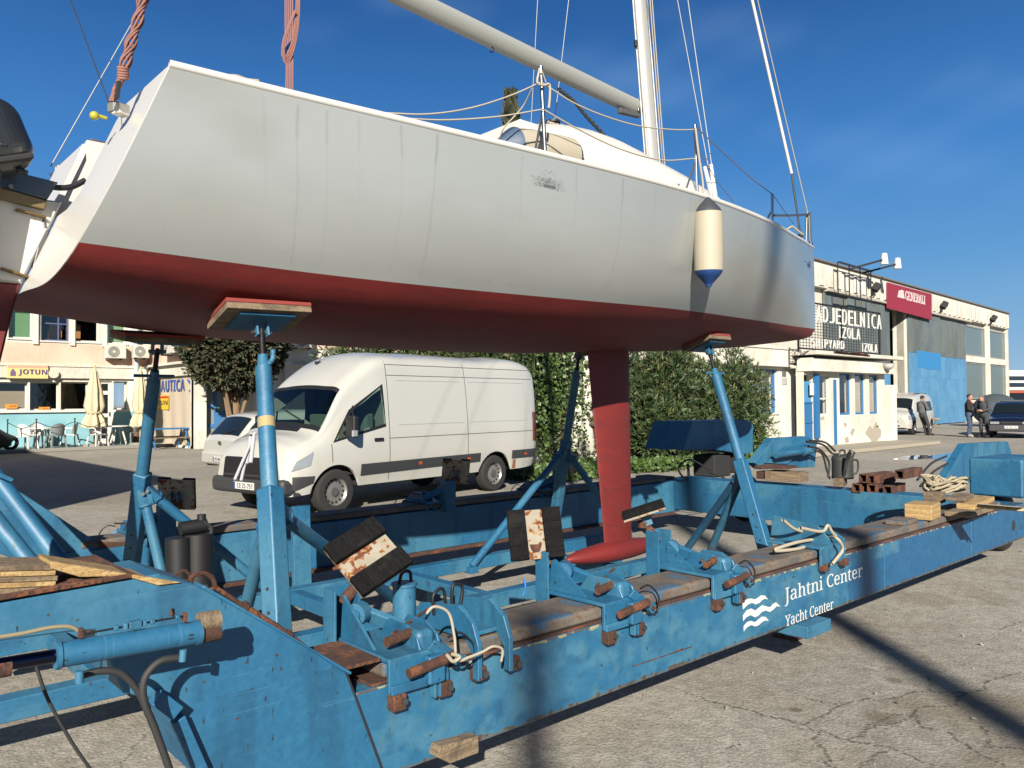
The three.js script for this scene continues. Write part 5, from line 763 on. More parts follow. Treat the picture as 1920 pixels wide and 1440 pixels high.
  part(g, 'roof', boxSN(uL, uR, 2.62, 2.7, 12.5, 17, .01), M.plaster); part(g, 'back_wall', [boxSN(uL, uR, 0, 2.6, 16.8, 17, .01), boxSN(uR - .2, uR - .01, 0, 2.6, 12.86, 16.8, .01)], M.plaster);
  part(g, 'gate_pillar', solid(GP, rpx(GP, 1657, 722, 1674, 838).map(p => [p[0], Math.max(.003, p[1])]), -.3, .16, [], .02), M.plaster);
  const lp = thing('wall_lamp', 'white half globe lamp under the gate house eaves', 'lamp'); const lc = v3(...hit(GP, 1643, 684), .42).applyMatrix4(GP.m); part(lp, 'globe', new THREE.SphereGeometry(.2, 20, 10, 0, 6.3, Math.PI / 2, Math.PI / 2).translate(lc.x, lc.y, lc.z), flat(200, 200, 196, .4)); part(lp, 'lamp_cap', new THREE.CylinderGeometry(.2, .2, .03, 20).translate(lc.x, lc.y + .012, lc.z), flat(150, 150, 150, .5));
  // pavement
  struct('pavement', boxSN(21, 30.3, .004, .12, 11.0, 12.58, .02), flat(176, 166, 146, .9)); struct('side_path', boxSN(14, 20.99, .004, .1, 12.2, 13.18, .02), flat(150, 142, 128, .9));
  // shipyard sign: wire grid with letters
  const t = thing('shipyard_sign', 'white shipyard letters on a dark wire grid standing on the gate house roof', 'sign');
  const SG = plane(0, 12.3, 1, 12.3); const c = pxs(SG, [[1500, 564], [1650, 588], [1650, 668], [1500, 660]]), B = bounds(c), z = 0;
  const wires = []; for (let i = 0; i <= 30; i++) { const u = lerp(B[0], B[2], i / 30); wires.push(solid(SG, rect(u - .008, 3.2, u + .008, B[3]), z, z + .014)); }
  part(t, 'grid_wires', wires, M.dark).userData.kind = 'stuff'; const hw = []; for (let j = 0; j <= 16; j++) { const h = lerp(3.2, B[3], j / 16); hw.push(solid(SG, rect(B[0], h - .008, B[2], h + .008), z + .015, z + .028)); } part(t, 'grid_bars', hw, M.dark).userData.kind = 'stuff';
  for (const h of [3.2, B[3]]) part(t, 'frame_rail', solid(SG, rect(B[0] - .02, h - .025, B[2] + .02, h + .025), z - .03, z - .002), M.darkMetal);
  for (const u of [B[0], lerp(B[0], B[2], .5), B[2]]) part(t, 'frame_post', solid(SG, rect(u - .03, 3.08, u + .03, B[3]), z - .07, z - .031), M.darkMetal);
  const put = (str, xa, xb, yT, yB) => { const n = str.length; const ua = hit(SG, xa, yT)[0], ub = hit(SG, xb, yT)[0]; const h1 = hit(SG, xa, yT)[1], h0 = hit(SG, xa, yB)[1]; [...str].forEach((ch, i) => { const u = lerp(ua, ub, i / n), w = (ub - ua) / n; const I = ch === 'I'; const gg = text(ch, I ? w * .25 : w * .72, h1 - h0, .03, fontReg); gg.translate(u + (I ? w * .3 : 0), h0, z + .03); gg.applyMatrix4(SG.m); part(t, 'letter', gg, flat(236, 234, 226, .5)); }); };
  put('LADJEDELNICA', 1515, 1652, 571, 601); put('IZOLA', 1568, 1612, 612, 633); put('SHIPYARD', 1519, 1582, 634, 650); put('IZOLA', 1612, 1644, 643, 659);
}
// hangar
{
  const HP = plane(36.6, 18.7, 70.5, 20.7), L = plane(36.6, 18.7, 70.5, 20.7);
  const b = thing('hangar', 'big white boatyard hangar with ribbed parapet and grey over blue sliding doors', 'building');
  const top = hit(HP, 1700, 540)[1], u1 = hit(HP, 1885, 700)[0], lw = hit(HP, 1750, 592)[1];
  const P = (l) => pxs(HP, l);
  part(b, 'wall', solid(HP, rect(-4, 0, u1, 8.15), -.4, 0, [rect(8.66, .02, 11.6, 6.8)]), M.plaster);
  part(b, 'parapet', solid(HP, rect(-4, 6.98, u1, 8.2), .002, .3, [], .01), M.plaster);
  for (let u = -3.6; u < u1 - .4; u += 1.02) part(b, 'parapet_rib', solid(HP, rect(u, 7.05, u + .5, 8.0), .301, .37, [], .03), M.plaster);
  part(b, 'parapet_cap', solid(HP, rect(-4.05, 8.2, u1 + .05, 8.28), -.4, .42), flat(120, 116, 108, .8));
  part(b, 'door_rail', solid(HP, rpx(HP, 1540, 549, 1810, 596).map((p, i) => [p[0], i < 2 ? 6.86 : 6.97]), .002, .4), flat(190, 184, 168, .8));
  const panel = (name, l, m, z0 = .05, z1 = .12) => part(b, name, solid(HP, bounds2(l), z0, z1), m);
  const bounds2 = ([x0, x1, h0, h1]) => rect(hit(HP, x0, 700)[0], h0, hit(HP, x1, 700)[0], h1);
  // corrugated sliding doors: grey above, blue below, built as separate sheets
  const leaf = (x0, x1, hs, z, n) => { const d = part(b, 'sliding_door', solid(HP, bounds2([x0, x1, .05, 6.86]), z, z + .08), M.doorGrey); const a = hit(HP, x0, 700)[0], e = hit(HP, x1, 700)[0]; for (let i = 0; i < n; i++) { const p = lerp(a, e, i / n), q = lerp(a, e, (i + 1) / n); part(d, 'upper_sheet', solid(HP, rect(p + .01, hs + .01, q - .01, 6.84), z + .081, z + .1 + (i % 2) * .012), M.doorGrey); for (let j = 0; j < 3; j++) part(d, 'lower_sheet', solid(HP, rect(p + .004, lerp(.06, hs, j / 3) + .003, q - .004, lerp(.06, hs, (j + 1) / 3) - .003), z + .081, z + .105), M.doorBlue); } return d; };
  leaf(1543, 1583, .06, .05, 6); leaf(1583, 1661, 3.6, .14, 4); leaf(1697, 1757, 4.35, .14, 3); leaf(1758, 1807, 4.3, .05, 3);
  part(b, 'repaired_patch', solid(HP, pxs(HP, [[1710, 657], [1756, 664], [1756, 693], [1740, 694], [1712, 688]]), .25, .256), flat(58, 140, 200, .6));
  part(b, 'door_jamb', solid(HP, rect(11.6, .01, 11.95, 6.85), -.62, .13), M.plaster);
  
  // right bay: frosted panes between white piers
  const glz = flat(112, 126, 122, .22), us = [1807, 1844, 1850, 1882].map(x => hit(HP, x, 690)[0]);
  for (const [a, e] of [[0, 1], [2, 3]]) for (const [h0, h1] of [[1.6, 4.15], [4.6, 6.7]]) { const w = part(b, 'window', solid(HP, rect(us[a], h0, us[e], h1), .05, .09), glz); part(w, 'window_frame', solid(HP, rect(us[a], h0, us[e], h1), .091, .13, [rect(us[a] + .12, h0 + .1, us[e] - .12, h1 - .1)]), flat(150, 150, 142, .6)); }
  part(b, 'pier', solid(HP, rect(us[1], 0, us[2], 6.97), .02, .25), M.plaster); part(b, 'pier', solid(HP, rect(us[3], 0, u1, 6.97), .02, .25), M.plaster); part(b, 'sill_beam', solid(HP, rect(us[0], 4.16, us[1], 4.59), .02, .2), M.plaster); part(b, 'sill_beam', solid(HP, rect(us[2], 4.16, us[3], 4.59), .02, .2), M.plaster);
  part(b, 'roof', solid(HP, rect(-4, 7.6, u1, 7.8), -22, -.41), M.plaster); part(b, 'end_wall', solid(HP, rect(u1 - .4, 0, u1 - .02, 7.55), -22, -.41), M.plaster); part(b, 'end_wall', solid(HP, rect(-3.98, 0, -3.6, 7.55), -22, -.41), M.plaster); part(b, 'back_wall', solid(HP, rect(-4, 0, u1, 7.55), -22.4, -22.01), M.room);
  const s = thing('insurance_sign', 'dark red banner sign with white lettering and emblem on the hangar parapet', 'sign');
  const sb = solid(HP, pxs(HP, [[1648, 579], [1732, 601], [1732, 553], [1648, 531]].map(([x, y]) => [x, y])), .4, .46); part(s, 'board', sb, flat(160, 40, 58, .5));
  { const A = hit(HP, 1667, 566), B = hit(HP, 1719, 566), h0 = hit(HP, 1690, 569)[1], h1 = hit(HP, 1690, 549)[1]; const w = B[0] - A[0]; const g = text('GENERALI', w * .73, (h1 - h0) * .85, .02, fontSerif); g.translate(A[0] + w * .27, h0 + .1, .461); g.applyMatrix4(HP.m); part(s, 'lettering', g, flat(236, 226, 222, .6)); part(s, 'emblem', [solid(HP, [[A[0], h0 + .15], [A[0] + w * .24, h0 + .15], [A[0] + w * .22, h0 + .3], [A[0] + w * .2, h0 + .55], [A[0] + w * .24, h1 - .05], [A[0] + w * .14, h1], [A[0] + w * .12, h0 + .6], [A[0] + w * .04, h1 - .1], [A[0] + w * .03, h0 + .4]], .461, .48)], flat(228, 214, 212, .6)); }
  for (const [x, y, l] of [[1620, 546, 'floodlight on the hangar parapet beside the empty sign frame'], [1750, 578, 'floodlight on the hangar parapet next to the red banner'], [1845, 602, 'floodlight on the hangar parapet above the frosted panes']]) { const f = thing('floodlight', l, 'floodlight', 'hangar floodlights'); const p = v3(...hit(HP, x, y), .6).applyMatrix4(HP.m); part(f, 'lamp_housing', boxAt(p.clone().add(v3(.1, .15, 0)), .3, .45, .35, .03, .2, .5, -.5), M.dark); part(f, 'lamp_bracket', rod(p.clone().add(v3(0, -.3, -.3)), p.clone().add(v3(.05, 0, 0)), .06), M.darkMetal); }
  const fr = thing('sign_frame', 'empty black metal sign frame with lamp arms on the hangar parapet', 'sign frame'); const fb = bounds(rpx(HP, 1545, 514, 1608, 538)); const hb = [6.7, 8.25];
  for (const h of hb) part(fr, 'frame_rail', solid(HP, rect(fb[0], h - .04, fb[2], h + .04), .7, .78), M.dark); for (const t of [0, .33, .66, 1]) { const u = lerp(fb[0], fb[2], t); part(fr, 'frame_post', solid(HP, rect(u - .04, hb[0], u + .04, hb[1]), .66, .69), M.dark); }
  for (const [xa, ya, xb, yb] of [[1565, 508, 1598, 494], [1592, 515, 1624, 502]]) { const A = v3(...hit(HP, xa, ya), .7).applyMatrix4(HP.m), Bq = v3(...hit(HP, xb, yb), 1.6).applyMatrix4(HP.m); part(fr, 'lamp_arm', rod(A, Bq, .05), M.dark); part(fr, 'lamp_head', rod(Bq.clone().add(v3(0, -.25, 0)), Bq.clone().add(v3(0, .3, 0)), .2, .14), flat(232, 230, 222, .5)); }
}
// tall shed beside the yard, outside the frame: its shadow falls across the asphalt
{ const t = thing('boat_shed', 'plain white boat shed whose shadow falls on the yard in front of the cafe', 'shed'); part(t, 'wall', boxSN(-26, -2.7, 0, 6.2, 7.7, 24, .02), M.plaster); part(t, 'roof', boxSN(-26.3, -2.55, 6.2, 6.4, 7.5, 24.3, .02), M.sheet); }
// two bare masts of yachts laid up behind the camera, their shadows cross the asphalt, the beam and the bow
for (const [X0, X1, Z, H, r, l] of [[3.19, 1.75, -14, 17, .12, 'bare raked mast stepped on the asphalt, casting a shadow onto the bow'], [.1, .1, -16, 10.2, .08, 'shorter bare mast stepped on the asphalt, casting a shadow onto the blue beam']]) { const ph = Math.atan(1670 / 1500), at = (X) => [Math.sin(ph) * X + Math.cos(ph) * Z, -Math.cos(ph) * X + Math.sin(ph) * Z], a = at(X0), b = at(X1); const t = thing('yacht_mast', l, 'mast', 'masts of laid up yachts'); part(t, 'spar', rod(V(a[0], 0, a[1]), V(b[0], H, b[1]), r, r), M.steelDull); part(t, 'mast_step', boxAt(V(a[0], .03, a[1]), .4, .06, .4, .01), M.steelDull); rebase(t, V(a[0], 0, a[1])); }
// ---------- vehicles ----------
function cat1(a, b, c, d, t) { const t2 = t * t, t3 = t2 * t; return .5 * (2 * b + (c - a) * t + (2 * a - 5 * b + 4 * c - d) * t2 + (3 * b - a - 3 * c + d) * t3); }
function bodyShape(stations, wheels, ra) {
  const K = stations[0].p.length, X = stations.map(s => s.x), fs = [...Array(K)].map((_, k) => [herm(stations.map(s => [s.x, s.p[k][0]])), herm(stations.map(s => [s.x, s.p[k][1]]))]);
  const arch = x => { let h = -1; for (const w of wheels) { const d = Math.abs(x - w); if (d < ra) h = Math.max(h, .33 + Math.sqrt(ra * ra - d * d)); } return h; };
  const S = (x, v, side = 1) => { const i = Math.min(K - 2, Math.max(0, Math.floor(v))), t = v - i; const g = (k, c) => fs[Math.min(K - 1, Math.max(0, k))][c](x); const e = (c) => i === K - 2 ? cat1(g(i - 1, c), g(i, c), g(i + 1, c), c ? g(i, 1) : -g(i, 0), t) : cat1(g(i ? i - 1 : i, c), g(i, c), g(i + 1, c), g(i + 2, c), t); let w = e(0), h = e(1); const a = arch(x); if (h < a) h = a; return v3(x, h, side * Math.max(0, w)); };
  const vAt = (x, h) => { let lo = 0, hi = K - 1.001; for (let i = 0; i < 30; i++) { const m = (lo + hi) / 2; S(x, m).y < h ? lo = m : hi = m; } return lo; };
  const nrm = (x, v, side) => { const e = .01, a = S(x + e, v, side).sub(S(x - e, v, side)), b = S(x, Math.min(K - 1, v + e), side).sub(S(x, Math.max(0, v - e), side)); const n = a.cross(b).normalize(); if (n.z * side < -.2 || (Math.abs(n.z) <= .2 && n.y < -.3)) n.negate(); return n; };
  const grid = (f, nu, nv) => { const pos = [], idx = [], uv = []; for (let i = 0; i <= nu; i++) for (let j = 0; j <= nv; j++) { const p = f(i / nu, j / nv); pos.push(p.x, p.y, p.z); uv.push(p.x, p.y); } for (let i = 0; i < nu; i++) for (let j = 0; j < nv; j++) { const a = i * (nv + 1) + j, b = a + nv + 1; idx.push(a, b, a + 1, b, b + 1, a + 1); } const g = new THREE.BufferGeometry(); g.setAttribute('position', new THREE.Float32BufferAttribute(pos, 3)); g.setAttribute('uv', new THREE.Float32BufferAttribute(uv, 2)); g.setIndex(idx); g.computeVertexNormals(); return g; };
  const x0 = X[0], x1 = X[X.length - 1];
  const shell = (hole) => { const NU = hole ? 260 : 120, NV = (K - 1) * (hole ? 8 : 4); const gs = [1, -1].map(sd => { const g = grid((u, v) => S(lerp(x0, x1, u), v * (K - 1), sd), NU, NV); if (hole) { const ix = g.index.array, keep = []; for (let i = 0; i < ix.length; i += 6) { const q0 = ix[i], iu = Math.floor(q0 / (NV + 1)), iv = q0 % (NV + 1); const x = lerp(x0, x1, (iu + .5) / NU), v = (iv + .5) / NV * (K - 1); if (!hole(x, v, S(x, v).y, sd)) for (let k = 0; k < 6; k++) keep.push(ix[i + k]); } g.setIndex(keep); g.computeVertexNormals(); }
      if (sd < 0) { const ix = g.index.array; for (let i = 0; i < ix.length; i += 3) { const t = ix[i]; ix[i] = ix[i + 1]; ix[i + 1] = t; } g.computeVertexNormals(); } return g; });
    const cap = x => { const sh = []; for (let i = 0; i <= NV; i++) { const p = S(x, i / NV * (K - 1)); sh.push(new THREE.Vector2(p.z, p.y)); } for (let i = NV - 1; i >= 0; i--) { const p = S(x, i / NV * (K - 1)); sh.push(new THREE.Vector2(-p.z, p.y)); } const g = new THREE.ShapeGeometry(new THREE.Shape(sh)); const q = g.attributes.position; for (let i = 0; i < q.count; i++) q.setXYZ(i, x, q.getY(i), q.getX(i)); g.computeVertexNormals(); return g; };
    return [...gs, cap(x0), cap(x1)]; };
  // patch: corners [x,h] (side) order: rear-bottom, front-bottom, front-top, rear-top
  const patch = (c, side = 1, off = .004, nu = 10, nv = 8) => grid((u, v) => { const a = [lerp(c[0][0], c[1][0], u), lerp(c[0][1], c[1][1], u)], b = [lerp(c[3][0], c[2][0], u), lerp(c[3][1], c[2][1], u)]; const x = lerp(a[0], b[0], v), h = lerp(a[1], b[1], v), vv = vAt(x, h); return S(x, vv, side).addScaledVector(nrm(x, vv, side), off); }, nu, nv);
  // patch in (x, v) over both sides: for screens, bonnets
  const patchV = (xa, xb, va, vb, off = .004, n = 14) => grid((u, t) => { const x = lerp(xa, xb, u), q = lerp(-1, 1, t), side = q < 0 ? -1 : 1, v = lerp(vb, lerp(va[0], va[1], u), Math.abs(q)); return S(x, v, side).addScaledVector(nrm(x, v, side), off); }, 10, n * 2);
  return { S, vAt, nrm, patch, patchV, shell, K };
}
const tyreM = flat(40, 39, 38, .9), rimM = flat(170, 168, 162, .4, { metalness: .6 });
function wheel(t, x, z, r, side, rim = rimM, holes = 14) {
  const w = new THREE.Group(); w.name = 'wheel'; w.position.set(x, r, z); t.add(w);
  const pts = [[r * .62, -.1], [r * .9, -.105], [r * .98, -.08], [r, -.04], [r, .04], [r * .98, .08], [r * .9, .105], [r * .62, .1]].map(p => new THREE.Vector2(p[0], p[1])); const g = new THREE.LatheGeometry(pts, 40); g.rotateX(Math.PI / 2); part(w, 'tyre', g, tyreM);
  const q = new THREE.LatheGeometry([[0, .05], [r * .18, .055], [r * .2, .035], [r * .4, .045], [r * .56, .03], [r * .6, .08], [r * .66, .09], [r * .66, -.09]].map(p => new THREE.Vector2(p[0], p[1])), 40); q.rotateX(Math.PI / 2); if (side < 0) q.rotateY(Math.PI); part(w, 'rim', q, rim);
  const hs = []; for (let i = 0; i < holes; i++) { const a = i / holes * 2 * Math.PI; const b = new THREE.CylinderGeometry(r * .055, r * .055, .012, 8); b.rotateX(Math.PI / 2); b.translate(Math.cos(a) * r * .49, Math.sin(a) * r * .49, side * .046); hs.push(b); } const hm = part(w, 'rim_holes', hs, M.dark); hm.userData.kind = 'stuff';
  const hub = new THREE.CylinderGeometry(r * .19, r * .19, .02, 20); hub.rotateX(Math.PI / 2); hub.translate(0, 0, side * .06); part(w, 'hub_cap', hub, flat(90, 90, 90, .5)); return w;
}
const carWhite = phys({ color: rgb(204, 203, 194), roughness: .35, clearcoat: .8, clearcoatRoughness: .08 });
const plastic = flat(58, 60, 62, .6), seamM = flat(96, 96, 92, .8), lampRed = phys({ color: rgb(120, 22, 24), roughness: .15, clearcoat: 1 }), lampClear = phys({ color: rgb(190, 194, 196), roughness: .12, metalness: .4, clearcoat: 1 });
function plate(t, c, ry, str, w = .5, h = .11) { const p = part(t, 'number_plate', boxAt(c, w, h, .012, .003, ry), flat(224, 224, 220, .5)); const g = text(str, w * .74, h * .62, .003, fontReg); g.translate(-w * .36 + w * .06, -h * .31, .008); g.rotateY(ry); g.translate(c.x, c.y, c.z); part(p, 'plate_lettering', g, flat(30, 32, 34, .6)); const bl = new THREE.BoxGeometry(w * .08, h * .92, .004); bl.translate(-w * .45, 0, .0075); bl.rotateY(ry); bl.translate(c.x, c.y, c.z); part(p, 'plate_band', bl, flat(40, 70, 150, .5)); return p; }
const windowDark = phys({ color: rgb(30, 38, 40), roughness: .06, specularIntensity: .55 });
// delivery van
{
  const st = [
    [0, [[.86, .45], [.93, .7], [.95, 1.05], [.94, 1.4], [.89, 2.05], [.79, 2.35], [.42, 2.46], [0, 2.49]]],
    [.12, [[.92, .42], [.975, .7], [.985, 1.05], [.97, 1.4], [.905, 2.1], [.81, 2.42], [.43, 2.53], [0, 2.56]]],
    [1.5, [[.93, .40], [.985, .7], [.995, 1.05], [.98, 1.4], [.91, 2.12], [.81, 2.44], [.43, 2.56], [0, 2.59]]],
    [3.3, [[.93, .40], [.985, .7], [.995, 1.05], [.98, 1.4], [.91, 2.12], [.81, 2.44], [.43, 2.56], [0, 2.59]]],
    [4.05, [[.93, .40], [.985, .7], [.99, 1.03], [.975, 1.35], [.905, 2.08], [.81, 2.4], [.43, 2.5], [0, 2.53]]],
    [4.4, [[.93, .40], [.985, .68], [.99, .98], [.97, 1.22], [.895, 1.85], [.8, 2.2], [.43, 2.3], [0, 2.32]]],
    [4.72, [[.93, .39], [.985, .65], [.985, .93], [.965, 1.15], [.885, 1.62], [.79, 1.94], [.43, 2.0], [0, 2.02]]],
    [5.19, [[.93, .38], [.975, .6], [.975, .84], [.95, 1.04], [.9, 1.16], [.82, 1.26], [.45, 1.31], [0, 1.33]]],
    [5.49, [[.9, .34], [.94, .55], [.94, .74], [.92, .92], [.87, 1.02], [.78, 1.1], [.43, 1.18], [0, 1.2]]],
    [5.69, [[.82, .33], [.86, .5], [.86, .64], [.84, .8], [.78, .89], [.68, .97], [.4, 1.03], [0, 1.05]]],
    [5.77, [[.72, .35], [.77, .48], [.77, .58], [.74, .68], [.7, .75], [.6, .8], [.35, .84], [0, .85]]]].map(([x, p]) => ({ x, p }));
  const B = bodyShape(st, [1.28, 4.94], .43);
  const t = thing('delivery_van', 'tall white delivery van with dark side moulding parked behind the trailer', 'van');
  const doorW = [[3.98, 1.32], [5.0, 1.1], [4.66, 1.6], [4.0, 2.02]];
  const inQ = (x, h) => { let s = 0; for (let i = 0; i < 4; i++) { const a = doorW[i], b = doorW[(i + 1) % 4]; const L = Math.hypot(b[0] - a[0], b[1] - a[1]); if (((b[0] - a[0]) * (h - a[1]) - (b[1] - a[1]) * (x - a[0])) / L > .035) s++; } return s === 4; };
  part(t, 'body', B.shell((x, v, h) => (x > 4.77 && x < 5.14 && v > 5.06) || (v < 5 && inQ(x, h))), carWhite);
  const autoGlass = phys({ color: rgb(196, 214, 206), transmission: 1, thickness: 0, roughness: .02, ior: 1.5 });
  part(t, 'windscreen', B.patchV(4.74, 5.17, [5.0, 4.9], 7, .006), autoGlass);
  part(t, 'windscreen_surround', [B.patchV(4.735, 4.78, [4.98, 4.98], 7, .009), B.patchV(5.12, 5.175, [4.9, 4.9], 7, .009)], M.black);
  part(t, 'dashboard', [boxAt(v3(4.98, 1.02, 0), .5, .3, 1.6, .06), rod(v3(4.62, 1.2, .45), v3(4.68, 1.14, .45), .19, .19, 20)], M.black); part(t, 'cab_floor', boxAt(v3(4.5, .62, 0), 1.3, .1, 1.7, .02), M.dark); part(t, 'bulkhead', boxAt(v3(3.82, 1.4, 0), .04, 1.8, 1.66, .02), flat(120, 120, 116, .8)); part(t, 'headlining', boxAt(v3(4.2, 2.1, 0), .6, .03, 1.4, .01), flat(120, 120, 116, .8));
  for (const sd of [1, -1]) {
    part(t, 'door_window', B.patch(doorW, sd, .005), autoGlass); for (const [a, b] of [[0, 1], [1, 2], [2, 3], [3, 0]]) part(t, 'window_seal', B.patch([doorW[a], doorW[b], [doorW[b][0] + [0, -.05, -.02, .05][b] , doorW[b][1] + [.05, .04, -.05, -.05][b]], [doorW[a][0] + [0, -.05, -.02, .05][a], doorW[a][1] + [.05, .04, -.05, -.05][a]]], sd, .007, 8, 1), M.black);
    const pil = part(t, 'window_divider', B.patch([[4.58, 1.2], [4.62, 1.19], [4.62, 1.62], [4.58, 1.68]], sd, .009, 2, 6), M.black);
    part(t, 'side_moulding', B.patch([[.02, .6], [.85, .6], [.85, .76], [.02, .76]], sd, .012), plastic); part(t, 'side_moulding', B.patch([[1.72, .6], [4.5, .56], [4.5, .74], [1.72, .76]], sd, .012, 24, 4), plastic); part(t, 'side_moulding', B.patch([[5.36, .52], [5.66, .4], [5.66, .62], [5.34, .62]], sd, .012), plastic);
    for (const [x, h0, h1] of [[2.05, .45, 2.4], [3.9, .45, 2.4], [5.02, .8, 1.08]]) part(t, 'panel_seam', B.patch([[x, h0], [x + .014, h0], [x + .014, h1], [x, h1]], sd, .0025, 1, 30), seamM);
    for (const [x0, x1, h] of [[.1, 3.9, 1.12], [.1, 3.9, 2.16], [.1, 3.9, 2.34]]) part(t, 'body_crease', B.patch([[x0, h], [x1, h], [x1, h + .012], [x0, h + .012]], sd, .0025, 30, 1), seamM);
    // pressed side panels: raised rims
    for (const [xa, xb] of [[.35, 1.98], [2.15, 3.72]]) { part(t, 'panel_rim', [B.patch([[xa, 1.34], [xb, 1.34], [xb, 1.36], [xa, 1.36]], sd, .006, 16, 1), B.patch([[xa + .02, 2.08], [xb, 2.08], [xb, 2.1], [xa + .02, 2.1]], sd, .006, 16, 1), B.patch([[xa, 1.36], [xa + .02, 1.36], [xa + .04, 2.08], [xa + .02, 2.08]], sd, .006, 1, 10)], carWhite); }
    part(t, 'door_handle', B.patch([[4.05, 1.09], [4.24, 1.09], [4.24, 1.14], [4.05, 1.14]], sd, .022, 3, 2), M.black);
    for (const x of [.4, 2.0, 3.2]) part(t, 'marker_lamp', B.patch([[x, .65], [x + .08, .65], [x + .08, .7], [x, .7]], sd, .018, 2, 2), flat(200, 90, 40, .4));
    part(t, 'tail_lamp', B.patch([[.0, .92], [.17, .92], [.15, 1.5], [.0, 1.5]], sd, .008, 3, 8), lampRed);
    part(t, 'headlamp', B.patch([[5.4, .78], [5.67, .7], [5.6, .84], [5.34, .98]], sd, .008), lampClear);
    const mr = part(t, 'wing_mirror', boxAt(v3(4.78, 1.34, sd * 1.12), .1, .34, .2, .03), M.black); part(mr, 'mirror_arm', bar(v3(4.74, 1.24, sd * .95), v3(4.78, 1.28, sd * 1.06), .1, .06), M.black); part(mr, 'indicator', boxAt(v3(4.8, 1.24, sd * 1.2), .08, .1, .05, .01), lampClear);
    part(t, 'rusty_sill', B.patch([[.7, .4], [.8, .4], [.8, .58], [.72, .58]], sd, .004, 3, 4), flat(150, 92, 60, .9));
  }
  part(t, 'bonnet_grille', B.patchV(5.14, 5.25, [6.0, 6.0], 7, .008, 8), M.black);
  part(t, 'wiper', [rod(v3(5.2, 1.44, -.5), v3(5.05, 1.6, .1), .012), rod(v3(5.2, 1.44, .2), v3(5.05, 1.6, .72), .012)], M.black);
  const gr = part(t, 'front_grille', boxAt(v3(5.755, .72, 0), .1, .34, 1.15, .03, 0, 0, .12), M.black); for (let k = 0; k < 4; k++) part(gr, 'grille_slat', boxAt(v3(5.81 - k * .012, .62 + k * .07, 0), .02, .025, 1.1, .006), plastic);
  part(t, 'front_bumper', [boxAt(v3(5.68, .46, 0), .3, .26, 1.76, .08)], plastic); part(t, 'rear_bumper', boxAt(v3(.02, .52, 0), .2, .22, 1.84, .06), plastic);
  plate(t, v3(5.84, .46, 0), Math.PI / 2, 'CE ZL-751');
  part(t, 'roof_aerial', [rod(v3(4.3, 2.4, .25), v3(4.05, 2.85, .25), .006), boxAt(v3(4.3, 2.4, .25), .12, .05, .05, .015)], M.black);
  part(t, 'seat', [boxAt(v3(4.05, 1.2, .45), .2, .7, .5, .06), boxAt(v3(4.05, 1.2, -.45), .2, .7, .5, .06)], flat(92, 104, 96, .9));
  for (const x of [1.28, 4.94]) for (const sd of [1, -1]) wheel(t, x, sd * .86, .345, sd, rimM);
  part(t, 'underbody', [boxAt(v3(3.0, .5, 0), 5.4, .3, 1.4, .05)], M.dark);
  // ladder-like folding rack leaning on the front is a separate thing
  t.rotation.y = Math.PI + .179; t.position.set(10.58, 0, -12.22); t.scale.set(1, .945, 1);
}
tag(part(scene, 'folding_ladder', [rod(hitN(478, 812, 8.9), hitN(440, 900, 8.7), .018), rod(hitN(472, 812, 9.0), hitN(452, 902, 8.7), .018), rod(hitN(470, 820, 8.92), hitN(462, 870, 8.8), .024), rod(hitN(476, 818, 8.85), hitN(470, 868, 8.75), .024), boxAt(hitN(474, 812, 8.92), .08, .03, .06)], flat(190, 192, 194, .4)), 'folded aluminium tripod leaning in front of the van grille', 'tripod');
function car(name, label, L, W, st, o) {
  const B = bodyShape(st.map(([x, p]) => ({ x, p: p.map(q => [q[0] * W, q[1]]) })), o.wheels, o.ra || .36), t = thing(name, label, 'car', 'parked cars');
  part(t, 'body', B.shell(), o.paint);
  if (o.rearScreen) part(t, 'rear_screen', B.patchV(...o.rearScreen, .006), windowDark); if (o.screen) part(t, 'windscreen', B.patchV(...o.screen, .006), windowDark);
  for (const sd of [1, -1]) { for (const c of o.windows) part(t, 'side_window', B.patch(c, sd, .005), windowDark); for (const c of o.seams || []) part(t, 'panel_seam', B.patch(c, sd, .002, 2, 16), seamM); for (const c of o.tail || []) part(t, 'tail_lamp', B.patch(c, sd, .01, 4, 5), lampRed); for (const c of o.head || []) part(t, 'headlamp', B.patch(c, sd, .01, 5, 4), lampClear); for (const c of o.trim || []) part(t, 'side_trim', B.patch(c, sd, .012, 12, 3), plastic); }
  for (const x of o.wheels) for (const sd of [1, -1]) wheel(t, x, sd * (W - .12), .31, sd, o.rim || rimM, 10);
  part(t, 'underbody', boxAt(v3(L / 2, .4, 0), L - .5, .26, W * 1.5, .04), M.dark); return t;
}
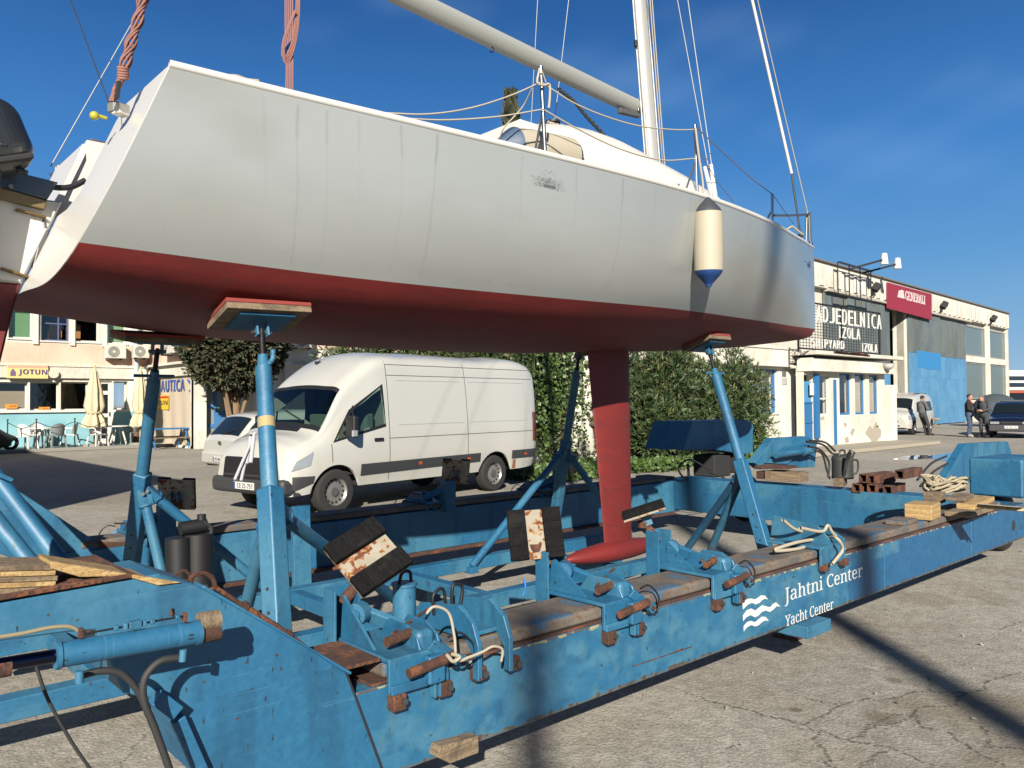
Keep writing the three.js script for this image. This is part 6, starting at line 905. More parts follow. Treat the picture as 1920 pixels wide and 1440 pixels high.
// small white hatchback, its tail towards the camera side
{
  const st = [[0, [[.8, .38], [.9, .5], [.93, .64], [.92, .76], [.86, .86], [.7, .9], [.35, .92], [0, .92]]], [.06, [[.88, .33], [.96, .52], [.98, .72], [.96, .86], [.88, .96], [.72, 1.0], [.36, 1.02], [0, 1.02]]], [.2, [[.93, .3], [.99, .54], [1, .76], [.97, .93], [.86, 1.1], [.71, 1.18], [.36, 1.21], [0, 1.22]]], [.42, [[.96, .28], [1, .55], [1.01, .8], [.97, 1.0], [.83, 1.3], [.69, 1.42], [.36, 1.46], [0, 1.47]]], [.65, [[.96, .28], [1, .55], [1.01, .8], [.97, 1.0], [.82, 1.36], [.68, 1.48], [.35, 1.52], [0, 1.53]]], [2.2, [[.96, .27], [1, .55], [1.01, .8], [.97, 1.0], [.8, 1.36], [.66, 1.49], [.35, 1.53], [0, 1.54]]], [2.8, [[.96, .27], [1, .52], [1.0, .75], [.96, .94], [.82, 1.16], [.66, 1.28], [.35, 1.33], [0, 1.34]]], [3.2, [[.95, .27], [.99, .5], [.98, .7], [.94, .86], [.85, .94], [.7, .98], [.35, 1.02], [0, 1.03]]], [3.9, [[.8, .3], [.86, .45], [.86, .6], [.82, .72], [.74, .78], [.6, .81], [.3, .83], [0, .84]]], [4.0, [[.7, .36], [.74, .45], [.74, .55], [.7, .63], [.62, .67], [.5, .69], [.25, .7], [0, .7]]]];
  const t = car('white_hatchback', 'small white hatchback parked tail out between the thuja and the van', 4.0, .87, st, { paint: carWhite, wheels: [.72, 3.2], windows: [[[.72, 1.03], [2.75, .98], [2.35, 1.34], [.85, 1.36]]], screen: [2.3, 3.1, [5, 4.6], 7], rearScreen: [.07, .38, [4.9, 4.9], 7], tail: [[[.02, .7], [.16, .7], [.4, 1.02], [.14, 1.0]]], seams: [[[1.2, .35], [1.21, .35], [1.21, 1.3], [1.2, 1.3]]] });
  part(t, 'rear_wiper', rod(v3(.05, 1.05, 0), v3(.12, 1.14, .4), .01), M.black); part(t, 'rear_bumper', boxAt(v3(.02, .52, 0), .2, .3, 1.56, .09), carWhite); plate(t, v3(-.095, .5, .1), -Math.PI / 2, 'PO FW-468'); part(t, 'badge', [boxAt(v3(-.03, .86, 0), .02, .07, .1, .008)], M.steelDull);
  t.position.set(6.68, 0, -16.6); t.rotation.y = .06; t.scale.set(1, .94, 1);
}
// white people carrier near the hangar and dark estate car
{
  const st = [[0, [[.86, .4], [.95, .6], [.97, .85], [.95, 1.05], [.86, 1.5], [.74, 1.7], [.4, 1.77], [0, 1.78]]], [.15, [[.95, .34], [1, .6], [1.01, .85], [.98, 1.08], [.88, 1.55], [.76, 1.76], [.4, 1.83], [0, 1.84]]], [2.3, [[.96, .3], [1, .6], [1.01, .85], [.98, 1.06], [.87, 1.55], [.75, 1.76], [.4, 1.83], [0, 1.84]]], [2.9, [[.96, .3], [1, .58], [1.0, .82], [.97, 1.02], [.86, 1.36], [.75, 1.56], [.4, 1.63], [0, 1.64]]], [3.45, [[.96, .3], [.99, .55], [.99, .78], [.95, .96], [.88, 1.05], [.78, 1.12], [.4, 1.18], [0, 1.19]]], [4.05, [[.9, .3], [.93, .48], [.93, .66], [.9, .8], [.8, .88], [.66, .93], [.35, .97], [0, .98]]], [4.3, [[.72, .34], [.78, .46], [.78, .58], [.74, .68], [.66, .74], [.55, .77], [.3, .79], [0, .8]]]];
  const t = car('white_people_carrier', 'white people carrier parked in front of the hangar doors behind a leaning man', 4.3, .9, st, { paint: carWhite, wheels: [.75, 3.45], windows: [[[.5, 1.08], [1.5, 1.06], [1.5, 1.5], [.55, 1.52]], [[1.65, 1.06], [3.0, 1.02], [2.72, 1.42], [1.65, 1.5]]], screen: [2.85, 3.4, [5, 4.8], 7], head: [[[3.72, .74], [4.12, .68], [4.05, .86], [3.62, .92]]], tail: [[[.01, .9], [.1, .9], [.1, 1.3], [.01, 1.3]]], seams: [[[1.58, .35], [1.6, .35], [1.6, 1.6], [1.58, 1.6]]] });
  part(t, 'front_grille', [boxAt(v3(4.27, .62, 0), .06, .1, .9, .02), boxAt(v3(4.27, .42, 0), .06, .1, 1.0, .02)], M.black); part(t, 'roof_rail', [rod(v3(.5, 1.88, .62), v3(2.4, 1.88, .62), .018), rod(v3(.5, 1.88, -.62), v3(2.4, 1.88, -.62), .018)], M.black);
  t.rotation.y = Math.PI + .12; t.position.set(41.0, 0, -16.05);
  const s2 = [[0, [[.86, .4], [.94, .6], [.95, .8], [.92, .95], [.78, 1.25], [.66, 1.36], [.35, 1.4], [0, 1.41]]], [.4, [[.95, .3], [1, .55], [1.0, .78], [.96, .95], [.8, 1.28], [.68, 1.4], [.35, 1.44], [0, 1.45]]], [2.3, [[.96, .28], [1, .55], [1.0, .78], [.95, .94], [.79, 1.28], [.67, 1.4], [.35, 1.44], [0, 1.45]]], [2.95, [[.96, .28], [.99, .52], [.98, .74], [.94, .9], [.82, 1.06], [.7, 1.12], [.35, 1.16], [0, 1.17]]], [3.2, [[.95, .28], [.98, .5], [.97, .7], [.93, .86], [.85, .91], [.7, .94], [.35, .97], [0, .98]]], [4.2, [[.9, .3], [.94, .46], [.94, .6], [.9, .7], [.82, .75], [.66, .78], [.35, .8], [0, .81]]], [4.4, [[.84, .34], [.88, .46], [.88, .55], [.85, .62], [.77, .66], [.62, .68], [.33, .69], [0, .69]]]];
  const navy = phys({ color: rgb(24, 28, 40), roughness: .25, clearcoat: 1, clearcoatRoughness: .05 });
  const d = car('dark_estate_car', 'dark blue estate car with roof bars parked beside two talking men', 4.4, .86, s2, { paint: navy, wheels: [.85, 3.5], windows: [[[.6, .98], [2.8, .96], [2.4, 1.26], [.7, 1.28]]], screen: [2.4, 3.12, [5, 4.6], 7], head: [[[4.05, .6], [4.36, .58], [4.36, .66], [4.02, .72]]] });
  part(d, 'front_bumper', [boxAt(v3(4.38, .42, 0), .14, .26, 1.52, .05)], plastic); part(d, 'front_grille', boxAt(v3(4.4, .64, 0), .05, .08, .7, .01), M.black); part(d, 'headlamp', [boxAt(v3(4.39, .63, .55), .06, .1, .32, .02)], lampClear); part(d, 'headlamp', [boxAt(v3(4.39, .63, -.55), .06, .1, .32, .02)], lampClear); plate(d, v3(4.46, .46, 0), Math.PI / 2, 'KP HH-152'); part(d, 'roof_bar', rod(v3(1.9, 1.52, -.7), v3(1.9, 1.52, .7), .03), M.steelDull); part(d, 'roof_bar', rod(v3(1.0, 1.52, -.7), v3(1.0, 1.52, .7), .03), M.steelDull);
  d.rotation.y = Math.PI + .25; d.position.set(40.5, 0, -11.6);
  const e = clone(d, 'dark estate car half hidden behind the one with roof bars'); e.position.set(46, 0, -12.6); e.rotation.y = Math.PI + .1;
}
// ---------- plants ----------
function leafGeo(l, w, bend = .15) { const g = new THREE.BufferGeometry(); g.setAttribute('position', new THREE.Float32BufferAttribute([0, 0, 0, w / 2, l * .45, bend * l * .3, -w / 2, l * .45, bend * l * .3, 0, l, -bend * l * .2, 0, l * .45, 0], 3)); g.setIndex([0, 1, 4, 0, 4, 2, 4, 1, 3, 4, 3, 2]); g.computeVertexNormals(); g.setAttribute('uv', new THREE.Float32BufferAttribute([.5, 0, 1, .45, 0, .45, .5, 1, .5, .45], 2)); return g; }
const leafM = (r, g, b, rough = .5) => std({ color: rgb(r, g, b), roughness: rough, side: THREE.DoubleSide });
const tmpM = new THREE.Matrix4(), tmpQ = new THREE.Quaternion(), tmpC = new THREE.Color();
function leaves(parent, name, geo, mat, list, tint) {
  const im = new THREE.InstancedMesh(geo, mat, list.length); im.name = name; im.castShadow = im.receiveShadow = true; im.userData.kind = 'stuff';
  list.forEach((l, i) => { tmpQ.setFromUnitVectors(v3(0, 1, 0), l.d.normalize()); tmpQ.multiply(new THREE.Quaternion().setFromAxisAngle(v3(0, 1, 0), l.r)); tmpM.compose(l.p, tmpQ, v3(l.s, l.s, l.s)); im.setMatrixAt(i, tmpM); const k = tint(); tmpC.setRGB(k[0], k[1], k[2]); im.setColorAt(i, tmpC); }); parent.add(im); return im;
}
const rdir = () => { const z = rr(-1, 1), a = rr(0, 6.283), q = Math.sqrt(1 - z * z); return v3(q * Math.cos(a), z, q * Math.sin(a)); };
// lumpy shell: lobes give an uneven outline
function lobes(n, R, o, c) { const l = []; for (let i = 0; i < n; i++) { const d = rdir(); l.push({ c: v3(c.x + d.x * R.x * (o.lc || .5), c.y + d.y * R.y * (o.lc || .5), c.z + d.z * R.z * (o.lc || .5)), r: rr(...(o.lr || [.35, .6])) }); } return l; }
function shrub(name, label, cat, grp, c, R, n, geo, mat, tint, o = {}) {
  const t = thing(name, label, cat, grp); const lb = lobes(o.lobes || 14, R, o, c), list = [];
  for (let i = 0; i < n; i++) {
    const L = lb[Math.floor(rnd() * lb.length)], d = rdir(); if (o.up) d.y = Math.abs(d.y) * .9 + d.y * .1; const k = Math.pow(rnd(), .35);
    const p = v3(L.c.x + d.x * R.x * L.r * k, L.c.y + d.y * R.y * L.r * k, L.c.z + d.z * R.z * L.r * k); if (p.y < .05) continue;
    const ax = d.clone().multiplyScalar(.7).add(v3(rr(-.5, .5), rr(.1, 1) * (o.rise ?? .8), rr(-.5, .5))).normalize();
    for (let j = 0; j < (o.whorl || 5); j++) { const f = ax.clone().add(rdir().multiplyScalar(o.spread || .75)); list.push({ p: p.clone().addScaledVector(ax, (j / 5) * .06), d: f, r: rr(0, 6.28), s: rr(.5, 1.4) }); }
  }
  leaves(t, 'crown', geo, mat, list, tint);
  const base = v3(c.x, 0, c.z), tr = []; const ns = o.stems || 6; for (let i = 0; i < ns; i++) { const a = i * 2.4, e = lb[i % lb.length].c; tr.push(pipe([v3(c.x + Math.cos(a) * .15, 0, c.z + Math.sin(a) * .15), v3(lerp(c.x, e.x, .3), e.y * .45, lerp(c.z, e.z, .3)), e.clone()], o.stemR || .025, 5, 8)); }
  part(t, 'trunk', tr, o.bark || flat(96, 84, 66, .9)); return t;
}
const oleLeaf = leafGeo(.15, .03), oleM = leafM(255, 255, 255, .6);
const oleTint = (a = 1) => () => { const k = rr(.6, 1.25) * a, y = rnd() < .12; return y ? [.16 * k, .15 * k, .045 * k] : [.055 * k, .1 * k, .026 * k]; };
const O = (label, px, n, hc, R, cnt, tint) => { const p = hitN(px, 800, n); return shrub('oleander', label, 'shrub', 'oleander hedge', v3(p.x, hc, p.z), R, cnt, oleLeaf, oleM, tint, { whorl: 6 }); };
O('broad dark oleander in front of the office wing window', 1265, 12.3, 1.45, v3(1.75, 1.75, 1.0), 3600, oleTint());
O('oleander bush between the bow stand and the blue framed window', 1365, 12.0, 1.5, v3(1.5, 1.75, .9), 3000, oleTint());
O('oleander behind the red keel', 1185, 13.0, 1.6, v3(1.5, 1.9, .9), 3000, oleTint(.9));
O('yellowish thin oleander behind the van tail', 1030, 14.6, 2.0, v3(1.5, 2.2, .9), 3200, oleTint(1.1));
O('tall oleander rising above the van roof beside the pink wall', 705, 18.6, 2.6, v3(1.7, 2.5, 1.1), 3000, oleTint(1.1));
O('tall oleander rising above the middle of the van roof', 800, 18.0, 2.6, v3(1.9, 2.5, 1.1), 3200, oleTint(1.1));
O('tall oleander rising above the van roof near its tail', 910, 16.8, 2.5, v3(2.0, 2.5, 1.1), 3400, oleTint(1.05));
{ const p = hitN(1425, 845, 11.6); shrub('oleander', 'small sparse oleander with pale leaves in front of the white office wall', 'shrub', 'oleander hedge', v3(p.x, .65, p.z), v3(.6, .75, .5), 320, oleLeaf, oleM, oleTint(1.8), { whorl: 6 }); }
// climbing ivy with white pillars, and ivy on the ground
const ivyLeaf = leafGeo(.075, .08, .1), ivyM = leafM(255, 255, 255, .5);
const ivyTint = () => { const k = rr(.6, 1.3); return [.085 * k, .15 * k, .032 * k]; };
{
  const list = []; for (let i = 0; i < 26000; i++) { const s = rr(11.0, 19.5), n = rr(11.2 + .25 * Math.sin(s * 2) + .35 * rnd(), 13.2); const e = fbm(s / 10 % 1, n / 10 % 1, 12, 3, 4); if (e < .36 && rnd() < .7) continue; list.push({ p: V(s, .02 + rnd() * (.05 + .28 * e), n), d: rdir().add(v3(0, .6, 0)), r: rr(0, 6.28), s: rr(.6, 1.3) }); }
  const g = new THREE.Group(); const im = leaves(scene, 'ivy_ground_cover', ivyLeaf, ivyM, list, ivyTint); im.userData = { kind: 'stuff', label: 'bright green ivy creeping over the ground in front of the hedge', category: 'ground cover' };
  const cl = thing('climbing_ivy', 'green ivy climbing up the white pillars behind the far stand', 'ivy'); const l2 = []; for (let i = 0; i < 2600; i++) { const h = rr(.2, 3.4), p = hitN(rr(1015, 1095), 755 + (1.6 - h) * 80, 13.4); l2.push({ p: v3(p.x, h, p.z + rr(-.2, .2)), d: rdir().add(v3(0, -.3, .4)), r: rr(0, 6.28), s: rr(.7, 1.4) }); } leaves(cl, 'foliage', ivyLeaf, ivyM, l2, ivyTint);
  part(cl, 'stem', [pipe([hitN(1060, 870, 13.4), hitN(1050, 800, 13.4), hitN(1062, 720, 13.4), hitN(1055, 660, 13.4)], .02, 6, 20)], flat(90, 76, 56, .9));
  for (const [x, w, l] of [[1100, .17, 'wide white concrete pillar with ivy beside the red keel'], [1082, .12, 'slim white concrete pillar behind the ivy']]) { const p = hitN(x, 870, 13.5); const t = thing('white_pillar', l, 'pillar', 'white pillars in the hedge'); part(t, 'pillar', rod(v3(p.x, 0, p.z), v3(p.x, 3.6, p.z), w * 1.25, w), M.plaster); part(t, 'pillar_foot', boxAt(v3(p.x, .12, p.z), w * 3, .24, w * 3, .02), M.plaster); rebase(t, v3(p.x, 0, p.z)); }
}
// thuja: dense clumped sprays
const spray = leafGeo(.15, .07, .3), thM = leafM(255, 255, 255, .75);
{ const p = hitN(438, 700, 27.2); const t = shrub('thuja_tree', 'round dense dark green thuja with a short thick trunk beside the blue gate', 'tree', undefined, v3(p.x, 4.5, p.z), v3(2.1, 2.7, 2.0), 36000, spray, thM, () => { const k = rr(.55, 1.25); return rnd() < .12 ? [.13 * k, .085 * k, .03 * k] : [.055 * k, .068 * k, .026 * k]; }, { whorl: 4, lobes: 130, lr: [.2, .3], lc: .72, spread: .5, stems: 4, stemR: .07, bark: flat(140, 116, 88, .95), rise: .3 });
  part(t, 'trunk', [rod(v3(p.x, 0, p.z), v3(p.x + .1, 2.8, p.z), .22, .13)], flat(140, 116, 88, .95)); }
{ const d = dirOf(957, 200); const p = camera.position.clone().addScaledVector(d, 46); const t = thing('cypress_tree', 'slender dark cypress rising behind the yacht cabin', 'tree'); const list = []; for (let i = 0; i < 9000; i++) { const h = rr(1, 21), R = 1.0 * Math.pow(Math.max(0, 1 - h / 19.3), .38) * (.75 + .25 * Math.sin(h * 5)); if (h > 19.2) continue; const a = rr(0, 6.28), k = R * Math.pow(rnd(), .4); list.push({ p: v3(p.x + Math.cos(a) * k, h, p.z + Math.sin(a) * k), d: v3(Math.cos(a) * .4, 1.2, Math.sin(a) * .4).add(rdir().multiplyScalar(.35)), r: rr(0, 6.28), s: rr(2.5, 4.5) }); } leaves(t, 'crown', spray, thM, list, () => { const k = rr(.5, 1.2); return [.05 * k, .058 * k, .022 * k]; }); part(t, 'trunk', rod(v3(p.x, 0, p.z), v3(p.x, 16, p.z), .2, .05), flat(100, 84, 66, .9)); }
{ const d = dirOf(158, 320); const p = camera.position.clone().addScaledVector(d, 52); shrub('pine_tree', 'olive green pine top showing behind the stern cockpit', 'tree', undefined, v3(p.x, p.y - 2.2, p.z), v3(2.6, 2.6, 2.4), 1800, leafGeo(.5, .07), leafM(255, 255, 255, .7), () => { const k = rr(.6, 1.3); return [.08 * k, .095 * k, .03 * k]; }, { whorl: 6, lobes: 20, stems: 5, stemR: .12 }); }
// grass tufts at the wall foot
{ const list = []; for (let i = 0; i < 1500; i++) { const p = hitH(rr(330, 385), rr(826, 836), 0); list.push({ p, d: v3(rr(-.4, .4), 1, rr(-.4, .4)), r: rr(0, 6.28), s: rr(.8, 1.8) }); } const im = leaves(scene, 'grass', leafGeo(.16, .02), leafM(255, 255, 255, .7), list, () => { const k = rr(.7, 1.3); return [.1 * k, .13 * k, .03 * k]; }); im.userData = { kind: 'stuff', label: 'strip of short grass at the foot of the cafe wing wall', category: 'grass' }; }
// ---------- cafe furniture ----------
const chairM = flat(226, 226, 222, .5), chairGrey = flat(132, 140, 138, .6);
function makeChair(label, m) {
  const t = thing('garden_chair', label, 'chair', 'plastic chairs on the cafe terrace');
  part(t, 'seat', boxAt(v3(0, .42, 0), .44, .03, .44, .012), m);
  const pos = [], idx = []; for (let i = 0; i <= 10; i++) for (let j = 0; j <= 5; j++) { const a = lerp(-1, 1, i / 10), h = j / 5; pos.push(a * .23, .43 + h * .42 * (1 - .25 * a * a * h), -.2 - .07 * h + .09 * a * a); } for (let i = 0; i < 10; i++) for (let j = 0; j < 5; j++) { const a = i * 6 + j; idx.push(a, a + 6, a + 1, a + 6, a + 7, a + 1); } const g = new THREE.BufferGeometry(); g.setAttribute('position', new THREE.Float32BufferAttribute(pos, 3)); g.setIndex(idx); g.computeVertexNormals(); const m2 = m.clone(); m2.side = THREE.DoubleSide; part(t, 'backrest', muv(g), m2);
  for (const x of [-1, 1]) { part(t, 'armrest', pipe([v3(x * .24, .62, -.14), v3(x * .27, .65, .05), v3(x * .26, .63, .2), v3(x * .24, .43, .22)], .022, 6, 20), m); for (const z of [-1, 1]) part(t, 'leg', bar(v3(x * .2, .42, z * .19), v3(x * .25, 0, z * .25), .04, .05), m); }
  return t;
}
{
  const defs = [[50, 838, 2.3, 'white plastic chair facing the round table by the rope barrier', chairM], [72, 831, .2, 'white plastic chair behind the round cafe table', chairM], [104, 839, 3.4, 'grey backed plastic chair turned away in front of the round table', chairGrey], [131, 832, 4.2, 'white plastic chair at the end of the round table', chairM], [183, 838, .4, 'white plastic chair under the closed parasol', chairM], [246, 832, 3.6, 'grey plastic chair by the drainpipe', chairGrey]];
  for (const [x, y, r, l, m] of defs) { const c = makeChair(l, m); const p = hitN(x, y, y > 836 ? 32.5 : 33.4); c.position.set(p.x, .1, p.z); c.rotation.y = r; c.scale.setScalar(1.05); }
  const table = (x, n, l, m) => { const t = thing('cafe_table', l, 'table', 'cafe tables'); const p = hitN(x, 810, n); part(t, 'tabletop', rod(v3(0, .70, 0), v3(0, .74, 0), .45, .45, 28), m); for (let k = 0; k < 4; k++) { const a = k * 1.57 + .7; part(t, 'leg', bar(v3(Math.cos(a) * .15, .7, Math.sin(a) * .15), v3(Math.cos(a) * .35, 0, Math.sin(a) * .35), .05, .05), m); } t.position.set(p.x, .1, p.z); };
  table(80, 33.0, 'round white plastic table among the chairs', chairM); table(220, 33.2, 'white plastic table beside the cafe door', chairM);
  { const t = thing('picnic_bench', 'dark blue picnic bench in front of the tarpaulin door', 'bench'); const p = hitN(313, 825, 30.6); part(t, 'tabletop', boxAt(v3(p.x, .74, p.z), 1.5, .05, .6), M.winBlue); for (const k of [-1, 1]) { part(t, 'bench_board', boxAt(v3(p.x, .42, p.z + k * .6), 1.5, .04, .24), M.woodOld); part(t, 'leg_frame', [bar(v3(p.x + k * .6, .72, p.z - .2), v3(p.x + k * .6, 0, p.z - .6), .05, .05), bar(v3(p.x + k * .6, .72, p.z + .2), v3(p.x + k * .6, 0, p.z + .6), .05, .05), bar(v3(p.x + k * .6, .4, p.z - .6), v3(p.x + k * .6, .4, p.z + .6), .04, .04)], M.winBlue); } rebase(t, v3(p.x, 0, p.z)); }
  const parasol = (x, l, n, w) => { const t = thing('closed_parasol', l, 'parasol', 'folded parasols on the cafe terrace'); const p = hitN(x, 800, n); const prof = [[.03, 3.05], [.08, 2.9], [.2, 2.2], [.26, 1.6], [.2, 1.38], [.19, 1.3], [.3, 1.05], [.34, .85], [.3, .8]]; const pos = [], idx = [], K = 32; prof.forEach(([r, h]) => { for (let i = 0; i < K; i++) { const a = i / K * 6.283, q = r * w * (1 + .28 * Math.sin(a * 8 + h)); pos.push(p.x + Math.cos(a) * q, h + .03 * Math.sin(a * 8), p.z + Math.sin(a) * q); } }); for (let i = 0; i < prof.length - 1; i++) for (let j = 0; j < K; j++) { const a = i * K + j, b = i * K + (j + 1) % K; idx.push(a, b, a + K, b, b + K, a + K); } const g = new THREE.BufferGeometry(); g.setAttribute('position', new THREE.Float32BufferAttribute(pos, 3)); g.setIndex(idx); g.computeVertexNormals(); part(t, 'folded_canopy', muv(g), flat(214, 200, 166, .9, { side: THREE.DoubleSide })); part(t, 'pole', rod(v3(p.x, .1, p.z), v3(p.x, 3.12, p.z), .03), flat(190, 170, 120, .6)); part(t, 'tie_strap', rod(v3(p.x, 1.32, p.z), v3(p.x, 1.4, p.z), .24 * w, .23 * w), flat(196, 180, 146, .9)); part(t, 'base', rod(v3(p.x, .1, p.z), v3(p.x, .18, p.z), .4, .38), flat(150, 146, 136, .9)); rebase(t, v3(p.x, .1, p.z)); };
  parasol(177, 'closed cream parasol standing in front of the cafe door', 32.8, 1.15); parasol(263, 'closed cream parasol in the corner beside the wing', 32.4, .95);
  const posts = [14, 68, 140, 200].map((x, i) => { const p = hitN(x, 840, 31.8); const t = thing('barrier_post', 'thin dark post of the rope barrier along the terrace kerb', 'post', 'posts of the terrace barrier'); part(t, 'rod', rod(v3(p.x, .13, p.z), v3(p.x, 1.15, p.z), .02), M.darkMetal); part(t, 'cap', boxAt(v3(p.x, 1.16, p.z), .06, .03, .06), M.darkMetal); rebase(t, v3(p.x, .13, p.z)); return p; });
  for (let i = 0; i < 3; i++) { const a = posts[i], b = posts[i + 1]; tag(part(scene, 'barrier_rope', pipe([v3(a.x, 1.05, a.z), v3((a.x + b.x) / 2, .85, a.z), v3(b.x, 1.05, b.z)], .012, 5, 16), M.darkMetal), 'thin rope strung between the posts of the terrace barrier', 'rope', 'ropes of the terrace barrier'); }
  { const p = hitN(-16, 825, 32.0); const t = thing('covered_motorbike', 'motor scooter under a dark cover at the end of the terrace', 'scooter'); const g = new THREE.SphereGeometry(1, 28, 18); const q = g.attributes.position; for (let i = 0; i < q.count; i++) { const x = q.getX(i), y = q.getY(i), z = q.getZ(i); q.setXYZ(i, x * 1.0 * (1 + .08 * Math.sin(y * 7)), Math.max(-.55, y) * .62 * (1 - .45 * Math.max(0, x)), z * .42 * (1 + .1 * Math.sin(x * 9))); } g.computeVertexNormals(); g.translate(p.x - .3, .46, p.z); part(t, 'cover', muv(g), flat(34, 42, 46, .6)); part(t, 'wheel', new THREE.TorusGeometry(.2, .06, 10, 24).translate(p.x + .55, .36, p.z), M.rubber); }
}
// ---------- people ----------
function person(label, pos, yaw, J, cols, cigar) {
  // J: joints in local metres (x right, y up, z forward)
  const bones = [], add = (a, b, r0, r1, c) => bones.push({ a: J[a], b: J[b], r0, r1, c });
  const { shirt, pants, skin, hair, shoe, inner } = cols;
  add('hip', 'waist', .155, .15, pants); add('waist', 'chest', .155, .175, shirt); add('chest', 'neckB', .165, .09, shirt); add('shL', 'shR', .085, .085, shirt);
  add('neckB', 'head0', .055, .05, skin);
  for (const s of ['L', 'R']) { add('sh' + s, 'el' + s, .072, .056, shirt); add('el' + s, 'wr' + s, .056, .042, shirt); add('wr' + s, 'ha' + s, .036, .04, skin); for (const f of [0, 1, 2]) { const h = J['ha' + s], w = J['wr' + s], d = v3().subVectors(h, w).normalize(); bones.push({ a: h, b: h.clone().addScaledVector(d, .06).add(v3((f - 1) * .018, -.012, 0)), r0: .014, r1: .011, c: skin }); } bones.push({ a: J['wr' + s], b: J['ha' + s].clone().add(v3(s === 'L' ? .03 : -.03, .03, 0)), r0: .016, r1: .013, c: skin }); add('hp' + s, 'kn' + s, .1, .072, pants); add('kn' + s, 'an' + s, .07, .052, pants); add('an' + s, 'to' + s, .05, .042, shoe); }
  const hc = J.head; const ell = [{ c: hc, r: v3(.078, .118, .098), col: skin }, { c: hc.clone().add(v3(0, .035, -.018)), r: v3(.086, .098, .1), col: hair }, { c: hc.clone().add(v3(0, -.01, .1)), r: v3(.016, .026, .02), col: skin }, { c: hc.clone().add(v3(.082, -.005, 0)), r: v3(.014, .03, .02), col: skin }, { c: hc.clone().add(v3(-.082, -.005, 0)), r: v3(.014, .03, .02), col: skin }, { c: hc.clone().add(v3(0, -.075, .05)), r: v3(.05, .045, .05), col: skin }];
  const res = 104, S = 1.02, mc = new MarchingCubes(res, new THREE.MeshBasicMaterial(), false, false, 200000); mc.isolation = 0; const C0 = v3(0, .93, 0); const q = v3(), ab = v3();
  const field = (p) => { let d = 1e9; for (const b of bones) { ab.subVectors(b.b, b.a); const t = Math.min(1, Math.max(0, q.subVectors(p, b.a).dot(ab) / ab.lengthSq())); const e = q.sub(ab.multiplyScalar(t)).length() - lerp(b.r0, b.r1, t); const k = .02, h = Math.max(0, k - Math.abs(d - e)) / k; d = Math.min(d, e) - h * h * k * .25; } for (const e of ell) { q.subVectors(p, e.c); const k0 = Math.hypot(q.x / e.r.x, q.y / e.r.y, q.z / e.r.z); const dd = (k0 - 1) * Math.min(e.r.x, e.r.y, e.r.z); const k = .01, h = Math.max(0, k - Math.abs(d - dd)) / k; d = Math.min(d, dd) - h * h * k * .25; } return d; };
  const p = v3(), half = res / 2; for (let z = 0; z < res; z++) for (let y = 0; y < res; y++) for (let x = 0; x < res; x++) { p.set((x - half) / half * S, (y - half) / half * S + C0.y, (z - half) / half * S); if (Math.abs(p.x) > .55 || Math.abs(p.z) > .6) { mc.field[z * res * res + y * res + x] = -1; continue; } mc.field[z * res * res + y * res + x] = -field(p); }
  mc.update(); const n = mc.count ?? mc.geometry.drawRange.count; const pa = mc.positionArray.slice(0, n * 3), na = mc.normalArray.slice(0, n * 3), ca = new Float32Array(n * 3);
  for (let i = 0; i < n; i++) { p.set(pa[i * 3] * S, pa[i * 3 + 1] * S + C0.y, pa[i * 3 + 2] * S); pa[i * 3] = p.x; pa[i * 3 + 1] = p.y; pa[i * 3 + 2] = p.z; let best = 1e9, c = shirt; for (const b of bones) { ab.subVectors(b.b, b.a); const t = Math.min(1, Math.max(0, q.subVectors(p, b.a).dot(ab) / ab.lengthSq())); const e = q.sub(ab.multiplyScalar(t)).length() - lerp(b.r0, b.r1, t); if (e < best) { best = e; c = b.c; } } for (const e of ell) { q.subVectors(p, e.c); const dd = (Math.hypot(q.x / e.r.x, q.y / e.r.y, q.z / e.r.z) - 1) * .08; if (dd < best) { best = dd; c = e.col; } } if (c === hair && p.z > hc.z + .045 && p.y < hc.y + .075) c = skin; if (inner && c === shirt && p.z > .06 && Math.abs(p.x) < .075 && p.y > J.waist.y) c = p.y > J.chest.y + .0 ? inner[0] : inner[1]; const f = .85 + .3 * fbm((p.x + 1) * .5 % 1, (p.y) * .4 % 1, 24, 3, 3); ca[i * 3] = c.r * f; ca[i * 3 + 1] = c.g * f; ca[i * 3 + 2] = c.b * f; }
  const g = new THREE.BufferGeometry(); g.setAttribute('position', new THREE.BufferAttribute(pa, 3)); g.setAttribute('normal', new THREE.BufferAttribute(na, 3)); g.setAttribute('color', new THREE.BufferAttribute(ca, 3));
  const m = part(scene, 'person', g, std({ vertexColors: true, roughness: .85 })); tag(m, label, 'person', 'men standing in the yard'); m.position.copy(pos); m.rotation.y = yaw;
  return m;
}
const sk = rgb(196, 146, 118), hairD = rgb(46, 38, 34), hairG = rgb(98, 90, 84);
const baseJ = (o = {}) => ({ hip: v3(0, .95, 0), waist: v3(0, 1.1, 0), chest: v3(0, 1.34, .01), neckB: v3(0, 1.5, 0), head0: v3(0, 1.58, .02), head: v3(0, 1.68, .03), shL: v3(-.19, 1.45, 0), shR: v3(.19, 1.45, 0), elL: v3(-.25, 1.18, .03), elR: v3(.25, 1.18, .03), wrL: v3(-.1, 1.08, .24), wrR: v3(.12, 1.1, .25), haL: v3(-.05, 1.1, .31), haR: v3(.06, 1.13, .32), hpL: v3(-.1, .92, 0), hpR: v3(.1, .92, 0), knL: v3(-.13, .5, .03), knR: v3(.13, .5, .03), anL: v3(-.15, .09, -.02), anR: v3(.15, .09, -.02), toL: v3(-.17, .05, .14), toR: v3(.17, .05, .14), ...o });
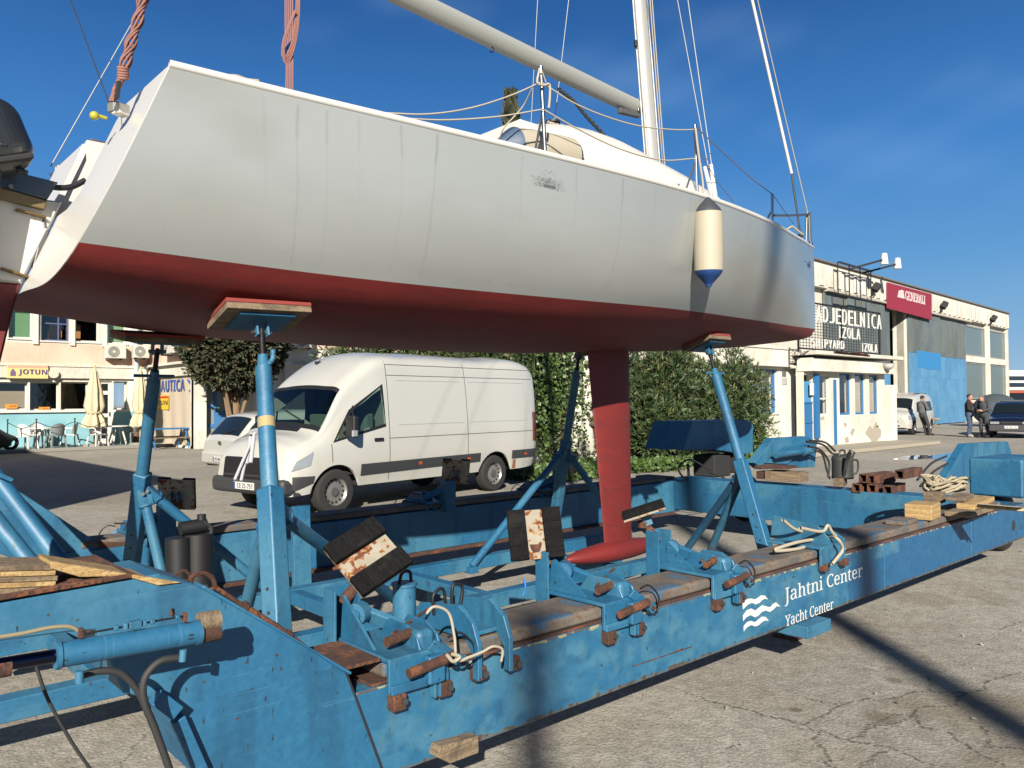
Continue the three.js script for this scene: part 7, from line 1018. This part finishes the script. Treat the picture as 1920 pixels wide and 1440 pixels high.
{
  const tA = hitH(1735, 817, 0), tB = hitH(1818, 820, 0), tC = hitH(1846, 821, 0);
  const ya = (dx, dz) => Math.atan2(dx, dz);
  person('man in grey work clothes leaning back against the white people carrier, arms folded', tA, ya(.9, .5), baseJ({ hip: v3(0, .92, -.1), waist: v3(0, 1.07, -.14), chest: v3(0, 1.31, -.15), neckB: v3(0, 1.47, -.14), head0: v3(0, 1.55, -.12), head: v3(0, 1.65, -.1), shL: v3(-.2, 1.42, -.15), shR: v3(.2, 1.42, -.15), elL: v3(-.27, 1.16, -.08), elR: v3(.27, 1.16, -.08), wrL: v3(-.02, 1.17, .08), wrR: v3(.04, 1.2, .08), haL: v3(.06, 1.19, .08), haR: v3(-.03, 1.22, .1), hpL: v3(-.1, .89, -.1), hpR: v3(.1, .89, -.1), knL: v3(-.11, .5, .06), knR: v3(.1, .5, .04), anL: v3(-.1, .09, .16), anR: v3(.12, .09, .12), toL: v3(-.12, .05, .32), toR: v3(.14, .05, .28) }), { shirt: rgb(96, 98, 100), pants: rgb(62, 62, 66), skin: sk, hair: hairD, shoe: rgb(30, 28, 28) });
  person('man in black jacket over an orange shirt with faded jeans holding a phone', tB, ya(.15, 1), baseJ({}), { shirt: rgb(26, 27, 32), pants: rgb(62, 78, 104), skin: sk, hair: hairD, shoe: rgb(170, 160, 150), inner: [rgb(220, 96, 50), rgb(120, 104, 96)] });
  person('man in dark grey overalls bending his head towards the other man', tC, ya(-.85, -.3), baseJ({ head: v3(0, 1.62, .12), head0: v3(0, 1.54, .06), neckB: v3(0, 1.47, .03) }), { shirt: rgb(64, 66, 72), pants: rgb(58, 60, 66), skin: sk, hair: hairG, shoe: rgb(30, 28, 28) });
}
// ---------- far right: pallet, puddle, motor yachts in the marina ----------
{
  const p = hitH(1772, 796, 0); const t = thing('pallet_stack', 'broken wooden pallets lying at the foot of the blue hangar door', 'pallet'); const c = v3(p.x - 6, 0, p.z + 1.2);
  for (let i = 0; i < 6; i++) part(t, 'plank', boxAt(v3(c.x + rr(-.5, .5), .12 + .09 * i, c.z + rr(-.2, .2)), rr(1.2, 2.2), .07, rr(.2, .6), .01, rr(-.4, .4)), i % 2 ? M.woodOld : M.woodLight); 
  const w = new THREE.ShapeGeometry(new THREE.Shape([...Array(28)].map((_, i) => { const a = i / 28 * 6.283, r = 1 + .35 * Math.sin(a * 3 + 1) + .2 * Math.sin(a * 5); return new THREE.Vector2(Math.cos(a) * r * 1.9, Math.sin(a) * r * .7); }))); w.rotateX(-Math.PI / 2); const q = hitH(1765, 856, 0); w.translate(q.x, .004, q.z); struct('puddle', w, phys({ color: rgb(46, 44, 40), roughness: .02, clearcoat: 1 }));
  const my = thing('motor_yacht', 'white motor yacht with dark lower hull moored beyond the hangar', 'boat'); const d = dirOf(1905, 742), b = camera.position.clone().addScaledVector(d, 105); b.y = 0;
  const yw = plane(b.x - 8, -b.z, b.x + 6, -b.z - 6); part(my, 'hull', solid(yw, [[0, .2], [13, .2], [15, 2.6], [0, 2.6]], -4, 0, [], .2), flat(30, 32, 38, .3)); part(my, 'cabin', solid(yw, [[.5, 2.6], [11, 2.6], [9.5, 3.9], [.5, 3.9]], -3.8, -.2, [], .15), flat(226, 226, 222, .4)); part(my, 'upper_deck', solid(yw, [[.5, 4.4], [8.5, 4.4], [7.5, 5.2], [.5, 5.2]], -3.4, -.4, [], .1), flat(226, 226, 222, .4)); part(my, 'window_band', solid(yw, [[1, 3.1], [10, 3.1], [9.4, 3.6], [1, 3.6]], -.18, -.1), M.glassDark); part(my, 'window_band', solid(yw, [[.5, 3.95], [8.2, 3.95], [7.9, 4.35], [.5, 4.35]], -3.3, -.45), M.glassDark); part(my, 'radar_mast', [rod(v3(b.x - 5, 5, b.z), v3(b.x - 5, 7.4, b.z), .12), boxAt(v3(b.x - 5, 6.8, b.z), 1.6, .2, .4)], flat(226, 226, 222, .4)); part(my, 'red_stripe', solid(yw, [[0, 2.3], [14.6, 2.3], [14.8, 2.6], [0, 2.6]], .21, .25), flat(180, 90, 60, .5));
  const rb = thing('dinghy', 'grey inflatable dinghy covered with a tarp behind the talking men', 'boat'); const e = hitH(1875, 806, 0); const g = new THREE.SphereGeometry(1, 24, 14); g.scale(1.6, .95, 1.2); g.translate(e.x + 6, .95, e.z - 2); part(rb, 'cover', muv(g), flat(70, 80, 86, .8)); part(rb, 'keel_board', boxAt(v3(e.x + 6, .1, e.z - 2), 1.6, .2, .3), M.woodOld);
}
struct('sea', (() => { const g = new THREE.PlaneGeometry(1500, 900, 1, 1); g.rotateX(-Math.PI / 2); g.translate(860, .01, -260); return g; })(), phys({ color: rgb(60, 92, 118), roughness: .12 }));
struct('hills', (() => { const pos = [], idx = []; for (let i = 0; i <= 60; i++) { const a = -1.2 + i / 60 * 1.6, R = 2600, h = 40 + 60 * fbm(i / 60, .3, 8, 4, 6); const x = R * Math.cos(a), z = R * Math.sin(a); pos.push(x, -2, z, x * 1.05, h, z * 1.05); } for (let i = 0; i < 60; i++) idx.push(2 * i, 2 * i + 2, 2 * i + 1, 2 * i + 1, 2 * i + 2, 2 * i + 3); const g = new THREE.BufferGeometry(); g.setAttribute('position', new THREE.Float32BufferAttribute(pos, 3)); g.setIndex(idx); g.computeVertexNormals(); return muv(g); })(), flat(110, 128, 138, .95, { side: THREE.DoubleSide }));
renderer.render(scene, camera);
